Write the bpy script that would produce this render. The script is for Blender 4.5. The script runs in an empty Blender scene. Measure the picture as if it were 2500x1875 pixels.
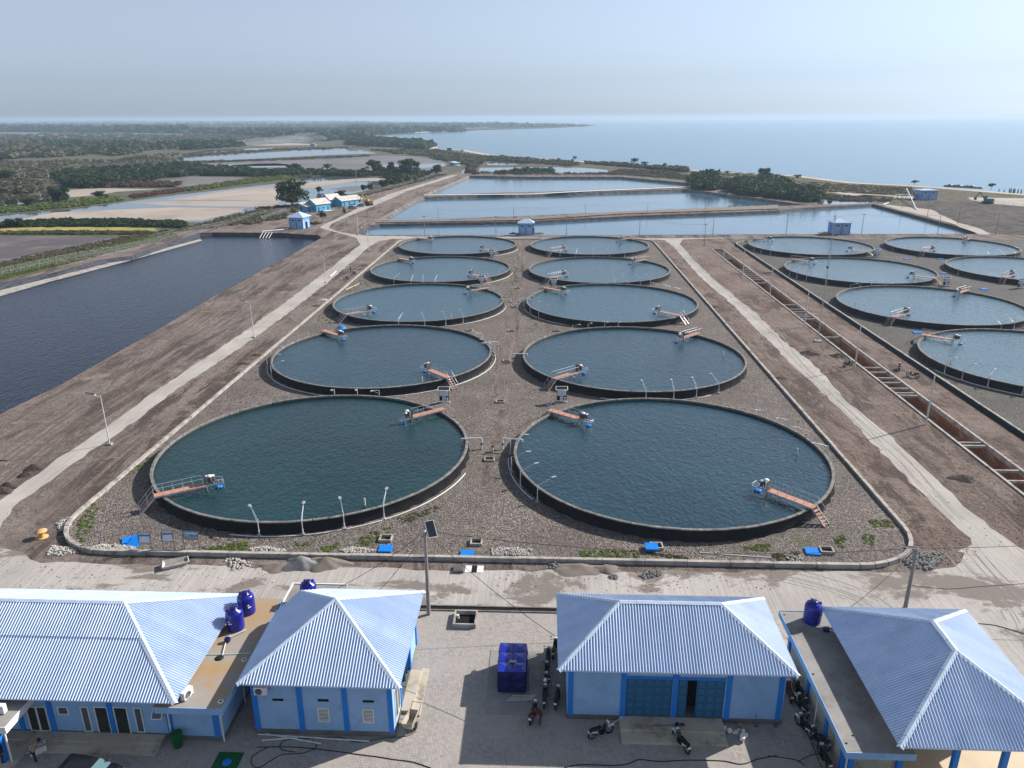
import bpy, bmesh, math, random
import numpy as np
from mathutils import Vector, Matrix
from mathutils.geometry import delaunay_2d_cdt
random.seed(7); rng=np.random.default_rng(7)
sc=bpy.context.scene; C=sc.collection
R=math.radians; PI=math.pi
# ---------------------------------------------------------------- camera
PW,PH=2500.0,1875.0
FPX=1864.65; PITCH=R(19.2184); ROLL=R(-0.2289); YAW=R(2.4)
HR=40.8969; HC=HR+1.55            # rim plane to camera, ground to camera
fw=Vector((0,math.cos(PITCH),-math.sin(PITCH))); rt=Vector((1,0,0)); up=Vector((0,math.sin(PITCH),math.cos(PITCH)))
c_,s_=math.cos(ROLL),math.sin(ROLL); rt,up=rt*c_+up*s_, up*c_-rt*s_
Rz=Matrix.Rotation(YAW,3,'Z'); fw,rt,up=Rz@fw,Rz@rt,Rz@up
cam=bpy.data.cameras.new('camera'); co=bpy.data.objects.new('camera',cam); C.objects.link(co)
cam.sensor_width=36; cam.lens=FPX/PW*36; cam.clip_start=0.5; cam.clip_end=40000
m=Matrix((rt,up,-fw)).transposed().to_4x4(); m.translation=Vector((0,0,HC)); co.matrix_world=m
sc.camera=co
def ray(px,py): return fw*FPX+rt*(px-PW/2)+up*(PH/2-py)
def G(px,py,z=0.0):
    d=ray(px,py); t=(HC-z)/(-d.z); return Vector((d.x*t,d.y*t,z))
def GV(px,py,y):                    # point of the vertical plane y=const seen at a pixel of the photograph
    d=ray(px,py); t=y/d.y; return Vector((d.x*t,y,HC+d.z*t))
# ---------------------------------------------------------------- world, sun, exposure
SUN_EL=R(32.5); SUN_AZ=R(61)        # azimuth from +Y towards +X
w=bpy.data.worlds.new('World'); sc.world=w; w.use_nodes=True; nt=w.node_tree
bg=nt.nodes['Background']; sky=nt.nodes.new('ShaderNodeTexSky'); sky.sky_type='NISHITA'; sky.sun_disc=False
sky.sun_elevation=SUN_EL; sky.sun_rotation=SUN_AZ; sky.air_density=1.0; sky.dust_density=.45; sky.ozone_density=6.0; sky.altitude=0
hs=nt.nodes.new('ShaderNodeHueSaturation'); hs.inputs['Saturation'].default_value=.2; hs.inputs['Value'].default_value=1.3; nt.links.new(sky.outputs[0],hs.inputs['Color']); tn=nt.nodes.new('ShaderNodeMix'); tn.data_type='RGBA'; tn.blend_type='MULTIPLY'; tn.inputs[0].default_value=1; tn.inputs[7].default_value=(.79,.92,1.10,1); nt.links.new(hs.outputs[0],tn.inputs[6]); nt.links.new(tn.outputs[2],bg.inputs[0]); bg.inputs[1].default_value=0.062
sl=bpy.data.lights.new('sun','SUN'); so=bpy.data.objects.new('sun',sl); C.objects.link(so)
sl.energy=5.0; sl.angle=R(0.53); sl.color=(1.0,0.945,0.88)
sd=Vector((math.sin(SUN_AZ)*math.cos(SUN_EL),math.cos(SUN_AZ)*math.cos(SUN_EL),math.sin(SUN_EL)))
so.rotation_euler=sd.to_track_quat('Z','Y').to_euler(); so.location=(60,40,80)
sc.view_settings.view_transform='Standard'; sc.view_settings.look='None'; sc.view_settings.gamma=1; sc.view_settings.use_curve_mapping=False
sc.view_settings.exposure=0.6
sc.render.engine='CYCLES'
sc.cycles.max_bounces=5; sc.cycles.diffuse_bounces=2; sc.cycles.glossy_bounces=3; sc.cycles.transparent_max_bounces=12; sc.cycles.volume_bounces=0
# ---------------------------------------------------------------- helpers
def tag(o,label=None,cat=None,group=None,kind=None):
    if label: o['label']=label
    if cat: o['category']=cat
    if group: o['group']=group
    if kind: o['kind']=kind
    return o
def thing(name,label,cat,loc=(0,0,0),rz=0,group=None):
    o=bpy.data.objects.new(name,None); C.objects.link(o); o.empty_display_size=.2
    o.location=loc; o.rotation_euler=(0,0,rz); return tag(o,label,cat,group)
def copy_tree(o,parent=None):
    c=o.copy(); C.objects.link(c); c.parent=parent
    for ch in o.children: copy_tree(ch,c)
    return c
class MB:
    def __init__(s): s.v=[]; s.f=[]; s.mi=[]; s.cur=0; s.sm=[]
    def add(s,vs,fs,smooth=False):
        b=len(s.v); s.v+=[tuple(v) for v in vs]
        for f in fs: s.f.append(tuple(b+i for i in f)); s.mi.append(s.cur); s.sm.append(smooth)
        return s
    def mat(s,i): s.cur=i; return s
    def box(s,x0,x1,y0,y1,z0,z1,M=None):
        vs=[Vector((x,y,z)) for z in (z0,z1) for y in (y0,y1) for x in (x0,x1)]
        if M is not None: vs=[M@v for v in vs]
        return s.add(vs,[(0,2,3,1),(4,5,7,6),(0,1,5,4),(1,3,7,5),(3,2,6,7),(2,0,4,6)])
    def cbox(s,c,d,rz=0,M=None):
        T=Matrix.Translation(c)@Matrix.Rotation(rz,4,'Z')
        if M is not None: T=T@M
        return s.box(-d[0]/2,d[0]/2,-d[1]/2,d[1]/2,-d[2]/2,d[2]/2,T)
    def tube(s,p,q,r,n=6,r2=None,cap=True):
        p,q=Vector(p),Vector(q); d=(q-p)
        if d.length<1e-6: return s
        z=d.normalized(); x=z.orthogonal().normalized(); y=z.cross(x); r2=r if r2 is None else r2
        vs=[p+(x*math.cos(2*PI*i/n)+y*math.sin(2*PI*i/n))*r for i in range(n)]+[q+(x*math.cos(2*PI*i/n)+y*math.sin(2*PI*i/n))*r2 for i in range(n)]
        fs=[(i,(i+1)%n,n+(i+1)%n,n+i) for i in range(n)]
        s.add(vs,fs,True)
        if cap: s.add(vs,[tuple(reversed(range(n))),tuple(range(n,2*n))])
        return s
    def path(s,pts,r,n=6):
        for a,b in zip(pts[:-1],pts[1:]): s.tube(a,b,r,n)
        return s
    def lathe(s,prof,n=20,c=(0,0,0),M=None,smooth=True):
        vs=[Vector((c[0]+r*math.cos(2*PI*i/n),c[1]+r*math.sin(2*PI*i/n),c[2]+z)) for r,z in prof for i in range(n)]
        if M is not None: vs=[M@v for v in vs]
        fs=[(k*n+i,k*n+(i+1)%n,(k+1)*n+(i+1)%n,(k+1)*n+i) for k in range(len(prof)-1) for i in range(n)]
        return s.add(vs,fs,smooth)
    def poly(s,pts,z0,z1=None):       # flat polygon (convex or not), optionally extruded
        pts=[Vector((p[0],p[1],0)) for p in pts]; n=len(pts)
        if sum(pts[i].x*pts[(i+1)%n].y-pts[(i+1)%n].x*pts[i].y for i in range(n))<0: pts=pts[::-1]
        top=z0 if z1 is None else z1
        s.add([(p.x,p.y,top) for p in pts],[tuple(range(n))])
        if z1 is not None: s.add([(p.x,p.y,z0) for p in pts]+[(p.x,p.y,z1) for p in pts],[(i,(i+1)%n,n+(i+1)%n,n+i) for i in range(n)])
        return s
    def grid(s,fn,nu,nv,smooth=True):
        vs=[fn(i/nu,j/nv) for j in range(nv+1) for i in range(nu+1)]
        return s.add(vs,[(j*(nu+1)+i,j*(nu+1)+i+1,(j+1)*(nu+1)+i+1,(j+1)*(nu+1)+i) for j in range(nv) for i in range(nu)],smooth)
    def mesh(s,name,mats):
        me=bpy.data.meshes.new(name); me.from_pydata(s.v,[],s.f)
        for m_ in (mats if isinstance(mats,(list,tuple)) else [mats]): me.materials.append(m_)
        me.polygons.foreach_set('material_index',s.mi); me.polygons.foreach_set('use_smooth',s.sm); me.update(); return me
    def build(s,name,mats,parent=None,loc=None):
        o=bpy.data.objects.new(name,s.mesh(name,mats)); C.objects.link(o)
        if parent: o.parent=parent
        if loc is not None: o.location=loc
        return o
def link(me,name,parent=None,loc=(0,0,0),rz=0,sc3=None):
    o=bpy.data.objects.new(name,me); C.objects.link(o); o.parent=parent; o.location=loc; o.rotation_euler=(0,0,rz)
    if sc3: o.scale=sc3
    return o
def quads(name,V,F,mats,mi=None,smooth=False):
    me=bpy.data.meshes.new(name); nv,nf=len(V),len(F); k=F.shape[1]
    me.vertices.add(nv); me.vertices.foreach_set('co',np.asarray(V,np.float32).ravel())
    me.loops.add(nf*k); me.loops.foreach_set('vertex_index',np.asarray(F,np.int32).ravel())
    me.polygons.add(nf); me.polygons.foreach_set('loop_start',np.arange(0,nf*k,k,dtype=np.int32)); me.polygons.foreach_set('loop_total',np.full(nf,k,np.int32))
    for m_ in (mats if isinstance(mats,(list,tuple)) else [mats]): me.materials.append(m_)
    if mi is not None: me.polygons.foreach_set('material_index',np.asarray(mi,np.int32))
    if smooth: me.polygons.foreach_set('use_smooth',np.ones(nf,bool))
    me.update(calc_edges=True); return me
def inpoly(P,x,y):
    r=False; n=len(P); j=n-1
    for i in range(n):
        xi,yi=P[i][0],P[i][1]; xj,yj=P[j][0],P[j][1]
        if (yi>y)!=(yj>y) and x<(xj-xi)*(y-yi)/(yj-yi)+xi: r=not r
        j=i
    return r
# ---------------------------------------------------------------- materials
def newmat(name):
    m=bpy.data.materials.new(name); m.use_nodes=True; nt=m.node_tree; return m,nt,nt.nodes['Principled BSDF']
def N(nt,t,**k):
    n=nt.nodes.new('ShaderNode'+t)
    for a,b in k.items():
        if a in n.inputs: n.inputs[a].default_value=b
        else: setattr(n,a,b)
    return n
def pos(nt,scale=(1,1,1),rot=0,obj=False):
    g=N(nt,'TexCoord') if obj else N(nt,'NewGeometry')
    mp=N(nt,'Mapping'); mp.inputs['Scale'].default_value=scale; mp.inputs['Rotation'].default_value=(0,0,rot)
    nt.links.new(g.outputs['Object' if obj else 'Position'],mp.inputs[0]); return mp.outputs[0]
def noise(nt,vec,scale,detail=4,rough=.55,dist=0):
    n=N(nt,'TexNoise'); n.inputs['Scale'].default_value=scale; n.inputs['Detail'].default_value=detail; n.inputs['Roughness'].default_value=rough; n.inputs['Distortion'].default_value=dist
    nt.links.new(vec,n.inputs['Vector']); return n.outputs[0]
def ramp(nt,fac,stops,interp='LINEAR'):
    r=N(nt,'ValToRGB'); cr=r.color_ramp; cr.interpolation=interp
    while len(cr.elements)<len(stops): cr.elements.new(.5)
    for e,(p,c) in zip(cr.elements,stops): e.position=p; e.color=(c[0],c[1],c[2],1) if isinstance(c,(tuple,list)) else (c,c,c,1)
    nt.links.new(fac,r.inputs[0]); return r.outputs[0]
def mix(nt,fac,a,b,mode='MIX'):
    n=N(nt,'Mix'); n.data_type='RGBA'; n.blend_type=mode
    for i,v in ((0,fac),(6,a),(7,b)):
        if isinstance(v,(int,float)): n.inputs[i].default_value=v if i==0 else (v,v,v,1)
        elif isinstance(v,(tuple,list)): n.inputs[i].default_value=(v[0],v[1],v[2],1)
        else: nt.links.new(v,n.inputs[i])
    return n.outputs[2]
def bump(nt,bs,h,strength=.4,dist=.05):
    b=N(nt,'Bump'); b.inputs['Strength'].default_value=strength; b.inputs['Distance'].default_value=dist
    nt.links.new(h,b.inputs['Height']); nt.links.new(b.outputs[0],bs.inputs['Normal']); return b
def M(name,c,c2=None,scale=.6,rough=.7,bmp=0,bscale=8,metal=0,dirt=None,dscale=.25,spec=.3,obj=False):
    m,nt,bs=newmat(name); v=pos(nt,obj=obj); c2=c2 or tuple(x*.8 for x in c)
    col=mix(nt,ramp(nt,noise(nt,v,scale,5),[(.35,0),(.65,1)]),c,c2)
    if dirt: col=mix(nt,ramp(nt,noise(nt,v,dscale,6,.7),[(.5,0),(.68,1)]),col,dirt)
    nt.links.new(col,bs.inputs['Base Color']); bs.inputs['Roughness'].default_value=rough; bs.inputs['Metallic'].default_value=metal
    bs.inputs['Specular IOR Level'].default_value=spec
    if bmp: bump(nt,bs,noise(nt,v,bscale,5),bmp,.03)
    return m
def dirtmat(name,a,b,dark,streak=True,pale=None,ysc=.12):
    m,nt,bs=newmat(name); v=pos(nt)
    base=mix(nt,ramp(nt,noise(nt,v,.09,8,.68),[(.42,0),(.58,1)]),a,b)
    if streak:
        vs=pos(nt,(1,ysc,1),R(-2)); st=ramp(nt,noise(nt,vs,.30,9,.74,.5),[(.485,0),(.545,1)]); big=ramp(nt,noise(nt,v,.03,6,.65),[(.40,.15),(.52,1)])
        base=mix(nt,mix(nt,1.0,st,big,'MULTIPLY'),base,dark)
        tr=pos(nt,(1,.045,1),R(3)); base=mix(nt,mix(nt,1.0,ramp(nt,noise(nt,tr,1.0,7,.72,.9),[(.53,0),(.60,.6)]),ramp(nt,noise(nt,v,.05,5,.7),[(.42,0),(.55,1)]),'MULTIPLY'),base,dark)
        base=mix(nt,ramp(nt,noise(nt,v,.8,10,.8),[(.53,0),(.60,.65)]),base,dark)
    if pale: base=mix(nt,ramp(nt,noise(nt,v,.16,9,.76),[(.56,0),(.64,.8)]),base,pale)
    fine=noise(nt,v,3.0,8,.8); base=mix(nt,.5,base,ramp(nt,fine,[(.34,.3),(.66,1.4)]),'MULTIPLY')
    nt.links.new(base,bs.inputs['Base Color']); bs.inputs['Roughness'].default_value=.95; bs.inputs['Specular IOR Level'].default_value=.12
    n2=mix(nt,.15,noise(nt,v,.8,10,.76),noise(nt,pos(nt,(1,.06,1),R(3)),1.3,6,.7,.8)) if streak else noise(nt,v,.7,9,.72); bump(nt,bs,n2,1.0,.6 if streak else .4); return m
def gravelmat(name,cols,green=None,sc1=6.0):
    m,nt,bs=newmat(name); v=pos(nt)
    vo=N(nt,'TexVoronoi'); vo.inputs['Scale'].default_value=sc1; nt.links.new(v,vo.inputs['Vector'])
    sep=N(nt,'SeparateColor'); nt.links.new(vo.outputs['Color'],sep.inputs[0])
    col=ramp(nt,sep.outputs[0],[(0,cols[0]),(.35,cols[1]),(.7,cols[2]),(1,cols[3])])
    col=mix(nt,ramp(nt,noise(nt,v,.11,5,.6),[(.35,0),(.65,.5)]),col,tuple(x*.62 for x in cols[1]))
    col=mix(nt,.75,col,ramp(nt,vo.outputs['Distance'],[(.12,1.1),(.62,.35)]),'MULTIPLY')
    col=mix(nt,ramp(nt,noise(nt,v,.14,9,.74,.4),[(.55,0),(.61,.7)]),col,tuple(x*.55 for x in cols[2]))
    if green:
        g=ramp(nt,noise(nt,v,.1,7,.72),[(.56,0),(.66,.75)]); g2=ramp(nt,noise(nt,v,1.4,5,.7),[(.42,0),(.6,1)])
        col=mix(nt,mix(nt,1.0,g,g2,'MULTIPLY'),col,green)
    nt.links.new(col,bs.inputs['Base Color']); bs.inputs['Roughness'].default_value=.9; bs.inputs['Specular IOR Level'].default_value=.2
    b=bump(nt,bs,vo.outputs['Distance'],1.0,.09); b.invert=True; return m
def watermat(name,c,sc1=1.1,strength=.5,rough=.06,c2=None,stretch=(1,.6,1),dist=.12,ior=1.33,rot=20):
    m,nt,bs=newmat(name); v=pos(nt); col=mix(nt,ramp(nt,noise(nt,v,.05,3),[(.35,0),(.65,1)]),c,c2 or tuple(x*1.35 for x in c))
    nt.links.new(col,bs.inputs['Base Color']); bs.inputs['Roughness'].default_value=rough; bs.inputs['IOR'].default_value=ior; bs.inputs['Specular IOR Level'].default_value=.5 if 'tank' in name else (.45 if 'sea' in name else .5)
    h1=noise(nt,pos(nt,stretch,R(rot)),sc1,3,.6,.3); h2=noise(nt,pos(nt,stretch,R(-rot-10)),sc1*.37,3,.6,.4)
    h=mix(nt,.45,h1,h2); bump(nt,bs,h,strength,dist); return m
MT={}
MT['dirt']=dirtmat('packed_dirt',(0.200,0.159,0.138),(0.256,0.209,0.185),(0.099,0.076,0.065),pale=(0.299,0.248,0.212))
MT['dirt_right']=dirtmat('brown_dirt',(0.193,0.140,0.117),(0.248,0.193,0.163),(0.111,0.081,0.068),pale=(0.282,0.222,0.181),ysc=.3)
MT['marsh']=dirtmat('marsh_soil',(0.075,0.092,0.048),(0.136,0.112,0.080),(0.048,0.058,0.026),streak=False,pale=(0.192,0.160,0.120))
MT['scrub']=dirtmat('coast_soil',(0.116,0.104,0.064),(0.160,0.132,0.092),(0.064,0.068,0.036),streak=True,pale=(0.216,0.176,0.132),ysc=1)
MT['darksoil']=dirtmat('dark_soil',(.095,.077,.068),(.14,.112,.095),(.05,.042,.04),streak=True,ysc=.7)
MT['gravel']=gravelmat('river_gravel',[(0.096,0.080,0.072),(0.216,0.180,0.160),(0.288,0.240,0.212),(0.440,0.400,0.368)],(0.080,0.092,0.028))
MT['gravel_dark']=gravelmat('dark_gravel',[(.08,.075,.068),(.145,.135,.12),(.19,.175,.155),(.28,.26,.24)],(.10,.105,.05))
MT['sand']=M('beach_sand',(.50,.42,.33),(.38,.31,.24),.05,.95)
MT['mudpale']=M('dry_mud',(.40,.335,.28),(.33,.28,.235),.02,.8,.2,.4,dirt=(.25,.21,.18),dscale=.03)
MT['mudgrey']=M('wet_mud',(.19,.165,.15),(.14,.125,.12),.02,.5,.2,.4,dirt=(.10,.09,.09),dscale=.015)
MT['muddark']=M('dark_mud',(.085,.07,.068),(.12,.1,.095),.03,.6,.3,.5,dirt=(.2,.17,.15),dscale=.05)
MT['grassyel']=M('dry_grass',(.36,.30,.08),(.22,.22,.05),.15,.95)
def roadmat(name,patch=True,a=(.44,.405,.375),b=(.36,.33,.305),dirt=(.20,.17,.15),rot=0.0):
    m,nt,bs=newmat(name); v=pos(nt)
    col=mix(nt,ramp(nt,noise(nt,v,.12,5),[(.35,0),(.65,1)]),a,b)
    ln=noise(nt,pos(nt,(1,.04,1),rot),4.0,3,.6); col=mix(nt,.55,col,ramp(nt,ln,[(.35,.72),(.6,1.1)]),'MULTIPLY')
    if patch:
        p=ramp(nt,noise(nt,pos(nt,(.55,1,1)),.17,8,.68,.5),[(.50,0),(.54,1)]); col=mix(nt,p,col,dirt)
    fine=noise(nt,v,3.2,7,.75); col=mix(nt,.3,col,ramp(nt,fine,[(.3,.5),(.7,1.2)]),'MULTIPLY')
    nt.links.new(col,bs.inputs['Base Color']); bs.inputs['Roughness'].default_value=.9; bs.inputs['Specular IOR Level'].default_value=.2
    bump(nt,bs,fine,.3,.03); return m
MT['road']=roadmat('rough_concrete',rot=R(-28)); MT['strip']=roadmat('strip_concrete',patch=False,a=(0.450,0.415,0.380),b=(0.350,0.320,0.290),rot=R(90))
MT['tyremark']=M('tyre_dust',(.20,.185,.17),(.27,.25,.235),.8,.95)
MT['rutdark']=M('wet_rut',(.085,.068,.056),(.12,.096,.08),.8,.95)
MT['concrete']=M('concrete',(.42,.385,.345),(.31,.285,.26),1.2,.9,.3,6,dirt=(.18,.16,.14),dscale=.6)
MT['concdark']=M('stained_concrete',(.2,.185,.17),(.13,.12,.11),1.2,.9,.3,6)
MT['slab']=M('roof_slab',(0.297,0.284,0.270),(0.234,0.225,0.216),.7,.85,.2,5,dirt=(0.180,0.162,0.144),dscale=.3)
MT['slabrust']=M('rusty_slab',(0.297,0.284,0.270),(0.360,0.243,0.126),.35,.8,.2,5,dirt=(0.378,0.216,0.090),dscale=.2)
def pavermat():
    m,nt,bs=newmat('paver_blocks'); mp=pos(nt,(1,1,1),R(47))
    br=N(nt,'TexBrick'); br.inputs['Scale'].default_value=1; br.inputs['Brick Width'].default_value=.30; br.inputs['Row Height'].default_value=.15; br.inputs['Mortar Size'].default_value=.012
    br.inputs['Color1'].default_value=(.41,.37,.345,1); br.inputs['Color2'].default_value=(.30,.272,.255,1); br.inputs['Mortar'].default_value=(.15,.135,.125,1); br.inputs['Bias'].default_value=-.1
    nt.links.new(mp,br.inputs['Vector']); v=pos(nt)
    col=mix(nt,ramp(nt,noise(nt,v,.3,6,.7),[(.42,0),(.6,.8)]),br.outputs['Color'],(.36,.325,.295))
    fine=noise(nt,v,2.5,6,.75); col=mix(nt,.3,col,ramp(nt,fine,[(.3,.5),(.7,1.2)]),'MULTIPLY')
    nt.links.new(col,bs.inputs['Base Color']); bs.inputs['Roughness'].default_value=.9; bs.inputs['Specular IOR Level'].default_value=.2
    b=bump(nt,bs,br.outputs['Fac'],.5,.02); b.invert=True; return m
MT['paver']=pavermat()
for _k,(_a,_b2,_i) in {'':((.004,.024,.030),(.005,.036,.040),1.45),'_r':((.006,.028,.046),(.008,.042,.060),1.55),'_m':((.012,.050,.075),(.016,.065,.09),1.6),'_s':((.05,.10,.125),(.07,.125,.15),1.7)}.items(): MT['tankwater'+_k]=watermat('tank_water',_a,2.4,.8,.05,_b2,dist=.26,ior=_i)  # paler base colour of the right tanks paints in the glare on their water
MT['pondwater']=watermat('pond_water',(.010,.014,.028),1.5,.8,.08,(.008,.012,.024),dist=.3,ior=1.24)
MT['lagoon']=watermat('lagoon_water',(.05,.11,.16),1.2,.5,.06,dist=.16,ior=1.45)
MT['marshwater']=watermat('marsh_water',(.07,.085,.10),.5,.15,.06,dist=.1)
MT['sea']=watermat('sea_water',(.03,.12,.19),.22,.7,.16,(.045,.15,.22),stretch=(.3,1,1),dist=1.0,rot=8)
MT['liner']=M('black_liner',(.008,.008,.010),(.014,.014,.016),1.5,.6,.7,1.6,spec=.12)
MT['liner_blue']=M('pond_liner',(.035,.04,.055),(.07,.07,.08),.5,.8,.5,1.2,spec=.1)
MT['linergrey']=M('dusty_liner',(.20,.185,.17),(.09,.088,.085),.3,.9,.7,1.2,spec=.1)
MT['rim']=M('rim_concrete',(.20,.19,.175),(.12,.113,.105),1.5,.85,.5,5,dirt=(.30,.285,.265),dscale=1.2)
MT['wallin']=M('tank_inside',(.03,.032,.035),(.05,.05,.05),1,.6)
MT['galv']=M('galvanised_steel',(.50,.52,.55),(.40,.42,.45),3,.35,metal=.35,spec=.5)
MT['steeldark']=M('dark_steel',(.10,.10,.11),(.16,.15,.15),3,.5,metal=.3)
MT['deck']=M('terracotta_deck',(.50,.25,.17),(.42,.205,.14),1.5,.75,.2,20)
MT['pvc']=M('white_pvc',(.72,.72,.70),(.6,.6,.57),2,.4)
MT['white']=M('white_paint',(.78,.78,.77),(.7,.7,.69),2,.5)
MT['rustin']=M('red_mud_wall',(.20,.085,.04),(.28,.14,.075),.4,.9,.3,4,dirt=(.36,.3,.25),dscale=.3)
for _k,_c in enumerate(((.43,.545,.76),(.405,.52,.74),(.455,.565,.775))):
    MT['roofsheet%d'%_k]=M('painted_steel_sheet',_c,tuple(x*.95 for x in _c),.8,.4,spec=.6,dirt=tuple(x*.86 for x in _c),dscale=.45)
    _b=MT['roofsheet%d'%_k].node_tree.nodes['Principled BSDF']; _b.inputs['Coat Weight'].default_value=.4; _b.inputs['Coat Roughness'].default_value=.35
MT['roofsheet']=MT['roofsheet0']
MT['roofwhite']=M('ridge_cap_steel',(.56,.66,.79),(.5,.6,.74),1,.4,spec=.5)
MT['wallblue']=M('pale_blue_plaster',(.28,.46,.70),(.25,.42,.66),.5,.85,.15,6,dirt=(.22,.36,.56),dscale=.55)
MT['pilaster']=M('bright_blue_paint',(.01,.20,.66),(.01,.18,.60),1,.6)
MT['doorblue']=M('door_steel_blue',(.02,.13,.26),(.02,.115,.235),1,.55)
MT['doorline']=M('door_groove',(.008,.05,.11),None,1,.7)
MT['plinth']=M('plinth_cement',(.16,.15,.14),(.11,.105,.1),1,.9,.3,6)
MT['step']=M('tiled_step',(.50,.44,.35),(.43,.38,.30),.6,.7,.1,6,dirt=(.2,.17,.13),dscale=.5)
MT['floor']=M('beige_floor',(.60,.48,.33),(.52,.42,.29),.4,.5)
MT['black']=M('black_void',(.004,.004,.005),None,1,.9)
MT['glass']=M('dark_glass',(.012,.02,.022),(.02,.03,.03),1,.08,spec=.6)
MT['glassgrey']=M('frosted_glass',(.10,.12,.14),(.06,.07,.085),9,.3,spec=.5)
MT['tankblue']=M('blue_plastic',(.008,.012,.22),(.01,.015,.26),1,.28,spec=.5)
MT['tankdark']=M('dark_blue_plastic',(.006,.008,.10),None,1,.35,spec=.4)
MT['frpblue']=M('blue_fibreglass',(.015,.03,.36),(.01,.022,.28),1,.22,spec=.6)
MT['frpdark']=M('dark_blue_fibreglass',(.005,.007,.10),(.004,.006,.08),1,.4)
MT['lidblue']=M('blue_lid',(.0,.20,.70),(.0,.17,.62),1,.5)
MT['pole']=M('pole_concrete',(.27,.255,.24),(.2,.19,.18),2,.85)
MT['polewhite']=M('pole_white',(.62,.63,.64),(.5,.5,.5),2,.5)
MT['solar']=M('solar_cells',(.012,.014,.022),None,1,.2,spec=.5)
MT['cable']=M('cable_black',(.015,.015,.016),None,1,.6)
MT['rubber']=M('tyre_rubber',(.012,.012,.013),None,1,.8)
MT['bikeblack']=M('glossy_black',(.006,.006,.008),None,1,.25,spec=.5)
MT['seat']=M('seat_vinyl',(.01,.01,.01),None,1,.6)
MT['chrome']=M('chrome',(.6,.6,.62),None,1,.2,metal=.9)
MT['bikered']=M('red_paint',(.25,.02,.015),None,1,.3)
MT['bikeblue']=M('blue_paint',(.02,.03,.2),None,1,.3)
MT['green']=M('green_plastic',(.0,.10,.02),(.0,.07,.015),2,.5)
MT['wood']=M('weathered_wood',(.36,.24,.13),(.25,.17,.1),4,.8,.3,14)
MT['spool']=M('spool_wood',(.55,.30,.13),(.62,.36,.18),3,.8)
MT['yellow']=M('yellow_paint',(.70,.42,.02),(.5,.33,.04),1,.5)
MT['teal']=M('teal_paint',(.03,.16,.15),(.02,.11,.11),1,.5)
MT['rustbrown']=M('rusty_metal',(.13,.06,.035),(.08,.045,.03),2,.8)
MT['stone']=M('rubble_stone',(.50,.47,.43),(.36,.34,.31),2,.9,.3,6)
MT['stonedark']=M('grey_rubble',(.25,.24,.235),(.17,.165,.16),2,.9,.3,6)
MT['sandpile']=M('heap_sand',(0.216,0.180,0.152),(0.160,0.136,0.116),.5,.95,.5,3)
MT['signblue']=M('sign_print',(.04,.20,.48),(.30,.42,.45),1.5,.4)
MT['signgrey']=M('sign_grey',(.66,.70,.76),(.58,.62,.68),1,.4)
MT['signband']=M('sign_band',(.05,.18,.22),None,1,.5)
MT['skin']=M('skin',(.28,.14,.08),None,5,.6)
MT['shirtred']=M('red_shirt',(.13,.025,.018),(.09,.02,.015),6,.9)
MT['shirtdark']=M('dark_shirt',(.02,.022,.03),None,6,.9)
MT['trousers']=M('dark_trousers',(.02,.02,.03),(.03,.03,.04),6,.9)
MT['shirttan']=M('tan_shirt',(.3,.22,.15),None,6,.9)
MT['carsilver']=M('silver_paint',(.35,.36,.38),None,1,.25,metal=.5)
MT['carblack']=M('black_paint',(.006,.006,.007),None,1,.12,spec=.7)
MT['windscreen']=M('windscreen',(.10,.18,.20),None,1,.08,spec=.7)
MT['housewall']=M('bright_house_wall',(.10,.38,.56),(.08,.32,.5),.5,.8)
MT['houseroof']=M('house_roof',(.58,.56,.52),(.48,.46,.43),.6,.6,dirt=(.33,.3,.26),dscale=.4)
MT['bark']=M('bark',(.11,.085,.06),(.07,.055,.04),3,.9)
MT['barkpale']=M('pale_bark',(.32,.29,.25),(.24,.215,.19),3,.9)
def leafmat(name,cols,big=.03,trans=.25):
    m,nt,bs=newmat(name); g=N(nt,'NewGeometry'); v=pos(nt)
    c=ramp(nt,g.outputs['Random Per Island'],[(0,cols[0]),(.5,cols[1]),(1,cols[2])])
    c=mix(nt,ramp(nt,noise(nt,v,big,4,.6),[(.4,0),(.62,.75)]),c,cols[3])
    nt.links.new(c,bs.inputs['Base Color']); bs.inputs['Roughness'].default_value=.75; bs.inputs['Specular IOR Level'].default_value=.2
    tr=N(nt,'BsdfTranslucent'); nt.links.new(c,tr.inputs[0]); ms=N(nt,'MixShader'); ms.inputs[0].default_value=trans
    nt.links.new(bs.outputs[0],ms.inputs[1]); nt.links.new(tr.outputs[0],ms.inputs[2]); nt.links.new(ms.outputs[0],nt.nodes['Material Output'].inputs[0]); return m
MT['leaf']=leafmat('tree_leaves',[(.02,.042,.012),(.038,.07,.018),(.065,.10,.028),(.045,.062,.02)])
MT['leafdark']=leafmat('mangrove_leaves',[(.016,.036,.013),(.028,.055,.018),(.045,.075,.022),(.026,.048,.016)])
MT['leafmix']=leafmat('scrub_leaves',[(.045,.058,.026),(.07,.085,.035),(.11,.112,.052),(.13,.105,.07)])
MT['leafbright']=leafmat('weed_leaves',[(.07,.13,.02),(.11,.18,.03),(.15,.2,.05),(.16,.15,.06)],.08)
MT['leafdry']=leafmat('dry_leaves',[(.10,.09,.055),(.15,.125,.075),(.2,.165,.1),(.1,.11,.05)],.05)
MT['leafbrown']=leafmat('brown_leaves',[(.09,.045,.03),(.13,.065,.045),(.16,.09,.06),(.08,.07,.04)],.05)
HAZE=0.00013
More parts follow.
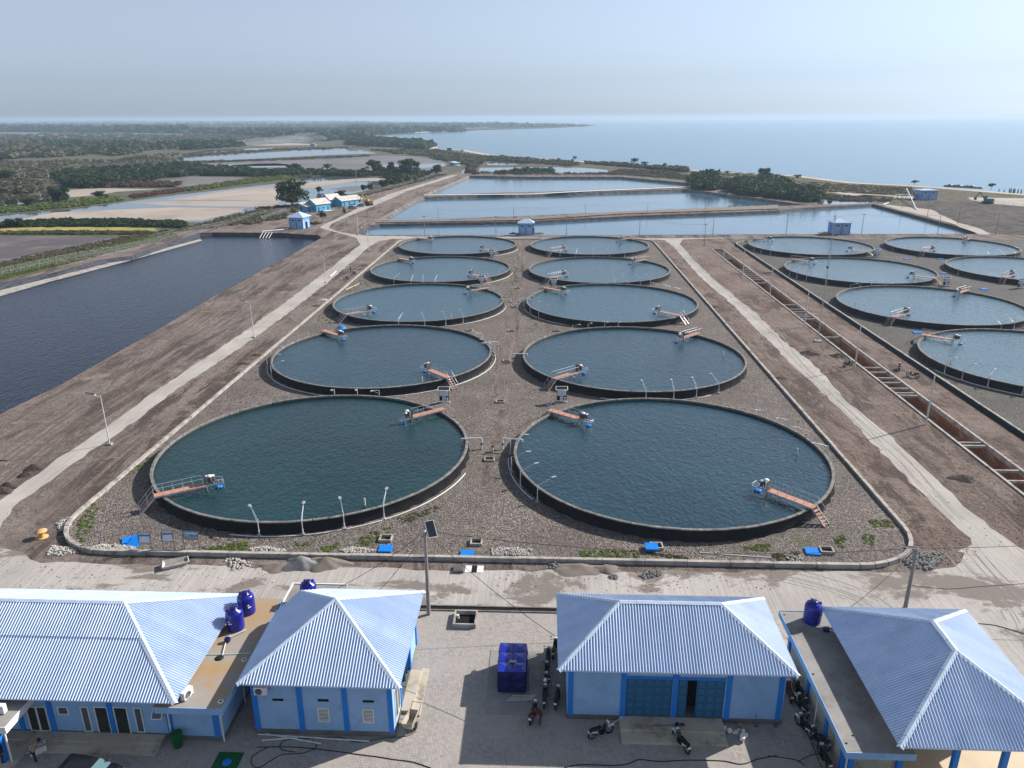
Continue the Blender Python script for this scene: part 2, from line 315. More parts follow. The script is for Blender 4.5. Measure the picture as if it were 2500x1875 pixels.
# ---------------------------------------------------------------- terrain (outlines read from the photograph, laid on the ground)
K=3.16
def rg(ox,oy): return lambda *p: [(ox+x/K,oy+y/K) for x,y in p]
A=rg(0,240); B_=rg(600,240); D_=rg(1200,240); E_=rg(1800,240); F_=rg(1800,500); L5=rg(0,500); L9=rg(0,925); C9=rg(600,925); R9=rg(1200,925); Q9=rg(1800,925); C5=rg(600,500); D5=rg(1200,500)
def gp(pts,z=0.0): return [G(x,y,z).xy for x,y in pts]
coast=[(2500,474)]+E_((1600,690),(1300,670),(900,650),(500,600),(270,585),(0,575))+D_((1450,545),(1230,520),(900,500),(600,480),(300,460),(0,435))+[(1138,366.6),(1090,364)]+B_((1450,390),(1400,345),(1300,320),(1150,292),(900,285),(960,272),(1150,264),(1400,258),(1660,250),(1800,240),(2212,232))+D_((0,235),(400,228),(700,215),(810,206),(600,198),(400,196),(0,190))+[(1180,299.5),(1100,298.5),(1000,297.5),(920,297),(860,296)]
cw=gp(coast)
far_l=[Vector((13500*math.sin(a),13500*math.cos(a))) for a in (R(-9),R(-16),R(-26),R(-38),R(-50))]
right_ext=[Vector((700,250)),Vector((700,-200)),Vector((-400,-200)),Vector((-3000,500)),Vector((-11000,7500))]
land=cw+far_l+right_ext[::-1][0:1]+[right_ext[3],right_ext[2],right_ext[1],right_ext[0]]
p0=G(2500,474); land[-1]=Vector((p0.x+330,p0.y-190))
land.append(Vector((p0.x+150,p0.y-85)))
h_left=L5((-1500,2350),(0,1615),(480,1380),(1240,950),(1640,710),(2212,405))+B_((560,1090),(585,1075),(560,1057),(300,1040),(0,1036))+A((1640,1035),(1530,1040))+L5((1000,395),(740,430),(390,530),(0,600),(-1500,1020))
h_A=B_((905,1055),(905,1012),(950,980),(1030,970),(2212,947))+D_((1100,905),(2212,866))+E_((500,845),(1045,815),(1850,1030),(1835,1046),(0,1050))+D_((1000,1056))
h_B=B_((1000,945),(1330,768),(1375,760))+D_((0,745),(1470,702),(1530,703),(2212,792))+E_((520,822),(0,846))+D_((1200,868),(0,918))+B_((1500,935),)
h_C=B_((1372,742),(1720,597),(2212,606))+D_((1000,606),(1540,655),(1540,676),(700,712),(0,730))+B_((1600,741),)
chan=[Vector((57.25,40)),Vector((60.6,40)),Vector((60.6,262.5)),Vector((57.25,262.5))]
holes=[gp(h_left),gp(h_A),gp(h_B),gp(h_C),chan]
yard=gp(L5((-1500,2350),(-1500,1020),(0,600)))+gp(A((1530,1000),(1900,900)))+gp(B_((0,900),(440,830),(850,760),(1500,590),(1700,560)))+gp(B_((2212,585),))+gp(D_((1000,590),(1560,640)))+gp(E_((520,815),(1045,800),(1500,880),(1900,1020)))+[Vector((230,300)),Vector((260,-150)),Vector((-300,-150))]
yard_right=[Vector((39.5,66)),Vector((39.6,282)),Vector((170,286)),Vector((220,260)),Vector((230,60)),Vector((67,62))]
scrub=gp(B_((1560,560),(1700,470),(1000,430),(720,360),(1400,330)))+gp(coast[:18])[::-1][0:0]
dark_p=gp(E_((1200,830),(1500,800),(2600,790),(3000,1100),(1850,1040)))
scrub=gp(B_((720,372),(1100,420),(1500,470),(1750,470),(1560,580),(1700,592)))+gp(D_((0,590),(1000,590),(1560,640)))+gp(E_((520,815),(1045,800),(1300,800)))+[Vector((p0.x+300,p0.y-260)),Vector((p0.x+330,p0.y-190))]+[v+Vector((-1.5,-3)) for v in cw[:26]]
loops=[land]+holes+[yard,yard_right,scrub,dark_p]
vv=[];ee=[]
for lp in loops:
    b=len(vv); n=len(lp); vv+=[Vector((p[0],p[1])) for p in lp]; ee+=[(b+i,b+(i+1)%n) for i in range(n)]
ov,oe,of,_,_,_=delaunay_2d_cdt(vv,ee,[],0,1e-4)
ground={}
for f in of:
    cx=sum(ov[i].x for i in f)/len(f); cy=sum(ov[i].y for i in f)/len(f)
    if not inpoly(land,cx,cy) or any(inpoly(h,cx,cy) for h in holes): continue
    k='dirt_right' if inpoly(yard_right,cx,cy) else 'darksoil' if inpoly(dark_p,cx,cy) else 'dirt' if inpoly(yard,cx,cy) else 'scrub' if inpoly(scrub,cx,cy) else 'marsh'
    ground.setdefault(k,[]).append(f)
order=list(ground); gm=MB(); used={}
gm.v=[(p.x,p.y,0) for p in ov]
for i,k in enumerate(order):
    for f in ground[k]:
        a,b,c=[ov[j] for j in f]
        if (b-a).cross(c-a)<0: f=f[::-1]
        gm.f.append(tuple(f)); gm.mi.append(i); gm.sm.append(False)
tag(gm.build('ground',[MT[k] for k in order]),kind='structure')
# shore: a beach falling into the sea
sm=MB()
cl=[Vector((p0.x+330,p0.y-190,0)),Vector((p0.x+150,p0.y-85,0))]+[Vector((v.x,v.y,0)) for v in cw[:24]]
nrm=[]
for i,p in enumerate(cl):
    t=(cl[min(i+1,len(cl)-1)]-cl[max(i-1,0)]).normalized(); nrm.append(Vector((t.y,-t.x,0)))
vs=[]
for p,n in zip(cl,nrm):
    wd=3+p.length*.006
    vs+=[p-n*wd*1.2+Vector((0,0,.03)),p+Vector((0,0,.05)),p+n*wd+Vector((0,0,-2.1))]
fs=[]
for i in range(len(cl)-1):
    a=i*3; fs+=[(a,a+3,a+4,a+1),(a+1,a+4,a+5,a+2)]
sm.add(vs,fs); tag(sm.build('beach',MT['sand']),kind='structure')
# the sea reaches the horizon
s_=MB(); ring=[(14300*math.sin(R(a)),14300*math.cos(R(a)),-1.9) for a in range(-60,75,3)]
s_.add(ring+[(1500,-300,-1.9),(0,-300,-1.9)],[tuple(range(len(ring)+2))[::-1]]); 
o=s_.build('sea',MT['sea']); tag(o,kind='structure')
# sheets on the land: name, material, z, pixel outline
def sheet(name,mat,z,pts,jit=0.0,label=None):
    g=gp(pts); out=[]
    for i,p in enumerate(g):
        q=g[(i+1)%len(g)]; d=(q-p); n=max(1,int(d.length/jit)) if jit else 1
        n=min(n,60)
        for k in range(n):
            t=k/n; nn=Vector((-d.y,d.x)).normalized() if d.length>0 else Vector((0,0))
            out.append(p+d*t+(nn*random.uniform(-.12,.12)*min(jit*2,6) if jit and k else Vector((0,0))))
    o=MB().poly(out,z).build(name,mat); return tag(o,kind='structure')
W='marshwater'
SH=[('marsh_pond',W,.02,A((-600,1000),(0,900),(600,845),(1000,795),(1500,730),(2212,650))+B_((300,620),(560,600),(900,600),(1100,612),(1080,650),(900,720),(600,780),(250,860))+A((1600,958),(600,950),(0,965))),
('mud_flat','mudpale',.05,A((-300,985),(160,930),(420,880),(1330,842),(1880,852),(1920,862),(1560,943),(1000,945),(600,938),(160,957))),
('mud_bank','mudpale',.05,A((960,806),(1450,790),(2150,797),(2150,836),(1700,836),(1300,828))),
('mud_bank','mudpale',.05,A((1270,782),(1450,760),(1750,715),(2100,680),(2212,690))+B_((250,700),(260,770),(250,797),(0,790))+A((2140,793),)),
('mud_bank','mudpale',.05,B_((300,690),(500,650),(760,625),(1000,612),(1090,620),(1050,640),(850,640),(700,660),(520,690))),
('mud_bank','mudgrey',.05,B_((640,700),(800,680),(1000,668),(960,690),(820,720))),
('dark_mud_flat','muddark',.04,A((-400,1060),(0,1062),(700,1066),(830,1082),(700,1112),(0,1255),(-400,1370))),
('drain_water','marshwater',.04,A((-400,1370),(0,1255),(700,1112),(840,1082),(1030,1058),(1060,1072),(700,1160),(300,1240),(0,1302),(-400,1420))),
('dry_grass_strip','grassyel',.06,A((-300,1000),(600,992),(1180,1000),(1220,1022),(900,1020),(560,1030),(0,1040),(-300,1050))),
('marsh_pond',W,.04,A((-300,790),(0,762),(350,742),(500,770),(330,800),(180,815),(0,836),(-300,850))),
('mud_flat','mudpale',.04,A((400,760),(560,705),(800,695),(1240,700),(900,722),(690,752),(560,762))),
('mud_flat','mudgrey',.04,A((1200,640),(1480,602),(1860,612),(1900,622),(1700,664),(1400,682))),
('marsh_pond',W,.04,A((1362,482),(1400,462),(1800,430),(2212,410))+B_((300,395),(780,386),(900,400),(1020,425),(700,435),(0,470))+A((1480,495),)),
('marsh_pond',W,.04,A((1350,440),(1600,398),(2212,380))+B_((230,384),(0,408))+A((1500,442),)),
('mud_flat','mudgrey',.04,B_((0,488),(600,458),(1100,440),(1300,450),(1600,482),(1540,520),(1400,555),(1000,560),(0,570))+A((1540,540),(1440,510))),
('marsh_pond',W,.07,B_((-100,515),(200,500),(340,508),(300,530),(0,535),(-150,530))),
('marsh_pond',W,.07,B_((900,530),(1100,510),(1400,505),(1560,500),(1530,525),(1350,540),(1100,535))),
('marsh_pond',W,.07,A((1540,515),(2212,500),(2212,520),(1600,528))),
('far_mud_flat','mudgrey',.3,A((-200,268),(900,262),(1500,285),(1700,300),(1500,335),(1100,320),(700,302),(0,330),(-200,330))),
('far_pond',W,.5,A((-200,288),(400,290),(430,300),(-200,302))),
('far_pond',W,.5,A((300,266),(880,263),(890,270),(320,274))),
('far_pond',W,.5,A((560,300),(900,292),(940,297),(640,305))),
('far_pond',W,.5,A((1050,292),(1300,288),(1340,296),(1080,300))),
('far_pond',W,.5,A((1320,302),(1680,296),(1720,304),(1420,310))),
('far_mud_flat','mudpale',.5,A((1180,334),(1540,330),(1500,345),(1240,348))),
('far_pond',W,.5,A((1720,326),(2080,322),(2100,329),(1760,333))),
('far_mud_flat','mudpale',.4,A((1900,365),(2212,350))+B_((200,342),(420,350),(600,362),(200,368))+A((2212,370),)),
('coast_pond',W,.04,B_((1860,497),(1930,484),(2212,488))+D_((200,490),(320,500),(200,514),(0,516))+B_((1870,516),)),
('coast_pond',W,.04,B_((1798,536),(2212,532))+D_((600,530),(780,542),(900,556),(890,578),(620,582),(450,572),(0,572))+B_((1960,570),(1800,575))),
('coast_pond',W,.04,B_((1670,560),(1690,540),(1740,515),(1730,545),(1700,580),(1665,580))),
('coast_pond',W,.04,E_((630,792),(700,784),(1080,800),(1000,812),(730,820),(620,818))),
('coast_pond',W,.04,E_((980,745),(1220,762),(1200,768),(900,752))),
('coast_pond',W,.04,D_((1740,720),(1800,700),(1830,735),(1790,742))),
('sandy_track','mudpale',.04,E_((580,690),(900,735),(1400,760),(1380,775),(900,755),(580,705))),
('sand_patch','mudpale',.04,E_((1780,765),(2600,780),(2600,850),(2212,835),(1980,815),(1800,785))),
('sandy_track','mudpale',.03,E_((1080,812),(1500,860),(1700,960),(1880,1010),(1960,1050),(1870,1050),(1640,960),(1400,895),(1180,840))),
]
for n,m_,z,p in SH: sheet(n,MT[m_],z,p,jit=6)
# water bodies of the lined ponds
def pond(name,hole,z,mat,skirt,names):
    h=gp(hole); o=MB().poly(h,z).build(name,mat); tag(o,kind='structure')
    b=MB(); n=len(h); a=sum(h[i].x*h[(i+1)%n].y-h[(i+1)%n].x*h[i].y for i in range(n))
    if a<0: h=h[::-1]
    for i in range(n):
        p,q=h[i],h[(i+1)%n]; d=(q-p); L=d.length; k=max(1,min(60,int(L/2.2))); nn=Vector((-d.y,d.x)).normalized()
        def fn(u,v):
            w_=p+d*u; bul=nn*((1-v)*1.1+ (random.uniform(-.14,.14) if 0<u<1 else 0)); w_=w_+bul*(1 if v<1 else 0)
            return (w_.x,w_.y,(z-.1)*(1-v)+.03*v)
        b.grid(fn,k,2,False)
    tag(b.build(names,skirt),kind='structure'); return o
pond('left_pond_water',h_left,-1.25,MT['pondwater'],MT['liner_blue'],'left_pond_bank')
pond('front_pond_water',h_A,-1.1,MT['lagoon'],MT['liner_blue'],'front_pond_bank')
pond('middle_pond_water',h_B,-1.4,MT['lagoon'],MT['linergrey'],'middle_pond_bank')
pond('back_pond_water',h_C,-1.4,MT['lagoon'],MT['linergrey'],'back_pond_bank')
# white ledge and black liner slope on the far side of the left pond
def strip(name,mat,a,b,za,zb,n=80,wr=0.0):
    def at(P,t):
        L=[0]
        for i in range(len(P)-1): L.append(L[-1]+(P[i+1]-P[i]).length)
        s=t*L[-1]
        for i in range(len(P)-1):
            if s<=L[i+1] or i==len(P)-2:
                return P[i].lerp(P[i+1],(s-L[i])/max(L[i+1]-L[i],1e-6))
    Aw=[G(x,y,za) for x,y in a]; Bw=[G(x,y,zb) for x,y in b]
    g=MB(); g.grid(lambda u,v: at(Aw,u).lerp(at(Bw,u),v)+Vector((0,0,random.uniform(-wr,wr) if 0<v<1 else 0)),n,4 if wr else 1,False)
    return tag(g.build(name,mat),kind='structure')
strip('pond_ledge',MT['concrete'],L5((-1500,1250),(0,705),(390,592),(820,480),(1560,277)),L5((-1500,1190),(0,660),(390,563),(820,455),(1545,263)),-1.18,-1.12)
strip('liner_slope',MT['liner_blue'],L5((-1500,1190),(0,660),(390,563),(820,455),(1545,263)),L5((-1500,1050),(0,607),(390,535),(740,437),(1535,232)),-1.12,.03,120,.12)
# broad grey liner aprons on the left side of the two middle ponds
strip('liner_apron',MT['linergrey'],B_((1095,940),(1290,820),(1352,788)),B_((995,942),(1150,860),(1325,768)),-1.35,.05,40,.1)
strip('liner_apron',MT['linergrey'],B_((1420,750),(1580,665),(1745,605)),B_((1372,742),(1530,670),(1720,597)),-1.35,.05,40,.1)
# banks between the ponds
strip('earth_bank',MT['sandpile'],B_((1000,948),(1600,938),(2212,918))+D_((1000,872),(2212,822)),B_((1010,958),(1600,948),(2212,935))+D_((1000,890),(2212,850)),.05,.35,60,.1)
strip('liner_edge',MT['white'],B_((1372,744),(2212,736))+D_((700,714),(1540,679)),B_((1372,748),(2212,740))+D_((700,719),(1540,684)),.3,.3)
# ---------------------------------------------------------------- roads
def road(name,mat,left,right,z,jit=.5):
    pts=left+right[::-1]; g=gp(pts); out=[]
    for i,p in enumerate(g):
        q=g[(i+1)%len(g)]; d=q-p; n=max(1,min(90,int(d.length/1.6))); nn=Vector((-d.y,d.x)).normalized() if d.length else Vector((0,0))
        for k in range(n): out.append(p+d*(k/n)+(nn*random.uniform(-.5,.5)*jit if k else Vector((0,0))))
    return tag(MB().poly(out,z).build(name,mat),kind='structure')
road('left_road',MT['strip'],[(-120,1300),(0,1222),(127,1130),(260,1043),(345,980),(440,915),(560,835),(700,735),(800,660),(880,597)]+B_((850,1075),(690,1032),(580,1000),(574,990),(640,955),(700,930),(890,835),(1090,745),(1230,700),(1590,592)),
 [(-120,1370),(0,1290),(30,1240),(80,1205),(180,1130),(300,1050),(375,992),(470,925),(600,840),(720,752),(800,690),(905,600),(925,589)]+B_((1130,1085),(1340,1078),(1200,1066),(960,1062),(800,1045),(690,1022),(640,1000),(660,970),(760,925),(950,845),(1130,770),(1250,715),(1640,592)),.012)
road('right_road',MT['strip'],Q9((1700,1330),(1810,1280),(1800,1230),(1500,960),(1240,700),(880,320),(545,0))+F_((470,1280),(200,1010),(0,810))+D_((1870,1600),(1600,1370),(1400,1140),(1340,1095),(1100,1082)),
 Q9((2400,1480),(2212,1330),(2050,1210),(1820,1040),(1590,830),(1400,650),(1160,420),(1000,300),(800,130),(700,0))+F_((560,1200),(400,1090),(170,860),(0,720))+D_((1720,1400),(1550,1240),(1450,1120),(1480,1088),(2000,1074)),.012)
road('front_road',MT['road'],[(-300,1330),(0,1335),(60,1350),(100,1375),(180,1372),(700,1385),(1500,1395),(2090,1394),(2150,1398),(2250,1402),(2330,1385),(2372,1335),(2400,1300),(2560,1370)],[(-300,1700),(0,1700),(2700,1750),(2900,1500)],.008,.8)
MB().poly([(-60,38),(-60,58.6),(19.5,58.6),(19.5,38)],.016).build('paved_yard',MT['paver'])['kind']='structure'
bpy.data.objects['paved_yard']
MB().poly([(19.6,38),(19.6,58.6),(26,58.6),(26,38)],.018).build('side_yard',MT['concrete'])['kind']='structure'
far_road=road('far_track',MT['strip'],B_((960,1062),(2212,1075))+D_((800,1078),(1100,1082),(1400,1088)),B_((1130,1085),(2212,1084))+D_((800,1085),(1100,1090),(1400,1092)),.010,.2)
# drain between road and paved yard
d=MB()
for x0,x1 in ((-60,20),): 
    d.box(x0,x1,59.28,59.42,0,.12); d.box(x0,x1,58.62,58.76,0,.12)
tag(d.build('drain_edging',MT['concdark']),kind='structure')
tag(MB().poly([(-60,58.76),(-60,59.28),(20,59.28),(20,58.76)],.02).build('drain_bed',MT['black']),kind='structure')
# ---------------------------------------------------------------- tank islands
def rounded(x0,x1,y0,y1,r,n=8):
    P=[]
    for cx,cy,a in ((x1-r,y0+r,-90),(x1-r,y1-r,0),(x0+r,y1-r,90),(x0+r,y0+r,180)):
        for k in range(n+1):
            t=R(a+90*k/n); P.append(Vector((cx+r*math.cos(t),cy+r*math.sin(t))))
    return P
isl=rounded(-52.3,39.2,67.3,283,7.5)
MB().poly(isl,.15).build('gravel_island',MT['gravel'])['kind']='structure'
kerb=tag(thing('kerb',None,None),kind='structure')
def kerb_run(parent,P,w,h,seg,mat,z0=0.0,closed=True,gap=.05,name='kerb_block'):
    n=len(P); tot=[]; 
    for i in range(n if closed else n-1):
        p,q=P[i],P[(i+1)%n]; L=(q-p).length; k=max(1,round(L/seg)); d=(q-p)/k; nn=Vector((d.y,-d.x)).normalized()
        for j in range(k):
            a=p+d*j; b=a+d; g_=gap*random.uniform(.3,1.6)/2; dd=d.normalized(); a2=a+dd*g_; b2=b-dd*g_; hh=h+random.uniform(-.015,.015); o=nn*random.uniform(-.02,.02)
            vs=[(*(a2+o),z0),(*(b2+o),z0),(*(b2+nn*w+o),z0),(*(a2+nn*w+o),z0),(*(a2+o),hh),(*(b2+o),hh),(*(b2+nn*w+o),hh),(*(a2+nn*w+o),hh)]
            MB().add(vs,[(4,5,6,7)[::-1],(0,1,5,4)[::-1],(1,2,6,5)[::-1],(2,3,7,6)[::-1],(3,0,4,7)[::-1]]).build(name,mat,parent)
kerb_run(kerb,isl,.42,.5,4.2,MT['concrete'])
isl2=rounded(67.6,230,40,285,7)
MB().poly(isl2,.16).build('dark_gravel_island',MT['gravel_dark'])['kind']='structure'
kerb2=tag(thing('retaining_kerb',None,None),kind='structure')
i2=[Vector((67.6,70)),Vector((67.6,271)),Vector((68.8,275.5)),Vector((72,278.5)),Vector((80,280))]
kerb_run(kerb2,i2[::-1],.35,.62,4.5,MT['concrete'],closed=False)
b=MB()
b.grid(lambda u,v:(67.2-(1-v)*.55-random.uniform(0,.12),70+u*200,.02+v*.5),130,2,False); tag(b.build('liner_skirt',MT['liner']),kind='structure')
# ---------------------------------------------------------------- round tanks
TR=20.0; TH=1.55; GZ=.15
fit={'L1':(-26.82,95.75),'L2':(-24.65,140.24),'L3':(-22.79,184.2),'L4':(-21.19,227.34),'L5':(-19.05,272.53),'R1':(20.93,93.72),'R2':(22.76,137.95),'R3':(24.33,182.9),'R4':(25.86,224.95),'R5':(27.46,270.52),'S1':(104.28,267.94),'S2':(101.92,222.67),'S3':(100.13,179.13),'S4':(98.32,134.99),'T1':(152.1,265.51),'T2':(151.06,223.13)}
k_=HR/42.3; TC={n:(Rz@Vector((x*k_,y*k_,0))) for n,(x,y) in fit.items()}
for n in TC: TC[n].z=0
col={'L':'left column','R':'centre column','S':'column beyond the trench','T':'far right column'}
rank=['nearest','second','third','fourth','fifth and farthest']
def tname(n):
    c={'L':'left','R':'centre','S':'right','T':'far right'}[n[0]]
    i=int(n[1])-1
    if n[0] in 'ST': return {'S4':'nearest trench side tank','S3':'second trench side tank','S2':'third trench side tank','S1':'farthest trench side tank','T1':'farthest right edge tank','T2':'cut off right edge tank'}[n]
    return ('%s %s column tank'%(['nearest','second','third','fourth','farthest'][i],c))
def tank_meshes(near,seed):
    r_=random.Random(seed); n=144; out={}
    b=MB()
    def rad(i,v,amp): return TR+amp*(.11*math.sin(i*2.1+seed)+.09*math.sin(i*3.7+v*2)+r_.uniform(-.07,.07))
    rows=[]
    for v,(z,a,off) in enumerate(((0,1.0,.28),(.25,.8,.12),(.75,.9,.02),(1.25,.7,-.04),(1.5,.2,-.02))):
        rows.append([(( rad(i,v,a)+off)*math.cos(2*PI*i/n),(rad(i,v,a)+off)*math.sin(2*PI*i/n),z) for i in range(n)])
    vs=[p for r in rows for p in r]; b.add(vs,[(v*n+i,v*n+(i+1)%n,(v+1)*n+(i+1)%n,(v+1)*n+i) for v in range(4) for i in range(n)],True)
    out['wall']=b.mesh('liner_wall',MT['liner'])
    b=MB(); ri=TR-.28; b.lathe([(ri,1.48),(ri,.6)],n); out['in']=b.mesh('inner_wall',MT['wallin'])
    b=MB(); b.add([((TR-.25)*math.cos(2*PI*i/n),(TR-.25)*math.sin(2*PI*i/n),1.12) for i in range(n)],[tuple(range(n))]); out['water']=b.mesh('water_surface',MT['tankwater'])
    if near:
        N_=72; L=[]
        for k in range(N_):
            b=MB(); a0=2*PI*k/N_+.0012; a1=2*PI*(k+1)/N_-r_.choice([.0008,.0012,.003]); j=r_.uniform(-.02,.02); zt=TH+r_.uniform(-.015,.02); vs=[]
            for a in (a0,(a0+a1)/2,a1):
                for rr,z in ((TR+.06+j,1.42),(TR+.07+j,zt-.03),(TR+.02+j,zt),(TR-.27+j,zt),(TR-.31+j,zt-.04),(TR-.31+j,1.3)): vs.append((rr*math.cos(a),rr*math.sin(a),z))
            fs=[(s*6+q,(s+1)*6+q,(s+1)*6+q+1,s*6+q+1) for s in range(2) for q in range(5)]
            b.add(vs,fs); b.add(vs,[tuple(range(6))[::-1],tuple(range(12,18))]); L.append(b.mesh('rim_block',MT['rim']))
        out['blocks']=L
    else:
        b=MB(); vs=[]
        for i in range(n):
            a=2*PI*i/n; j=r_.uniform(-.03,.03)
            for rr,z in ((TR+.08,1.40),(TR+.08+j,TH),(TR-.26+j,TH),(TR-.3,1.3)): vs.append((rr*math.cos(a),rr*math.sin(a),z+r_.uniform(-.015,.015)))
        b.add(vs,[(i*4+q,((i+1)%n)*4+q,((i+1)%n)*4+q+1,i*4+q+1) for i in range(n) for q in range(3)]); out['rim']=b.mesh('rim',MT['rim'])
    return out
TM=[tank_meshes(True,s) for s in (1,2,3,4)]+[tank_meshes(False,s) for s in (5,6,7)]
near_i={'L1':0,'R1':1,'L2':2,'R2':3}
for q,n in enumerate(fit):
    t=thing('round_tank','black lined round tank full of dark water, %s'%tname(n),'tank',TC[n],0,'round lined fish tanks')
    m_=TM[near_i[n]] if n in near_i else TM[4+q%3]
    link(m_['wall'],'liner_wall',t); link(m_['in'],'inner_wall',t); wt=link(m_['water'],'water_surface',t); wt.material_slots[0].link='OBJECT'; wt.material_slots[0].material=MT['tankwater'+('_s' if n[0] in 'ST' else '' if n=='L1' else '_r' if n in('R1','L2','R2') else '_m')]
    if 'blocks' in m_:
        rim=tag(bpy.data.objects.new('rim',None)); C.objects.link(rim); rim.parent=t
        for k,bm_ in enumerate(m_['blocks']): link(bm_,'rim_block',rim)
    else: link(m_['rim'],'rim',t)
# ---------------------------------------------------------------- walkways with stairs (local +X points outward, origin at the outer end of the deck on the ground)
DZ=1.85
def make_walk(L,stairs=True):
    t=bpy.data.objects.new('walkway',None); C.objects.link(t)
    n=6
    for k in range(n):
        MB().box(-L+L/n*k+.01,-L+L/n*(k+1)-.01,-.5,.5,DZ-.04,DZ+random.uniform(0,.006)).build('deck_plank',MT['deck'],t)
    b=MB()
    for y in (-.52,.52): b.box(-L,0,y-.03,y+.03,DZ-.14,DZ-.02)
    for x in (-L+.05,-L*.5,-.05): b.box(x-.03,x+.03,-.52,.52,DZ-.12,DZ-.05)
    b.tube((-L*.62,-.45,DZ-.1),(-L+.1,-.45,.7),.035,5); b.tube((-L*.62,.45,DZ-.1),(-L+.1,.45,.7),.035,5)
    b.build('deck_frame',MT['galv'],t)
    b=MB()
    for x in (-L+.06,): 
        for y in (-.48,.48): b.tube((x,y,.3),(x,y,DZ),.05,6)
    for y in (-.45,.45): b.tube((-.1,y,0),(-.1,y,DZ-.05),.045,6)
    b.build('support_leg',MT['steeldark'],t)
    ns=5; sd_=.30; 
    for y in (-.55,.55):
        b=MB(); top=[(-L+.3,y,DZ+1.0),(0,y,DZ+1.0)]
        if stairs: top.append((ns*sd_+.15,y,1.05)); 
        b.path(top,.028,6)
        for x in np.linspace(-L+.3,0,6): b.tube((x,y,DZ-.1),(x,y,DZ+1.0),.024,5)
        if stairs:
            b.tube((ns*sd_+.15,y,0),(ns*sd_+.15,y,1.05),.024,5); b.tube((.75,y,.9),(.75,y,1.95),.022,5)
        b.build('handrail',MT['galv'],t)
    if stairs:
        for k in range(ns):
            z=DZ-(k+1)*DZ/(ns+1); MB().box(.02+k*sd_,.02+k*sd_+.32,-.5,.5,z-.03,z).build('stair_tread',MT['deck'],t)
        b=MB()
        for y in (-.52,.52):
            b.add([(0,y-.02,DZ-.05),(0,y-.02,DZ-.3),(1.62,y-.02,.02),(1.62,y-.02,.25),(0,y+.02,DZ-.05),(0,y+.02,DZ-.3),(1.62,y+.02,.02),(1.62,y+.02,.25)],[(0,1,2,3)[::-1],(4,5,6,7),(0,4,7,3),(1,2,6,5)[::-1]])
        b.build('stringer',MT['galv'],t)
        MB().box(1.45,1.8,-.75,.75,0,.09).build('footing',MT['concrete'],t)
    return t
def make_pump():
    t=bpy.data.objects.new('aerator_pump',None); C.objects.link(t)
    b=MB(); b.lathe([(0,1.02),(.2,1.0),(.27,.92),(.28,.3),(.22,.2),(0,.2)],14); b.build('motor_housing',MT['rustbrown'],t,(.45,.12,DZ+.0))
    b=MB(); b.lathe([(.30,.92),(.32,1.0),(.22,1.1),(0,1.13)],14); b.build('motor_cap',MT['white'],t,(.45,.12,DZ))
    b=MB(); b.lathe([(0,.95),(.15,.93),(.19,.8),(.19,.2),(0,.2)],12); b.build('gearbox',MT['steeldark'],t,(.05,-.18,DZ-.05))
    b=MB(); b.lathe([(.2,.82),(.21,.9),(.12,.99),(0,1.0)],12); b.build('gearbox_cap',MT['white'],t,(.05,-.18,DZ-.05))
    b=MB(); b.box(.62,.86,-.35,.05,DZ+.15,DZ+.95); b.build('control_box',MT['white'],t)
    b=MB(); b.box(.92,.97,-.55,.30,DZ+.0,DZ+1.15); b.build('guard_plate',MT['steeldark'],t)
    b=MB()
    for y in (-.5,.5):
        b.box(-1.0,.95,y-.03,y+.03,DZ-.06,DZ); 
        for x in (-.95,-.3,.9): b.tube((x,y,.5),(x,y,DZ+(.0 if x>-.5 else .05)),.035,5)
    for x in (-1.0,-.5,0,.9): b.box(x-.025,x+.025,-.5,.5,DZ-.06,DZ-.01)
    for z in (DZ+.5,): b.path([(-.2,-.5,DZ),(-.2,-.5,z),(-1.0,-.5,z-.25),(-1.0,.5,z-.25),(-.2,.5,z)],.022,5)
    b.build('frame',MT['galv'],t)
    b=MB(); b.lathe([(0,1.3),(.3,1.32),(.42,1.26),(.42,1.15),(.3,1.1)],14); b.build('float',MT['lidblue'],t,(-.45,.05,0))
    return t
W0,WP=make_walk(5.6),make_pump(); first=[True]
BR=[('L1',(503,1182),(375,1210),'west'),('L1',(1002,1018),(1072,1000),'east'),('R1',(1420,1023),(1348,1002),'west'),('R1',(1872,1193),(1990,1238),'east'),
('L2',(1048,902),(1103,924),'east'),('L2',(828,818),(793,807),'west'),('R2',(1406,908),(1352,924),'west'),('R2',(1659,826),(1703,813),'east'),
('L3',(897,759.5),(847,766),'west'),('L3',(1144,709),(1182,704),'east'),('R3',(1611,761),(1665,770.6),'east'),('R3',(1371,709),(1334,702.5),'west'),
('L4',(1157,671),(1188.6,677),'east'),('L4',(1000,634.5),(975,630),'west'),('R4',(1372.5,671),(1336,679),'west'),('R4',(1538.6,639),(1570,634.5),'east'),
('L5',(1185,609),(1214,614),'east'),('L5',(1049,583),(1027,581),'west'),('R5',(1366,611),(1333,615.5),'west'),('R5',(1504,585.4),(1535,582),'east'),
('S1',(2078.5,609),(2119.6,614),'east'),('S1',(1876,584),(1843,581),'west'),('S2',(2233.5,672.5),(2284,679),'east'),('S2',(1971,636),(1930,631),'west'),
('S3',(2214.5,766),(2176.6,775),'west'),('S3',(2335,715),(2365,707),'east'),('S4',(2335,829),(2256,816.5),'west'),('T1',(2284,607.6),(2259,612),'west'),('T1',(2360,584),(2379,577.5),'east'),('T2',(2474,671),(2445.6,680),'west')]
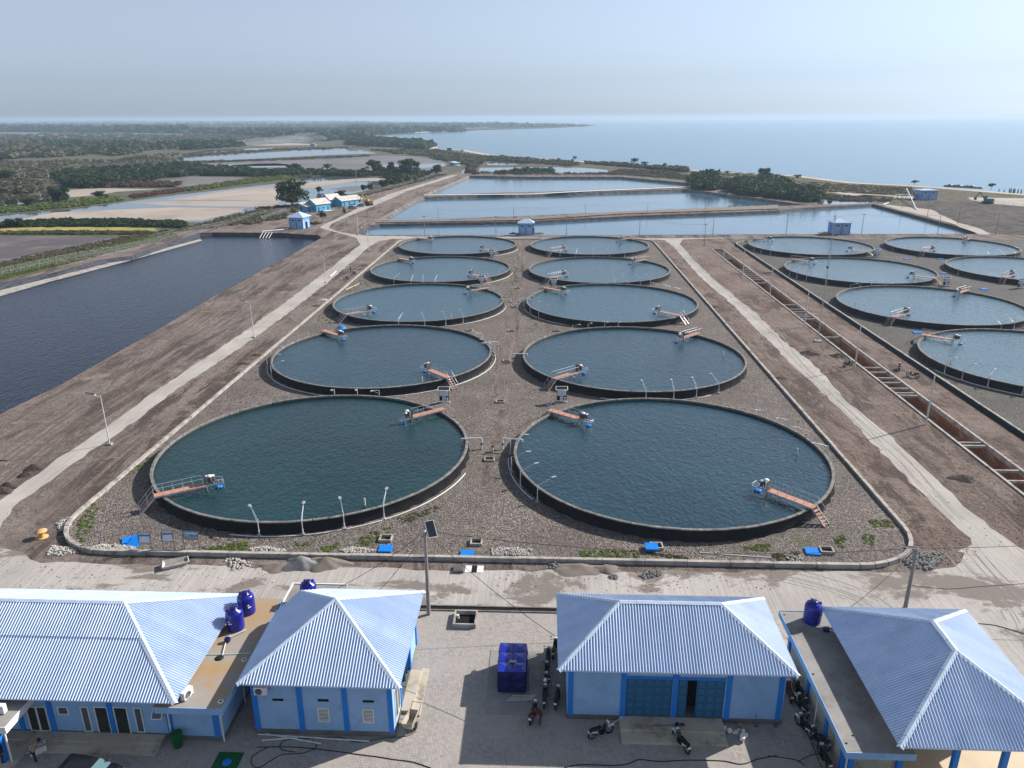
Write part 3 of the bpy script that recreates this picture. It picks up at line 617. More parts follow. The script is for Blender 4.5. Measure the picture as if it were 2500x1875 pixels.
for n,i_,o_,side in BR:
    I=G(*i_,DZ); O=G(*o_,DZ); c=TC[n]
    ang=math.atan2(O.y-I.y,O.x-I.x)
    # slide along its own line so that the stair foot clears the rim
    d=Vector((math.cos(ang),math.sin(ang),0)); 
    p=Vector((O.x,O.y,0)); 
    r=(p-c).length
    if n in ('L1','R1'): pass
    if r<TR+.35 or r>TR+1.2 or int(n[1])>2 or n[0] in 'ST':
        u=(p-c).normalized(); q=c+u*(TR+.6); p=q
        if int(n[1])>2 or n[0] in 'ST':     # far ones: heading blends towards the tank's centre
            ang=math.atan2(u.y,u.x)*.5+ang*.5 if abs(math.atan2(u.y,u.x)-ang)<PI else ang
    t=W0 if first[0] else copy_tree(W0)
    t.location=(p.x,p.y,GZ*0); t.rotation_euler=(0,0,ang)
    vis='deck and stairs'
    cc={'west':'left','east':'right'}[side]
    tag(t,'terracotta walkway with grey handrails, %s side of %s'%(cc,tname(n)),'walkway','walkways over the tank rims')
    a=WP if first[0] else copy_tree(WP)
    a.rotation_euler=(0,0,ang); e=p-Vector((math.cos(ang),math.sin(ang),0))*6.6; a.location=(e.x,e.y,0)
    tag(a,'white capped pump at walkway end, %s side of %s'%(cc,tname(n)),'pump','aerator pumps at the walkway ends')
    first[0]=False
# ---------------------------------------------------------------- little flood lamps leaning over the rims
def make_lamp():
    t=bpy.data.objects.new('tank_lamp',None); C.objects.link(t)
    MB().box(-.2,.2,-.2,.2,0,.22).build('lamp_base',MT['concrete'],t)
    b=MB(); b.tube((0,0,.1),(0,0,.75),.085,8); b.tube((0,0,.7),(0,0,2.15),.05,7); b.build('lamp_post',MT['polewhite'],t)
    b=MB(); b.tube((0,0,2.1),(2.0,0,2.75),.028,6); b.tube((0,0,1.5),(1.9,0,2.7),.022,6); b.tube((0,0,2.15),(0,0,1.5),.03,6); b.build('lamp_arm',MT['galv'],t)
    b=MB(); b.box(1.9,2.5,-.15,.15,2.72,2.79); b.build('lamp_head',MT['galv'],t); return t
LM=make_lamp(); lf=[True]
LAMPS=[('L1',[(631,1317),(740,1312),(842,1297),(942,1275)],'front'),('R1',[(1241,1157),(1262,1194),(1303,1232)],'left'),('R1',[(1884,1028),(1945,1056),(1995,1089),(2029,1128)],'right'),
('L2',[(648,905),(658,926)],'left'),('R2',[(1572.5,971.5),(1638,974.7),(1700,974.7),(1755,963.6)],'front'),('L3',[(985,791),(1035,794),(1087,797.5),(1130,792.7)],'front'),('R3',[(1279,752),(1290,769),(1313,778.5)],'left')]
LA=[('L1',[78,88,98],'back'),('L2',[5,14,24,32],'right'),('L2',[174,183],'upper left'),('R2',[100,110,120,92],'back'),('R1',[176],'upper left'),('R3',[30,40,50],'right'),('L4',[-105,-96,-87,-120],'front'),('R4',[-52,-62,-72,-82],'front'),('L5',[30,40],'right'),('R5',[-60,-75,-90,-105,-120],'front'),
('S1',[195,206,217],'left'),('S2',[190,200,210],'left'),('S3',[-75,-65,-55],'front'),('S3',[115,105,95,125],'back'),('S4',[196,206,218,232],'left'),('S2',[35,45],'right'),('S1',[40],'right'),('T1',[-40,-55,-70,-85],'front'),('T1',[190],'left'),('T2',[190],'left'),('T2',[110,120],'back')]
jobs=[]
for n,P_,side in LAMPS:
    for k,p in enumerate(P_):
        g=G(*p); c=TC[n]; a=math.atan2(g.y-c.y,g.x-c.x); jobs.append((n,a,side,k,len(P_)))
for n,P_,side in LA:
    for k,a in enumerate(P_): jobs.append((n,R(a),side,k,len(P_)))
ordn=['first','second','third','fourth','fifth']
for n,a,side,k,m_ in jobs:
    t=LM if lf[0] else copy_tree(LM); lf[0]=False; c=TC[n]
    t.location=(c.x+(TR+.62)*math.cos(a),c.y+(TR+.62)*math.sin(a),GZ); t.rotation_euler=(0,0,a+PI+random.uniform(-.25,.25)+(.5 if (n,side)==('L1','front') and k<1 else 0)-(.5 if (n,side)==('L1','front') and k==3 else 0))
    tag(t,'%s flood lamp along the %s rim of %s'%(ordn[k],side,tname(n)),'lamp','flood lamps leaning over the tank rims')
# white water pipes round the tank feet, outlet pipes, gauges
def arc(n,a0,a1,r=TR+.75,z=GZ+.08,st=3): return [Vector((TC[n].x+r*math.cos(R(a)),TC[n].y+r*math.sin(R(a)),z)) for a in np.arange(a0,a1+.1,st)]
for n,a0,a1 in (('L1',-100,-12),('L2',-60,15),('L2',195,300),('L3',-75,0),('L4',-60,0),('L5',-50,-5),('R1',180,214),('R2',-110,-58),('R3',190,240),('S4',190,262)):
    MB().path(arc(n,a0,a1),.07,6).build('water_pipe',MT['pvc']); o=bpy.context.scene.collection.objects[-1]
    tag(o,'white pipe lying along the foot of the %s'%tname(n),'pipe','white pipes at the tank feet')
    if n=='L2' and a0>0: o['label']='white pipe at the back left foot of the second tank of the left column'
def outlet(n,a,label):
    c=TC[n]; u=Vector((math.cos(a),math.sin(a),0)); p=c+u*(TR-.8); q=c+u*(TR+1.9); t=thing('outlet_pipe',label,'pipe',(q.x,q.y,0),0,'outlet pipes over the rims')
    b=MB(); b.path([p-q+Vector((0,0,1.45)),p-q+Vector((0,0,1.75)),Vector((0,0,1.75)),Vector((0,0,.1))],.11,8); b.build('pipe_run',MT['pvc'],t)
    MB().cbox((0,0,.9),(.3,.3,.3)).build('valve',MT['steeldark'],t)
outlet('L1',R(8),'white elbow pipe with black valve leaving the right side of the nearest left tank')
outlet('R1',R(172),'white elbow pipe leaving the left side of the nearest centre tank')
outlet('R2',R(182),'white elbow pipe leaving the left side of the second centre tank')
outlet('L3',R(2),'white elbow pipe leaving the right side of the third left tank')
outlet('R3',R(178),'white elbow pipe leaving the left side of the third centre tank')
outlet('L2',R(18),'white elbow pipe leaving the right side of the second left tank')
for p,lab in (((891,1232),'nearest left tank'),((1946,1108),'nearest centre tank'),((1031,931),'second left tank'),((1766,868),'second centre tank'),((2088,745),'second tank beyond the trench'),((2321,886),'nearest tank beyond the trench'),((1102,775),'third left tank'),((1666,740),'third centre tank')):
    g=G(*p,1.2); o=MB().tube((0,0,-.3),(0,0,.9),.09,8).build('standpipe',MT['pvc']); o.location=(g.x,g.y,1.1); tag(o,'white standpipe poking out of the water of the %s'%lab,'pipe','standpipes in the tanks')
# ---------------------------------------------------------------- control kiosks with a solar panel
def make_kiosk():
    t=bpy.data.objects.new('control_kiosk',None); C.objects.link(t)
    MB().box(-.85,.85,-.4,.4,0,.32).build('plinth',MT['concrete'],t)
    for x in (-.72,.72): 
        for y in (-.2,.2): MB().tube((x,y,.3),(x,y,2.3),.035,6).build('post',MT['steeldark'],t)
    for x in (-.36,.36): MB().box(x-.33,x+.33,-.22,.2,1.3,2.15).build('cabinet_door',MT['signgrey'],t)
    MB().box(-.3,.25,-.2,.1,.55,1.2).build('meter_box',MT['signgrey'],t)
    MB().box(-.7,.7,.05,.15,.4,1.25).build('back_board',MT['black'],t)
    MB().box(.42,.6,-.25,-.1,.45,1.0).build('pump_head',MT['white'],t)
    T=Matrix.Translation((0,0,2.5))@Matrix.Rotation(R(14),4,'X')
    MB().box(-.95,.95,-.55,.55,-.04,0,T).build('panel_frame',MT['white'],t); MB().box(-.87,.87,-.47,.47,0.002,.012,T).build('solar_panel',MT['solar'],t); return t
KT=make_kiosk(); kf=True
for p,lab in (((1085,985),'between the first and second left tanks'),((1371,984),'between the first and second centre tanks'),((1176,697),'between the third and fourth left tanks'),((1352,703),'between the third and fourth centre tanks'),((1200,630),'between the fourth and fifth left tanks'),((2140,629),'beside the farthest tank beyond the trench'),((2309,700),'beside the third tank beyond the trench'),((2491,705),'at the right edge beside a cut off tank')):
    t=KT if kf else copy_tree(KT); kf=False; g=G(*p); t.location=(g.x,g.y,0); tag(t,'grey control kiosk under a solar panel %s'%lab,'control box','control kiosks beside the tanks')
# ---------------------------------------------------------------- pits and blue covers
def pit(p,w,l,h,label,z=GZ,rz=0):
    g=G(*p,z+h*.5); t=thing('concrete_pit',label,'pit',(g.x,g.y,z),rz,'open concrete pits'); tk=.14
    b=MB(); b.box(-w/2,w/2,-l/2,-l/2+tk,0,h); b.box(-w/2,w/2,l/2-tk,l/2,0,h); b.box(-w/2,-w/2+tk,-l/2+tk,l/2-tk,0,h); b.box(w/2-tk,w/2,-l/2+tk,l/2-tk,0,h); b.build('pit_rim',MT['concrete'],t)
    MB().box(-w/2+tk,w/2-tk,-l/2+tk,l/2-tk,0,.02).build('pit_dark_bottom',MT['black'],t); return t  # black sheet paints the darkness of a deeper, wet pit; no hole below
def lid(p,w,l,label,rz=0,tilt=0,z=GZ):
    g=G(*p,z+.15); t=thing('pit_cover',label,'cover',(g.x,g.y,z),rz,'blue pit covers')
    b=MB(); T=Matrix.Rotation(tilt,4,'X'); b.box(-w/2,w/2,-l/2,l/2,0,.16,T); b.build('cover_plate',MT['lidblue'],t)
    b=MB(); 
    for y in (-l/4,l/4): b.tube(T@Vector((-.12,y,.17)),T@Vector((.12,y,.17)),.015,5)
    b.build('cover_handle',MT['galv'],t); return t
pit((942,1314),1.35,1.25,.3,'open concrete pit beside the leftmost single blue cover'); lid((941,1338),1.35,1.3,'square blue cover in front of an open pit, left of the concrete pole')
pit((1163,1323),1.25,1.2,.3,'open concrete pit near the front kerb right of the concrete pole'); lid((1140,1350),1.3,1.2,'square blue cover on the front kerb right of the concrete pole')
pit((1603,1333),1.3,1.2,.3,'open concrete pit mostly under a blue cover before the nearest centre tank'); lid((1591,1333),1.35,1.3,'blue cover lying half over a pit before the nearest centre tank',z=GZ+.3)
pit((2018,1343),1.35,1.2,.3,'open concrete pit near the rounded right corner of the kerb',rz=-.1); lid((1984,1345),1.45,1.3,'blue cover near the rounded right corner of the kerb',rz=-.12)
lid((318,1316),1.6,1.35,'blue cover lying flat left of the sign boards',.5); lid((333,1318),1.3,1.8,'blue cover propped on another beside the sign boards',-.15,R(12),GZ+.18)
for p,l in (((1221,980),'between the nearest tank pairs'),((1195,1121),'in the middle aisle beside the nearest left tank'),((1237,881),'in the aisle between the second tanks'),((1249,807),'in the aisle behind the second tanks'),((1147,806),'behind the second left tank'),((1257,749),'in the aisle between the third tanks'),((1263.6,703),'in the aisle behind the third tanks'),((1360,807),'behind the second centre tank')): pit(p,1.35,1.1,.25,'small open concrete pit %s'%l)
for p,l in (((2215,632),'behind the third tank beyond the trench'),((2297,632),'in front of the farthest right edge tank'),((2304,666),'left of the cut off right edge tank'),((2403,705),'behind the second tank beyond the trench'),((2240,811),'beside the walkway of the nearest tank beyond the trench'),((2147,608),'left of the farthest right edge tank')): lid(p,1.7,1.5,'pale blue cover on dark gravel %s'%l)
t=pit((1136,1511),2.05,2.1,.42,'large open concrete pit in the paving by the drain',z=.016); MB().tube((-.7,.35,0),(-.7,.35,.38),.13,10).build('white_pipe',MT['pvc'],t)
t=thing('road_hatch','open hatch in a pale slab set into the road','hatch',G(1158,1390)); b=MB(); b.box(-.9,-.28,-.6,.6,0,.05); b.box(.28,.9,-.6,.6,0,.05); b.build('hatch_frame',MT['white'],t); MB().box(-.28,.28,-.6,.6,.0,.02).build('hatch_opening',MT['black'],t)
t=thing('hatch_cover','grey concrete hatch cover lying on the road','cover',G(1121,1392)); MB().box(-.5,.5,-.55,.55,.0,.3).build('cover_slab',MT['concdark'],t); MB().box(-.4,.4,-.45,.45,.3,.33).build('cover_panel',MT['steeldark'],t)
# ---------------------------------------------------------------- rust stained trench with cross beams
ch=tag(thing('trench',None,None,(0,0,0)),kind='structure')
b=MB(); b.box(56.9,57.25,40,262.8,-1.7,.16); b.build('trench_wall',MT['concrete'],ch); b=MB(); b.box(60.6,60.95,40,262.8,-1.7,.16); b.build('trench_wall',MT['concrete'],ch)
b=MB(); b.box(60.56,60.597,40,262.5,-1.7,-.55); b.box(57.253,57.29,40,262.5,-1.7,-.55); b.build('mud_stain',MT['rustin'],ch)
MB().box(57.25,60.6,40,262.5,-1.75,-1.55).build('trench_floor',MT['rustin'],ch)
MB().box(57.25,60.6,262.5,262.8,-1.7,.15).build('trench_end',MT['concrete'],ch)
ys=[G(*F_((x,y))[0]).y for x,y in ((100,545),(125,560),(150,575),(170,600),(400,770),(430,805),(460,825),(490,845),(520,860),(555,880),(745,1020),(1050,1255),(1090,1290),(1130,1335),(1180,1370),(1220,1415),(1290,1450),(1320,1470))]+[G(*Q9((x,y))[0]).y for x,y in ((1820,490),(1850,515),(2070,705),(2170,785))]+[257,254,251,248,245,226,223,220,217,70,66,62,58]
for y in ys: MB().box(57.25,60.6,y-.13,y+.13,-.3,.03+random.uniform(-.02,.02)).build('cross_beam',MT['concrete'],ch)

def ragged(name,mat,x,w,y0,y1,z,step=1.2,amp=.35):
    L=[];Rr=[]; y=y0
    while y<y1: d=amp*math.sin(y*.13)+random.uniform(-.15,.15); L.append((x-w/2+d+random.uniform(-.25,.25)*w,y)); Rr.append((x+w/2+d+random.uniform(-.25,.25)*w,y)); y+=step
    return tag(MB().poly(L+Rr[::-1],z).build(name,mat),kind='structure')
for x in (-8.0,-5.9): ragged('aisle_track',MT['dirt'],x,.75,112,282,GZ+.006)
ragged('aisle_track',MT['dirt'],-6.9,1.6,84,110,GZ+.006,1.0,.8)

def marks(name,mat,pts,n,gap,w,z,wob=.25,broken=.25):
    P=[G(x,y) for x,y in pts]; Q=[]
    for i in range(len(P)-1):
        a,b_,c,d_=P[max(i-1,0)],P[i],P[i+1],P[min(i+2,len(P)-1)]; m_=max(4,int((c-b_).length/1.5))
        for k in range(m_): t_=k/m_; Q.append(.5*((2*b_)+(c-a)*t_+(2*a-5*b_+4*c-d_)*t_**2+(3*b_-a-3*c+d_)*t_**3))
    b=MB()
    for j in range(n):
        o=(j-(n-1)/2)*gap+random.uniform(-.15,.15); ph_=random.uniform(0,6); pr=None
        for i in range(len(Q)-1):
            d=(Q[i+1]-Q[i]).normalized(); nn=Vector((-d.y,d.x,0)); c=Q[i]+nn*(o+wob*math.sin(i*.17+ph_)); ww=w*random.uniform(.4,1.2)
            cur=(c-nn*ww/2,c+nn*ww/2)
            if any(inpoly(h,c.x+q,c.y) for h in holes for q in (-1.2,1.2)): pr=None; continue
            if pr and random.random()>broken*(.5+.5*math.sin(i*.3+ph_)): b.add([(p.x,p.y,z+j*.0004) for p in (pr[0],cur[0],cur[1],pr[1])],[(0,1,2,3)])
            pr=cur
    return tag(b.build(name,MT[mat]),kind='structure')
marks('tyre_marks','tyremark',[(1640,590),(1745,690),(1880,800),(1935,870),(2000,935),(2090,1020),(2200,1120),(2290,1225),(2370,1300)],6,.42,.13,.017,.35,.3)
marks('tyre_ruts','rutdark',[(1960,880),(2060,960),(2120,1010),(2180,1090),(2260,1180),(2330,1290)],3,.5,.16,.006,.5,.45)
marks('tyre_ruts','rutdark',[(2080,960),(2110,1010),(2200,1100),(2330,1190),(2440,1290),(2490,1350)],4,.9,.17,.006,.7,.5)
marks('tyre_ruts','rutdark',[(60,1215),(200,1060),(420,900),(640,720),(800,600)],6,1.7,.3,.006,.7,.55)
marks('tyre_ruts','rutdark',[(0,1180),(190,1010),(390,850),(610,680),(770,575)],5,1.3,.35,.006,.9,.5)
marks('tyre_ruts','rutdark',[(1640,650),(1730,720),(1830,830),(1930,950),(2060,1080)],3,1.0,.15,.006,.6,.5)
marks('tyre_marks','tyremark',[(2340,1330),(2400,1400),(2500,1500),(2560,1640)],7,.6,.12,.017,.2,.4)
marks('tyre_marks','tyremark',[(1900,1400),(2050,1440),(2150,1490),(2230,1600)],6,.5,.1,.017,.2,.4)
# ---------------------------------------------------------------- buildings
AMP=.055; PITCH_=.215
def corr(poly,udir,name,parent,mat,amp=AMP,pitch=PITCH_,lap=None):
    """corrugated sheet filling a convex 3D polygon; ribs run up the slope, across udir"""
    P=[Vector(p) for p in poly]; u=Vector(udir).normalized(); nrm=(P[1]-P[0]).cross(P[2]-P[0]).normalized()
    if nrm.z<0: nrm=-nrm
    v=nrm.cross(u); 
    if v.z<0: v=-v
    o=P[0]; uv=[((p-o).dot(u),(p-o).dot(v)) for p in P]; us=[a for a,_ in uv]; st=pitch/8
    xs=np.arange(min(us)+1e-3,max(us),st); vs=[];cols=[]
    for x in xs:
        hit=[]
        for i in range(len(uv)):
            (x0,y0),(x1,y1)=uv[i],uv[(i+1)%len(uv)]
            if (x0-x)*(x1-x)<=0 and abs(x1-x0)>1e-9: hit.append(y0+(x-x0)/(x1-x0)*(y1-y0))
        if len(hit)<2: cols.append(None); continue
        h=amp*math.sin(2*PI*x/pitch); a,b_=min(hit),max(hit); cols.append(len(vs))
        if lap is None: vs+=[o+u*x+v*a+nrm*h, o+u*x+v*b_+nrm*h]
        else:
            m_=min(max(lap,a),b_); vs+=[o+u*x+v*a+nrm*(h-.02),o+u*x+v*m_+nrm*(h-.02),o+u*x+v*(m_-.05 if m_>a+.1 else m_)+nrm*(h+.02),o+u*x+v*b_+nrm*(h+.02)]
    k=2 if lap is None else 4; fs=[]
    for c0,c1 in zip(cols[:-1],cols[1:]):
        if c0 is None or c1 is None: continue
        for q in range(0,k-1,2): fs.append((c0+q,c1+q,c1+q+1,c0+q+1))
    b=MB(); b.add(vs,fs,True); off=random.randrange(50)
    if mat is MT['roofsheet']:
        tone=[random.Random(off+q).randrange(3) for q in range(400)]; per=k//2; b.mi=[tone[min(399,int((i//per)/(8*4)))] for i in range(len(fs))]; mat=[MT['roofsheet%d'%q] for q in range(3)]
    return b.build(name,mat,parent)
def cap(parent,a,b,n,name='ridge_cap',w=.22,drop=.11,lift=.05):
    a,b=Vector(a),Vector(b); d=b-a; side=Vector((d.y,-d.x,0)).normalized()
    for k in range(n):
        p=a+d*(k/n); q=a+d*((k+1.03)/n if k<n-1 else 1); l=lift+.012*(k%2)+.004*k/n
        f=MB(); vs=[p+side*w+Vector((0,0,l-drop)),p+Vector((0,0,l)),p-side*w+Vector((0,0,l-drop)),q+side*w+Vector((0,0,l-drop)),q+Vector((0,0,l)),q-side*w+Vector((0,0,l-drop))]
        vs+=[v_-Vector((0,0,.02)) for v_ in vs]
        f.add(vs,[(0,3,4,1),(1,4,5,2),(6,7,10,9),(7,8,11,10),(0,1,7,6),(1,2,8,7),(3,9,10,4),(4,10,11,5)]); f.build(name,MT['roofwhite'],parent)
def hip(t,x0,x1,y0,y1,ze,zr,lap=None,mat='roofsheet',ncap=7):
    r=bpy.data.objects.new('roof',None); C.objects.link(r); r.parent=t
    m=MT[mat]
    if x1-x0>=y1-y0: h=(y1-y0)/2; ra=Vector((x0+h,(y0+y1)/2,zr)); rb=Vector((x1-h,(y0+y1)/2,zr))
    else: h=(x1-x0)/2; ra=Vector(((x0+x1)/2,y0+h,zr)); rb=Vector(((x0+x1)/2,y1-h,zr))
    a,b,c,d=(Vector(p) for p in ((x0,y0,ze),(x1,y0,ze),(x1,y1,ze),(x0,y1,ze)))
    if x1-x0>=y1-y0:
        F=[([a,b,rb,ra],(1,0,0)),([c,d,ra,rb],(1,0,0)),([b,c,rb],(0,1,0)),([d,a,ra],(0,1,0))]; H=[(a,ra),(b,rb),(c,rb),(d,ra)]
    else:
        F=[([a,b,ra],(1,0,0)),([c,d,rb],(1,0,0)),([b,c,rb,ra],(0,1,0)),([d,a,ra,rb],(0,1,0))]; H=[(a,ra),(b,ra),(c,rb),(d,rb)]
    for i,(f,u) in enumerate(F):
        corr([p for p in f],u,'roof_slope',r,m,lap=lap if i<2 else None)
    for p,q in H: cap(r,p,q,ncap)
    if (rb-ra).length>.5: cap(r,ra,rb,max(3,round((rb-ra).length/1.2)))
    return r,ra,rb
def fascia(parent,x0,x1,y0,y1,z,w=.05,h=.16,mat='roofwhite'):
    b=MB(); b.box(x0,x1,y0,y0+w,z-h,z-.035); b.box(x0,x1,y1-w,y1,z-h,z-.035); b.box(x0,x0+w,y0+w,y1-w,z-h,z-.035); b.box(x1-w,x1,y0+w,y1-w,z-h,z-.035); b.build('fascia',MT[mat],parent)
    MB().box(x0+w,x1-w,y0+w,y1-w,z-h,z-h+.03).build('soffit',MT['white'],parent)
def ac(loc,rz,label):
    t=thing('air_conditioner',label,'air conditioner',loc,rz,'outdoor air conditioner units')
    MB().box(-.45,.45,-.17,.17,.05,.68).build('casing',MT['white'],t); MB().lathe([(0,0),(.24,0),(.26,.03)],18,(0,0,0),Matrix.Translation((-.1,-.172,.36))@Matrix.Rotation(R(90),4,'X')).build('fan_grille',MT['steeldark'],t)
    b=MB(); [b.box(-.4,-.37+.0,-.171,-.17,.1,.6) for _ in (0,)]; b.box(.2,.42,-.176,-.171,.15,.6); b.build('side_grille',MT['signgrey'],t); 
    b=MB(); b.box(-.4,-.32,-.2,.2,0,.05); b.box(.32,.4,-.2,.2,0,.05); b.build('foot',MT['steeldark'],t)
def vx(px,py,y): return GV(px,py,y).x
s53=lambda x,y:(x/5.53,1600+y/5.53); s42=lambda x,y:(540+x/4.254,1400+y/4.254); s34=lambda x,y:(1340+x/3.456,1420+y/3.456); s4b=lambda x,y:(380+x/5.53,1600+y/5.53)
def window(t,x0,x1,z0,z1,y,panes=1,glass='glass',fr=.07,name='window',dep=.06):
    w_=MB(); 
    w_.box(x0,x1,y-dep,y,z0,z0+fr); w_.box(x0,x1,y-dep,y,z1-fr,z1); w_.box(x0,x0+fr,y-dep,y,z0+fr,z1-fr); w_.box(x1-fr,x1,y-dep,y,z0+fr,z1-fr)
    for k in range(1,panes): c_=x0+(x1-x0)*k/panes; w_.box(c_-fr*.8,c_+fr*.8,y-dep,y,z0+fr,z1-fr)
    o=w_.build(name,MT['white'],t); e=(x1-x0-fr)/panes
    for k in range(panes): MB().box(x0+fr*.5+e*k,x0+fr*.5+e*(k+1),y-.02,y-.004,z0+fr*.6,z1-fr*.6).build('pane',MT[glass],o)
    return o
def pil(t,x,y0,z0,z1,w=.32,d=.09): return MB().box(x-w/2,x+w/2,y0-d,y0,z0,z1).build('pilaster',MT['pilaster'],t)
# --- B3: store with two panelled doors
y=45.85; X0,X1,Y1=2.07,17.85,53.8
t=thing('store_building','pale blue store with two panelled blue double doors under a hipped sheet roof','building')
w_=MB(); D0,D1,DP,D2,D3=vx(*s34(640,1120),y),vx(*s34(1025,1120),y),0,vx(*s34(1072,1120),y),vx(*s34(1465,1120),y); zl=GV(*s34(1000,812),y).z; PZ=.42
w_.box(X0,D0,y,y+.15,PZ,4.9); w_.box(D3,X1,y,y+.15,PZ,4.9); w_.box(D0,D3,y,y+.15,zl,4.9); w_.box(D1,D2,y,y+.15,PZ,zl)
w_.box(X0,X0+.15,y+.15,Y1,PZ,4.9); w_.box(X1-.15,X1,y+.15,Y1,PZ,4.9); w_.box(X0,X1,Y1,Y1+.15,PZ,4.9); w_.build('wall',MT['wallblue'],t)
MB().box(X0-.05,X1+.05,y-.05,Y1+.2,0,PZ).build('plinth',MT['plinth'],t)
for px in ((178,1105),(617,1125),(1047,1140),(1492,1160),(1925,1165)): pil(t,vx(*s34(*px),y),y,PZ-.05,4.88,.36)
pil(t,X0+.1,y+.6,PZ,4.8,.0001)
for yy in (49.5,53.4): MB().box(X0-.08,X0,yy-.17,yy+.17,PZ,4.85).build('pilaster',MT['pilaster'],t); MB().box(X1,X1+.08,yy-.17,yy+.17,PZ,4.85).build('pilaster',MT['pilaster'],t)
MB().box(D0,D1,y-.06,y-.003,zl-.12,zl+.1).build('lintel',MT['pilaster'],t); MB().box(D2,D3,y-.06,y-.003,zl-.12,zl+.1).build('lintel',MT['pilaster'],t)
def panel_door(x0,x1,cols,open_=None):
    cw_=(x1-x0)/5; rh=(zl-.12-PZ)/5
    for c in range(5):
        if c in cols:
            d_=MB().box(x0+c*cw_+.004,x0+(c+1)*cw_-.004,y+.03,y+.08,PZ,zl-.12).build('door_leaf',MT['doorblue'],t)
            for r in range(5):
                xa,xb,za,zb=x0+c*cw_+.09,x0+(c+1)*cw_-.09,PZ+r*rh+.09,PZ+(r+1)*rh-.09
                MB().box(xa,xb,y+.012,y+.0295,za,zb).build('door_panel',MT['doorblue'],d_)
                MB().box(xa-.03,xb+.03,y+.0225,y+.0292,za-.03,zb+.03).build('panel_groove',MT['doorline'],d_)
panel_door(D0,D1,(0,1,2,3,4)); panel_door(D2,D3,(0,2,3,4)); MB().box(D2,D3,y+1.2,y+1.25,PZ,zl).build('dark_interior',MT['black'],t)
st=MB(); xs0,xs1=vx(*s34(610,1180),y-1.5),vx(*s34(1505,1190),y-1.5)
MB().box(xs0,xs1,y-1.35,y-.05,0,.4).build('step',MT['step'],t); MB().box(xs0+.01,xs1-.01,y-2.35,y-1.35,0,.2).build('step',MT['step'],t)
hip(t,1.35,18.42,45.08,54.5,5.0,7.65); fascia(t,1.42,18.35,45.15,54.43,5.0)
STEP=(xs0,xs1,y)
# --- B2: square pavilion, far left roof corner cut off
y=43.6; X0,X1,Y1=-20.62,-10.45,53.6
t=thing('pump_office','pale blue office with louvred windows under a steep pyramid sheet roof','building')
w_=MB(); w_.box(X0,X1,y,y+.15,.42,4.9); w_.box(X0,X0+.15,y+.15,50.6,.42,4.9); w_.box(X1-.15,X1,y+.15,46.3,.42,4.9); w_.box(X1-1.2,X1-1.05,46.3,50.4,.42,4.9); w_.box(X1-.15,X1,50.4,Y1,.42,4.9); w_.box(X0+2.6,X1,Y1,Y1+.15,.42,4.9); w_.build('wall',MT['wallblue'],t)
MB().box(X0-.05,X1+.05,y-.05,51,0,.42).build('plinth',MT['plinth'],t)
for px in ((390,1600),(850,1610),(1310,1610),(1775,1630)): pil(t,vx(*s42(*px),y),y,.38,4.88,.36)
for yy in (46.3,50.4,53.4): MB().box(X1-.2,X1+.1,yy-.17,yy+.17,.42,4.85).build('pilaster',MT['pilaster'],t)
for a,b in (((530,1298),(648,1325)),((1000,1303),(1118,1332)),((1468,1315),(1586,1342))):
    p,q=GV(*s42(*a),y),GV(*s42(*b),y); o=MB().box(p.x,q.x,y-.01,y+.02,q.z,p.z).build('air_vent',MT['black'],t)
for a,b in (((1015,1392),(1132,1540)),((1475,1403),(1594,1550))):
    p,q=GV(*s42(*a),y),GV(*s42(*b),y); xa=vx(*s42(b[0]-118,b[1]),y); xb=vx(*s42(*b),y); o=window(t,xa,xb,q.z,p.z,y,1,'glassgrey',.06,'louvre_window'); 
    for k in range(9): z=q.z+.1+(p.z-q.z-.2)*k/8.5; MB().box(xa+.06,xb-.06,y-.055,y-.025,z,z+.05).build('louvre_slat',MT['white'],o)
# folded blue doors and porch on the right side
for k,yy in enumerate((46.6,47.5,48.9,49.8)): MB().box(X1-1.0,X1-.1,yy,yy+.06,.45,3.6).build('door_leaf',MT['doorblue'],t)
MB().box(X1-1.0,X1-.02,46.4,50.2,3.62,4.9).build('porch_beam',MT['wallblue'],t)
MB().box(X1+.0,X1+.9,45.9,50.4,.0,.28).build('step',MT['step'],t); MB().box(X1+.9,X1+1.5,45.6,50.8,0,.14).build('step',MT['step'],t)
o=MB(); o.box(X1,X1+.05,44.2,46.0,.7,.8); o.box(X1,X1+.05,44.2,46.0,3.5,3.6); [o.box(X1,X1+.05,q-.05,q+.05,.8,3.5) for q in (44.25,45.1,45.95)]; w2=o.build('window',MT['white'],t)
for a,b in ((44.3,45.05),(45.15,45.9)): MB().box(X1+.004,X1+.03,a,b,.8,3.5).build('pane',MT['glassgrey'],w2)
r=bpy.data.objects.new('roof',None); C.objects.link(r); r.parent=t
ap=Vector((-15.48,48.65,8.15)); a,b,c=Vector((-21.25,42.83,5)),Vector((-9.70,42.83,5)),Vector((-9.70,54.45,5)); e1=Vector((-21.25,51.15,5)); e2=Vector((-18.2,54.45,5)); d4=Vector((-21.25,54.45,5)); P2=ap+(d4-ap)*.722
corr([a,b,ap],(1,0,0),'roof_slope',r,MT['roofsheet']); corr([b,c,ap],(0,1,0),'roof_slope',r,MT['roofsheet'])
corr([e1,a,ap,P2],(0,1,0),'roof_slope',r,MT['roofsheet']); corr([c,e2,P2,ap],(1,0,0),'roof_slope',r,MT['roofsheet'])
for p,q,n in ((a,ap,8),(b,ap,8),(c,ap,8),(P2,ap,5)): cap(r,p,q,n)
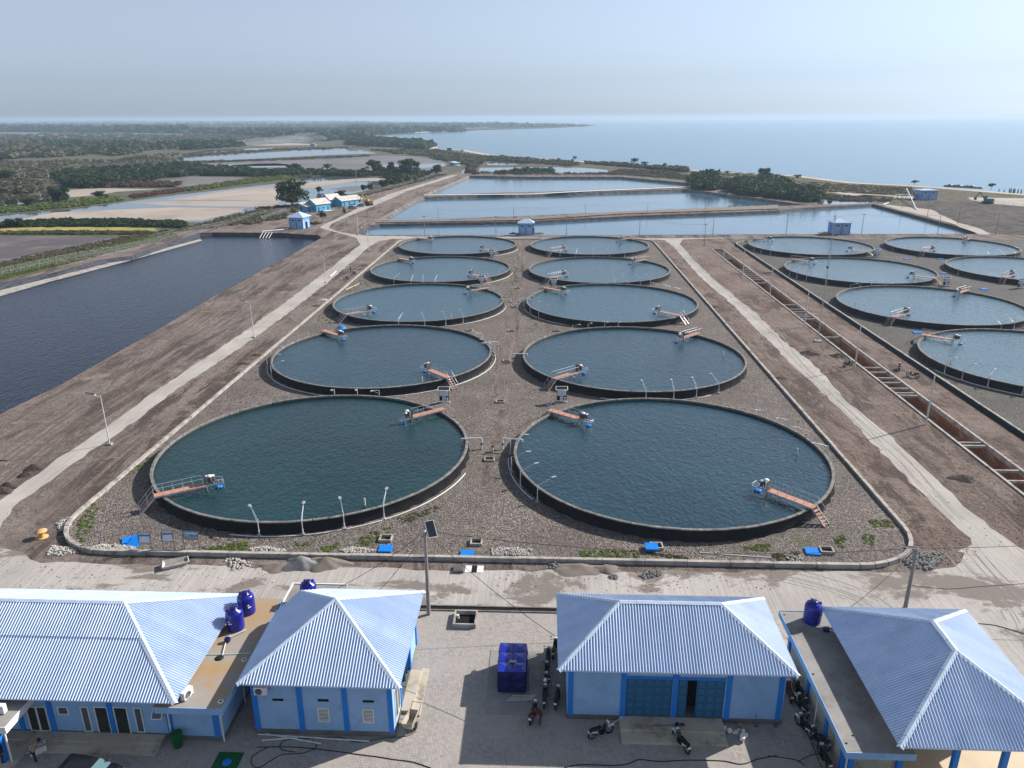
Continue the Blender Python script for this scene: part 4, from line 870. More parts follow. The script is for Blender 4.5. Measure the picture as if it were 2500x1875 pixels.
o=MB(); o.box(-21.18,-9.77,42.9,42.95,4.84,4.965); o.box(-9.82,-9.77,42.95,54.38,4.84,4.965); o.box(-21.18,-21.13,42.95,51.1,4.84,4.965); o.box(-18.1,-9.82,54.33,54.38,4.84,4.965); o.build('fascia',MT['roofwhite'],t); MB().poly([(-21.13,42.95),(-9.82,42.95),(-9.82,54.33),(-18.1,54.33),(-21.13,51.1)],4.84).build('soffit',MT['white'],t)
ac(GV(*s42(415,1243),y-.35)+Vector((0,0,-.1)),0,'white air conditioner on the left of the louvred office front')
t=thing('rear_annex','small grey flat roof behind the pyramid roof','annex'); MB().box(-21.9,-17,52.3,57.2,3.2,3.6).build('roof_slab',MT['slab'],t); MB().box(-21.5,-17,52.9,57,.0,3.2).build('wall',MT['wallblue'],t)
o=MB(); o.box(-21.9,-17,57.08,57.2,3.6,3.68); o.box(-21.9,-21.78,52.3,57.08,3.6,3.68); o.build('parapet',MT['white'],t)
# --- B1: long office cut by the left frame
y=42.9; X0,X1=-62,-26.55
t=thing('long_office','long pale blue office with glazed doors under a wide hipped sheet roof','building')
w_=MB(); w_.box(X0,X1,y,y+.15,.4,4.1); w_.box(X1-.15,X1,y+.15,53.8,.4,4.1); w_.box(X0,X1,53.8,53.95,.4,4.1); w_.build('wall',MT['wallblue'],t); MB().box(X0,X1+.03,y-.04,53.9,0,.4).build('plinth',MT['plinth'],t)
for px in ((345,1070),(765,1080),(1565,1090)): pil(t,vx(*s53(*px),y),y,.36,4.05,.34)
def W1(a,b,**k):     # upper left and lower right pixels; x read at the bottom edge
    p,q=GV(*s53(*a),y),GV(*s53(*b),y); return q,p
def win(l,r_,zt,zb,**k):
    p,q=GV(*s53(l,zb),y),GV(*s53(r_,zb),y); z1=GV(*s53(l,zt),y).z; return window(t,p.x,q.x,p.z,z1,y,**k)
win(428,695,685,1010,panes=2,name='window'); win(795,938,688,795,name='window',glass='glassgrey'); win(1155,1262,690,1022,glass='glassgrey'); win(1350,1530,690,1075,name='glazed_door'); win(1605,1790,695,1080,name='glazed_door'); win(1865,1970,705,1035,glass='glassgrey')
o=win(2085,2205,712,800,glass='black'); p=GV(*s53(2085,800),y); T=Matrix.Translation((p.x,y-.05,p.z+.62))@Matrix.Rotation(R(-40),4,'X'); MB().box(0,.78,-.03,0,-.75,0,T).build('sash',MT['white'],o); MB().box(.06,.72,-.035,.005,-.69,-.06,T).build('sash_glass',MT['glassgrey'],o)
for k in range(3): MB().box(-39.3,-27.0,y-.5-.42*(k+1)+.02,y-.08-.42*k*(k>0) if k==0 else y-.5-.42*k+.02,0,.36-.12*k).build('step',MT['step'],t)
hip(t,-75,-25.22,41.72,54.65,4.2,7.78,lap=4.6); fascia(t,-75,-25.3,41.8,54.58,4.2)
# annex slab right of it
t=thing('rust_stained_annex','flat roofed annex with rust stained slab between the long office and pyramid roof','annex')
MB().box(-27.0,-22.1,41.95,54.85,3.12,3.62).build('roof_slab',[MT['slabrust']],t)
o=MB(); o.box(-26.95,-22.05,41.9,41.948,3.1,3.64); o.box(-22.098,-22.05,41.948,54.9,3.1,3.64); o.build('fascia',MT['wallblue'],t); MB().box(-26.5,-22.7,42.75,54.2,.4,3.12).build('wall',MT['wallblue'],t); MB().box(-26.5,-22.66,42.71,54.2,0,.4).build('plinth',MT['plinth'],t)
for px in ((235,1110),(852,1130)): pil(t,GV(*s4b(*px),42.75).x,42.75,.38,3.1,.38)
for px,yy in (((222,1115),42.6),((930,1160),42.6)): x=GV(*s4b(*px),yy).x; MB().tube((x,yy,.1),(x,yy,3.2),.06,8).build('downpipe',MT['pvc'],t)
for yy in (46.5,50.5): MB().tube((-22.55,yy,.1),(-22.55,yy,3.1),.06,8).build('downpipe',MT['pvc'],t)
for p in ((539,1713),(596,1611)): g=G(*p,3.62); MB().lathe([(.2,0),(.2,.03),(.1,.035)],14).build('drain_collar',MT['white'],t,(g.x,g.y,3.62)); MB().lathe([(0,.04),(.1,.038)],12).build('drain_hole',MT['black'],t,(g.x,g.y,3.62))
for n,(p,q) in enumerate((((568,1600),(600,1594)),((558,1595),(555,1560)))): pass
# roof pipes
t=thing('roof_pipes','white supply pipes crossing the rust stained roof slab','pipes'); b=MB()
pp=[G(x,y_,3.68) for x,y_ in ((503,1598),(560,1597),(611,1594))]; b.path(pp,.03,6); pp=[G(x,y_,3.72) for x,y_ in ((543,1600),(552,1565),(562,1552))]; b.path(pp,.035,6); b.path([G(562,1556,3.72),G(602,1536,3.8)],.035,6); b.build('pipe_run',MT['pvc'],t)
g=G(556,1565,3.7); MB().box(-.2,.2,-.15,.15,0,.3).build('pump_body',MT['tankdark'],t,(g.x,g.y,3.7))
for i,p in enumerate(((536,1606),(542,1521))):
    g=G(*p,3.65); o=MB().lathe([(0,.08),(.2,.09),(.31,.05),(.33,0)],16).build('black_disc',MT['cable']); o.location=(g.x,g.y,3.63); tag(o,'black round lid lying on the roof slab %s'%('beside the nearer tank' if i else 'under the white pipes'),'lid')
# left porch
t=thing('porch_canopy','flat concrete porch canopy on blue columns at the lower left edge','canopy')
MB().box(-50,-36.15,39.75,42.8,3.1,3.6).build('roof_slab',MT['slab'],t); o=MB(); o.box(-50,-36.1,39.7,39.748,3.08,3.62); o.box(-36.148,-36.1,39.748,42.7,3.08,3.62); o.build('fascia',MT['white'],t)
MB().box(-37.3,-36.95,40.0,40.35,0,3.1).build('column',MT['pilaster'],t); MB().tube((-36.6,40.1,.1),(-36.6,40.1,3.1),.07,8).build('downpipe',MT['pvc'],t); MB().box(-50,-36.3,39.2,42.8,0,.3).build('porch_floor',MT['step'],t)
g=G(10,1740,3.6); ac((g.x-.3,g.y,3.6),0,'white air conditioner on the porch canopy at the left edge')
g=G(458,1702,3.62); ac((g.x,g.y,3.62),R(75),'white air conditioner on the rust stained roof slab')
# --- B4: right hall, open porch on blue columns, annex slab on its left
t=thing('open_hall','hall with a tall hipped sheet roof on blue columns at the right','building')
hip(t,22.68,34.15,38.75,53.4,5.0,8.0,ncap=9); fascia(t,22.75,34.08,38.82,53.33,5.0)
MB().box(24.3,33.2,45.5,52.6,.2,4.84).build('wall',MT['wallblue'],t); MB().box(22.4,40,30,45.5,.12,.2).build('hall_floor',MT['floor'],t)
for x in (26.9,30.0,33.1): MB().box(x-.17,x+.17,39.6,39.94,.2,4.84).build('column',MT['pilaster'],t)
t=thing('side_annex','long grey flat roof annex with pale blue edge left of the right hall','annex')
MB().box(19.9,24.25,39.55,54.5,3.22,3.7).build('roof_slab',MT['slab'],t); o=MB(); o.box(19.85,24.3,39.5,39.548,3.2,3.72); o.box(19.85,19.898,39.548,54.55,3.2,3.72); o.box(19.85,24.3,54.5,54.55,3.2,3.75); o.build('fascia',MT['wallblue'],t)
MB().box(20.7,24.0,41.5,54.0,.0,3.22).build('wall',MT['step'],t)
for yy in (41.6,44.6,48.6,53.4): MB().box(20.55,20.95,yy-.2,yy+.2,0,3.2).build('column',MT['pilaster'],t)
for x in (20.45,23.6): MB().box(x-.17,x+.17,39.9,40.24,0,3.2).build('column',MT['pilaster'],t)
for yy in (40.0,45.6): MB().tube((20.2,yy,.1),(20.2,yy,3.2),.06,8).build('downpipe',MT['pvc'],t)
for p in ((1985,1646),(2066,1815),(2082,1796),(1915,1501)): g=G(*p,3.7); MB().lathe([(0,.012),(.09,.01)],12).build('drain_hole',MT['black'],t,(g.x,g.y,3.7)); 
# --- round blue roof tanks
def make_rtank():
    t=bpy.data.objects.new('water_tank',None); C.objects.link(t); r=.68
    prof=[(0,0),(r*.97,0),(r,.05)]
    for k in range(5): z=.1+k*.27; prof+=[(r,z),(r*1.025,z+.06),(r*1.025,z+.16),(r,z+.22)]
    prof+=[(r*.99,1.5),(r*.86,1.68),(r*.45,1.78),(r*.44,1.84),(0,1.84)]
    MB().lathe(prof,28).build('tank_body',MT['tankblue'],t)
    MB().lathe([(.30,1.84),(.31,1.92),(.1,1.95),(0,1.95)],18).build('tank_lid',MT['tankdark'],t)
    for k in range(4): a=k*PI/2+.4; MB().cbox((.5*math.cos(a),.5*math.sin(a),1.74),(.16,.1,.2),a).build('lifting_lug',MT['tankblue'],t)
    MB().cbox((-.2,-r*1.03,1.05),(.12,.02,.1)).build('maker_mark',MT['white'],t); MB().cbox((-.12,-r*1.035,.85),(.28,.02,.1)).build('maker_mark',MT['white'],t)
    return t
RT=make_rtank()
for i,(p,zz,l,rz) in enumerate((((570,1543),3.62,'nearer round blue water tank beside the long office roof',0),((598,1504),3.62,'farther round blue water tank beside the long office roof',.9),((751,1475),3.6,'round blue water tank mostly hidden behind the pyramid roof',2),((1987,1527),3.7,'round blue water tank on the grey annex roof at the right',1.2))):
    o=RT if i==0 else copy_tree(RT); g=G(*p,zz); o.location=(g.x,g.y+.55,zz); o.rotation_euler=(0,0,rz); tag(o,l,'water tank','round blue roof tanks')
t=thing('roof_pump','small blue pump with white pipe on the grey annex roof','pump'); g=G(2017,1541,3.7); t.location=(g.x,g.y,3.7); MB().box(-.22,.22,-.16,.16,0,.34).build('pump_body',MT['tankdark'],t); MB().path([(-.5,.5,.2),(0,0,.25),(1.4,-1.2,.3)],.03,6).build('pipe_run',MT['pvc'],t)
# --- blue panel tank
t=thing('panel_tank','big dark blue fibreglass panel water tank standing on a concrete pad','water tank',(-2.13,50.0,.02)); hw,hd,H_=1.1,1.75,2.05
MB().box(-hw+.02,hw-.02,-hd+.02,hd-.02,.12,H_-.04).build('tank_body',MT['frpdark'],t)
def fr_panel(c,ux,uy,n,w,h,name,mat):
    c,ux,uy,n=map(Vector,(c,ux,uy,n)); P=[c-ux*w/2-uy*h/2,c+ux*w/2-uy*h/2,c+ux*w/2+uy*h/2,c-ux*w/2+uy*h/2]; Q=[c+(p-c)*.86+n*.015 for p in P]; T_=c+n*.11
    f=MB(); f.add(P+Q,[(0,1,5,4),(1,2,6,5),(2,3,7,6),(3,0,4,7)]); f.add(Q+[T_],[(0,1,4),(1,2,4),(2,3,4),(3,0,4)]); return f.build(name,mat,t)
for i in range(2):
    for j in range(3): fr_panel((-hw+hw*(i+.5),-hd+hd*2/3*(j+.5),H_),(1,0,0),(0,1,0),(0,0,1),hw-.05,hd*2/3-.05,'top_panel',MT['frpblue'])
    for j in range(2):
        fr_panel((-hw+hw*(i+.5),-hd,.1+.98*(j+.5)),(1,0,0),(0,0,1),(0,-1,0),hw-.05,.94,'side_panel',MT['frpdark'])
for i in range(3):
    for j in range(2):
        for sx in (-1,1): fr_panel((sx*hw,-hd+hd*2/3*(i+.5),.1+.98*(j+.5)),(0,sx,0),(0,0,1),(sx,0,0),hd*2/3-.05,.94,'side_panel',MT['frpdark'])
MB().lathe([(0,.2),(.24,.2),(.3,.1),(.3,0)],20).build('hatch_dome',MT['frpblue'],t,(.45,-1.1,H_-.02)); MB().box(-.3,.3,-.12,.12,0,.02).build('name_plate',MT['deck'] if 0 else MT['sand'],t,(.05,-.62,H_+.1))
b=MB(); b.box(hw+.15,hw+.2,-hd+.3,-hd+.34,0,2.0); b.box(hw+.15,hw+.2,-hd+.7,-hd+.74,0,2.0); [b.box(hw+.15,hw+.2,-hd+.34,-hd+.7,z,z+.03) for z in (.3,.6,.9,1.2,1.5,1.8)]; b.build('ladder',MT['bikeblue'],t)
MB().box(-4.1,.75,46.1,53.3,.016,.06).build('tank_pad',MT['slab'])['kind']='structure'
t=thing('pipe_rack','low white and blue pipe frame lying in front of the panel tank','rack',G(1270,1705)); b=MB(); [b.tube((-1.0+.1*k,-.35+k*.17,.08),(.9+.1*k,-.25+k*.17,.12),.03,5) for k in range(4)]; b.build('long_pipe',MT['pvc'],t); b=MB(); [b.box(x-.03,x+.03,-.5,.5,.0,.06) for x in (-.7,0,.7)]; b.build('cross_bar',MT['bikeblue'],t)
# ---------------------------------------------------------------- vegetation
def leafball(n,size,seed,flat=.75,hollow=.45,cards=1.0):
    g=np.random.default_rng(seed); d=g.normal(size=(n,3)); d/=np.linalg.norm(d,axis=1)[:,None]; r=(hollow+(1-hollow)*g.random(n)**.5)[:,None]*(1+.18*np.sin(d[:,:1]*5+seed)+.15*np.sin(d[:,1:2]*7))
    c=d*r*[1,1,flat]; a=g.normal(size=(n,3)); a/=np.linalg.norm(a,axis=1)[:,None]
    nn=d*.9+a*.75; nn/=np.linalg.norm(nn,axis=1)[:,None]; t=np.cross(nn,g.normal(size=(n,3))); t/=np.linalg.norm(t,axis=1)[:,None]; b=np.cross(nn,t)
    s=size*(.6+.8*g.random((n,1)))*cards; V=np.stack([c-t*s-b*s*.6,c+t*s-b*s*.5,c+t*s*.8+b*s*.6,c-t*s*.9+b*s*.7],1).reshape(-1,3)
    return V
BALL={k:[leafball(n,sz,s) for s in range(5)] for k,(n,sz) in {'far':(26,.42),'mid':(70,.27),'near':(170,.17)}.items()}
def scatter(name,poly_,n,smin,smax,mat,lod='mid',flat=.8,label=None,cat=None,z=0.0,power=1.0,kind='stuff',rows=None):
    xs=[p[0] for p in poly_]; ys=[p[1] for p in poly_]; out=[]; k=0; tries=0
    while k<n and tries<n*30:
        tries+=1; x=random.uniform(min(xs),max(xs)); y=random.uniform(min(ys),max(ys))
        if not inpoly(poly_,x,y): continue
        g=G(x,y,z); s=smin+(smax-smin)*random.random()**power; V=BALL[lod][random.randrange(5)]; a=random.uniform(0,2*PI); ca,sa=math.cos(a),math.sin(a)
        W_=V*[s*random.uniform(.8,1.3),s*random.uniform(.8,1.3),s*flat*random.uniform(.75,1.25)]; W_=np.stack([W_[:,0]*ca-W_[:,1]*sa,W_[:,0]*sa+W_[:,1]*ca,W_[:,2]],1)+[g.x,g.y,z+s*flat*.45]
        out.append(W_); k+=1
    V=np.concatenate(out); F=np.arange(len(V)).reshape(-1,4); o=bpy.data.objects.new(name,quads(name,V,F,MT[mat])); C.objects.link(o)
    return tag(o,kind=kind)
Z=lambda ox,oy,k: (lambda *p:[(ox+x/k,oy+y/k) for x,y in p])
a1=Z(0,280,2.822); a2=Z(450,280,2.822); a3=Z(850,280,2.822); a4=Z(1300,350,1.814)
# open marsh scrub
scatter('marsh_scrub',a1((-60,320),(800,310),(1270,250),(1270,360),(700,400),(300,440),(-60,440)),900,.8,2.2,'leafmix','far',.6)
scatter('marsh_scrub',a1((-60,140),(900,130),(1270,150),(1270,190),(600,180),(-60,160)),500,3,7,'leafmix','far',.5)
scatter('marsh_scrub',a2((0,130),(560,150),(600,170),(400,200),(0,190)),420,3,6,'leafmix','far',.5)
scatter('marsh_scrub',a1((250,490),(380,500),(480,590),(420,610),(150,610),(-60,640),(-60,560)),200,.7,1.6,'leafmix','mid',.7)
# far woods
scatter('far_woodland',a1((-60,38),(1270,40),(1270,60),(-60,60))+a2(),420,18,34,'leafdark','far',.45)
scatter('far_woodland',a2((0,42),(1270,50),(1270,66),(0,62)),340,18,32,'leafdark','far',.45)
scatter('far_woodland',a1((-60,95),(90,90),(780,100),(840,92),(1270,105),(1270,130),(900,125),(-60,118)),560,12,22,'leafdark','far',.7)
scatter('far_woodland',a1((-60,66),(1270,70),(1270,88),(-60,88)),330,16,28,'leafmix','far',.5)
scatter('far_woodland',a2((0,105),(600,100),(1270,92),(1270,170),(900,185),(600,170),(560,150),(0,125)),900,8,15,'leafdark','far',.75)
scatter('far_woodland',a2((0,72),(1270,78),(1270,90),(0,92)),420,14,26,'leafmix','far',.5)
scatter('bay_woodland',a3((0,80),(320,88),(330,118),(780,100),(780,112),(330,125),(240,132),(0,150)),520,9,16,'leafdark','far',.8)
scatter('bay_woodland',a3((0,56),(1100,66),(1270,72),(1270,84),(900,84),(780,92),(0,78)),420,14,26,'leafdark','far',.45)
scatter('headland_scrub',D_((0,205),(560,200),(640,212),(800,207),(700,214),(400,224),(0,228)),200,8,18,'leafmix','far',.45)
scatter('shore_woodland',a3((0,165),(250,180),(480,195),(590,215),(520,240),(300,225),(0,210)),420,4,8.5,'leafdark','mid',.85)
scatter('shore_grass',a3((150,245),(600,245),(760,275),(900,290),(1100,300),(1270,310),(1270,325),(960,318),(860,315),(700,300),(340,270)),900,1.6,3.8,'leafmix','far',.6)
scatter('shore_bushes',a3((540,300),(880,310),(940,320),(870,370),(860,400),(820,400),(830,350)),260,1.6,3.4,'leafmix','mid',.7)
scatter('mangrove_belt',a1((-60,165),(150,160),(640,185),(1270,205),(1270,235),(1000,250),(830,290),(660,270),(500,290),(200,300),(-60,310)),1150,3,6.5,'leafmix','far',.8)
scatter('mangrove_belt',a1((180,200),(420,195),(1270,215),(1270,235),(900,245),(830,285),(680,265),(420,240)),380,4,7.5,'leafdark','far',.85)
scatter('mangrove_belt',a2((0,200),(280,195),(420,210),(360,225),(0,245)),240,4,7.5,'leafdark','far',.85)
scatter('mangrove_belt',a1((-60,390),(60,400),(150,470),(250,480),(250,540),(-60,560)),330,2.4,4.2,'leafmix','mid',.85)
scatter('mangrove_belt',a1((380,430),(560,395),(800,380),(1270,350),(1270,425),(1080,440),(960,470),(700,500),(620,505),(480,500)),1100,2.4,4.6,'leafdark','mid',.85)
scatter('mangrove_belt',a1((690,480),(900,470),(1240,480),(1200,500),(720,502)),240,1.6,2.6,'leafbrown','mid',.8)
scatter('mangrove_belt',a2((0,345),(100,360),(500,395),(850,400),(1270,405),(1270,425),(850,420),(560,430),(80,420),(0,415)),420,2.4,4.2,'leafdark','mid',.85)
scatter('levee_grass',a1((-60,650),(280,625),(560,590),(800,575),(830,590),(760,605),(480,640),(280,660),(-60,685)),700,.9,1.9,'leafbright','mid',.6)
scatter('levee_grass',a1((900,560),(1270,510),(1270,530),(930,578)),260,.9,1.8,'leafbrown','mid',.6)
scatter('levee_grass',a2((0,510),(70,500),(500,440),(800,415),(860,430),(520,465),(120,520),(0,530)),620,.9,1.9,'leafbright','mid',.65)
scatter('levee_grass',a2((800,410),(870,405),(870,430),(820,435)),90,1.2,2.2,'leafbrown','mid',.7)
scatter('levee_grass',a2((0,325),(520,310),(1270,280),(1270,290),(600,318),(0,336)),400,1.2,2.2,'leafmix','far',.5)
scatter('levee_grass',a2((0,280),(640,235),(1270,220),(1270,226),(700,245),(0,292)),400,1.4,2.6,'leafmix','far',.5)
scatter('levee_bushes',a1((-60,760),(280,735),(800,725),(1270,745),(1270,785),(900,770),(300,775),(-60,778)),900,.8,1.7,'leafdark','mid',.7)
scatter('levee_bushes',A((-200,1035),(560,1030),(1180,1035),(1140,1050),(560,1052),(-200,1052)),460,.7,1.2,'leafmix','mid',.6)
scatter('fence_weeds',A((-300,1395),(0,1310),(420,1225),(1080,1075),(1340,1030),(1380,1070),(1100,1130),(430,1300),(0,1400),(-300,1465)),1500,.25,.6,'leafbright','mid',.5)
scatter('fence_weeds',A((-300,1350),(0,1270),(420,1180),(1000,1060),(1340,1010),(1080,1075),(420,1225),(0,1310)),700,.35,.8,'leafdry','mid',.6)
scatter('fence_weeds',A((1340,1030),(1500,990),(1700,930),(1990,870),(2212,850),(2212,930),(1900,965),(1600,1010)),650,.5,1.3,'leafdry','mid',.7)
scatter('fence_weeds',B_((0,900),(120,850),(430,820),(430,850),(330,890),(120,960),(0,980)),420,.6,1.4,'leafdry','mid',.7)
scatter('fence_weeds',B_((850,740),(1100,690),(1500,580),(1560,590),(1500,600),(1100,710),(860,765)),420,.5,1.4,'leafdry','mid',.6)
scatter('shrub_row',B_((650,560),(900,580),(1400,570),(1420,600),(1250,640),(1100,600),(850,590),(640,600)),320,1.5,3,'leafdark','mid',.8)
scatter('shrub_row',B_((950,560),(1250,600),(1330,580),(1300,650),(1150,670),(1120,620)),160,2,4,'leaf','mid',.9)
scatter('coast_scrub',B_((1740,590),(1820,575),(2212,580))+D_((200,585),(1000,590),(1560,630),(1560,610),(1300,560),(1000,555),(900,580),(600,585),(0,578)),700,.8,2.0,'leafmix','mid',.7)
scatter('coast_scrub',D_((700,500),(900,520),(1300,550),(1500,570),(1500,545),(1200,530),(900,505)),380,1.5,3.2,'leafmix','mid',.7)
scatter('coast_scrub',D_((0,450),(600,490),(700,515),(600,525),(300,500),(0,480)),320,1.4,2.8,'leafmix','mid',.65)
scatter('coast_scrub',D_((1560,560),(2212,590))+E_((400,640),(1300,690),(1500,720),(1300,750),(640,720),(450,650),(0,610)),800,.5,1.3,'leafdry','far',.5)
scatter('coast_scrub',E_((640,780),(800,790),(1200,800),(1180,780),(700,745)),260,.7,1.4,'leafmix','mid',.6)
scatter('mangrove_clump',D_((1560,620),(1650,600),(1760,640),(1780,700),(1700,712),(1570,705)),190,1.4,5,'leafdark','near',.95)
scatter('mangrove_clump',D_((1830,700),(1900,650),(2212,640))+E_((300,640),(430,680),(300,720),(250,740),(0,730))+D_((1900,740),),300,1.4,5,'leafdark','near',.9)
scatter('mangrove_clump',E_((0,700),(430,690),(620,750),(600,800),(480,800),(240,765),(0,745)),220,1.3,4.6,'leafdark','near',.95)
scatter('mangrove_clump',B_((2090,560),(2212,545))+D_((200,545),(460,560),(470,580),(180,588),(0,585)),110,1.6,2.8,'leafdark','near',.9)
# weeds on the gravel island and the foreground verge
for p,n,m_ in ((L9((590,1130),(700,960),(760,980),(740,1130),(640,1250),(590,1230)),150,'leafbright'),(L9((950,750),(1180,590),(1200,610),(1000,760)),70,'leafbright'),(L9((1560,1290),(1900,1270),(1900,1330),(1560,1330)),200,'leafbright'),(C9((930,1200),(1120,1150),(1110,1180),(1000,1290),(880,1310),(860,1290)),120,'leafbright'),(C9((590,1290),(740,1275),(740,1310),(610,1325)),60,'leafbright'),(C9((380,1250),(480,1250),(470,1280),(380,1275)),25,'leafbright'),(C9((1180,1080),(1480,990),(1500,1005),(1340,1080),(1200,1110)),120,'leafdry'),(R9((680,1320),(1140,1310),(1130,1390),(700,1380)),260,'leafmix'),(R9((1220,1330),(1500,1360),(1500,1395),(1400,1390),(1220,1350)),80,'leafmix'),(R9((1920,1290),(2150,1270),(2150,1320),(1960,1310)),90,'leafbright'),
 (Q9((990,1100),(1190,1090),(1200,1140),(1050,1130)),80,'leafbright'),(Q9((750,1220),(830,1210),(840,1300),(770,1310)),70,'leafbright'),(Q9((40,1290),(240,1275),(240,1310),(60,1320)),60,'leafbright'),(Q9((280,1350),(460,1330),(460,1420),(280,1410)),90,'leafmix'),(Q9((950,1190),(1060,1200),(1060,1280),(970,1280)),40,'leafbright'),(C5((560,850),(640,760),(700,840),(660,900),(560,910)),120,'leafmix'),(C5((900,540),(1100,600),(1050,620),(740,680),(820,620)),160,'leafmix'),(C5((1120,330),(1180,400),(1120,400),(1060,430),(1080,380)),90,'leafmix'),(C5((2050,400),(2180,400),(2140,620),(2000,760),(2040,600)),200,'leafmix'),(D5((0,620),(160,620),(60,560),(140,300),(230,300),(260,420),(160,600),(200,760),(0,900)),260,'leafmix'),(D5((250,800),(500,880),(480,960),(250,900)),90,'leafmix'),(D5((1150,400),(1300,500),(1480,640),(1400,600),(1300,560)),90,'leafmix')):
    scatter('ground_weeds',[(x+random.uniform(-6,6),y+random.uniform(-4,4)) for x,y in p],int(n*.55),.07,.22,'leafbright' if m_=='leafmix' and n>150 else m_,'far',.4,z=GZ)
# individual trees
def limbs(b,h,r,seed,n=5,spread=.5,bare=False,depth=2):
    g=random.Random(seed); ends=[]
    b.tube((0,0,-.1),(g.uniform(-.03,.03)*h,g.uniform(-.03,.03)*h,h*.38),r,8,r*.72)
    top=Vector((0,0,h*.36))
    def grow(p,d,L,rr,k):
        q=p+d*L; b.tube(p,q,rr,5,rr*.6); ends.append(q)
        if k:
            for _ in range(3 if bare else 2):
                e=(d+Vector((g.uniform(-.7,.7),g.uniform(-.7,.7),g.uniform(-.1,.5)))).normalized(); grow(q,e,L*g.uniform(.5,.75),rr*.55,k-1)
    for k in range(n):
        a=2*PI*k/n+g.uniform(-.4,.4); grow(top,Vector((math.cos(a)*spread,math.sin(a)*spread,1)).normalized(),h*.3,r*.5,depth)
    return ends
def tree_proto(kind,seed,lod=1.0):
    g=random.Random(seed); t=bpy.data.objects.new({'bare':'bare_tree','umbrella':'umbrella_tree'}.get(kind,'tree'),None); C.objects.link(t)
    b=MB(); bare=kind=='bare'; ends=limbs(b,1.0,.035,seed,6,.6 if kind in('umbrella','bare') else .5,bare,3 if bare else 1); b.build('trunk',MT['barkpale' if bare else 'bark'],t)
    parts=[]; rs=np.random.default_rng(seed)
    if kind=='broad': cl=[((g.gauss(0,.2),g.gauss(0,.2),g.uniform(.3,.88)),g.uniform(.12,.2)) for _ in range(44)]; nl,sz=80,.2
    elif kind=='round': cl=[((g.gauss(0,.2),g.gauss(0,.2),g.uniform(.25,.8)),g.uniform(.16,.26)) for _ in range(18)]; nl,sz=95,.2
    elif kind=='umbrella': cl=[((g.gauss(0,.26),g.gauss(0,.26),g.uniform(.55,.95)),g.uniform(.1,.18)) for _ in range(24)]; nl,sz=60,.24
    elif kind=='cone': cl=[((g.gauss(0,.1)*(1.1-z),g.gauss(0,.1)*(1.1-z),z),.2*(1.15-z)) for z in np.linspace(.15,.95,12)]; nl,sz=80,.2
    else: cl=[((e.x,e.y,e.z),.07) for e in ends[::2]]; nl,sz=5,.3
    for (c,s) in cl:
        V=leafball(nl,sz,g.randrange(9999)); parts.append(V*[s,s,s*.8]+list(c))
    V=np.concatenate(parts); o=bpy.data.objects.new('crown',quads('crown',V,np.arange(len(V)).reshape(-1,4),MT[{'bare':'leafdry','broad':'leaf','cone':'leafdark','round':'leafdark','umbrella':'leafdark'}[kind]])); C.objects.link(o); o.parent=t; return t
TP={}
def tree(kind,px,py,h,label,w=1.0,grp=None,var=0):
    key=(kind,var)
    if key not in TP: TP[key]=[tree_proto(kind,hash(kind)%7*0+len(TP)*13+5),False]
    t=TP[key][0] if not TP[key][1] else copy_tree(TP[key][0]); TP[key][1]=True
    g=G(px,py); t.location=(g.x,g.y,0); t.scale=(h*w,h*w,h); t.rotation_euler=(0,0,random.uniform(0,6.2)); return tag(t,label,'tree',grp)
def ph(px,py,top): # height from pixels
    g=G(px,py); lo,hi=0,80
    for _ in range(40):
        m_=(lo+hi)/2; v=Vector((g.x,g.y,m_-HC)); 
        y=PH/2-FPX*v.dot(up)/v.dot(fw)
        if y>top: lo=m_
        else: hi=m_
    return lo
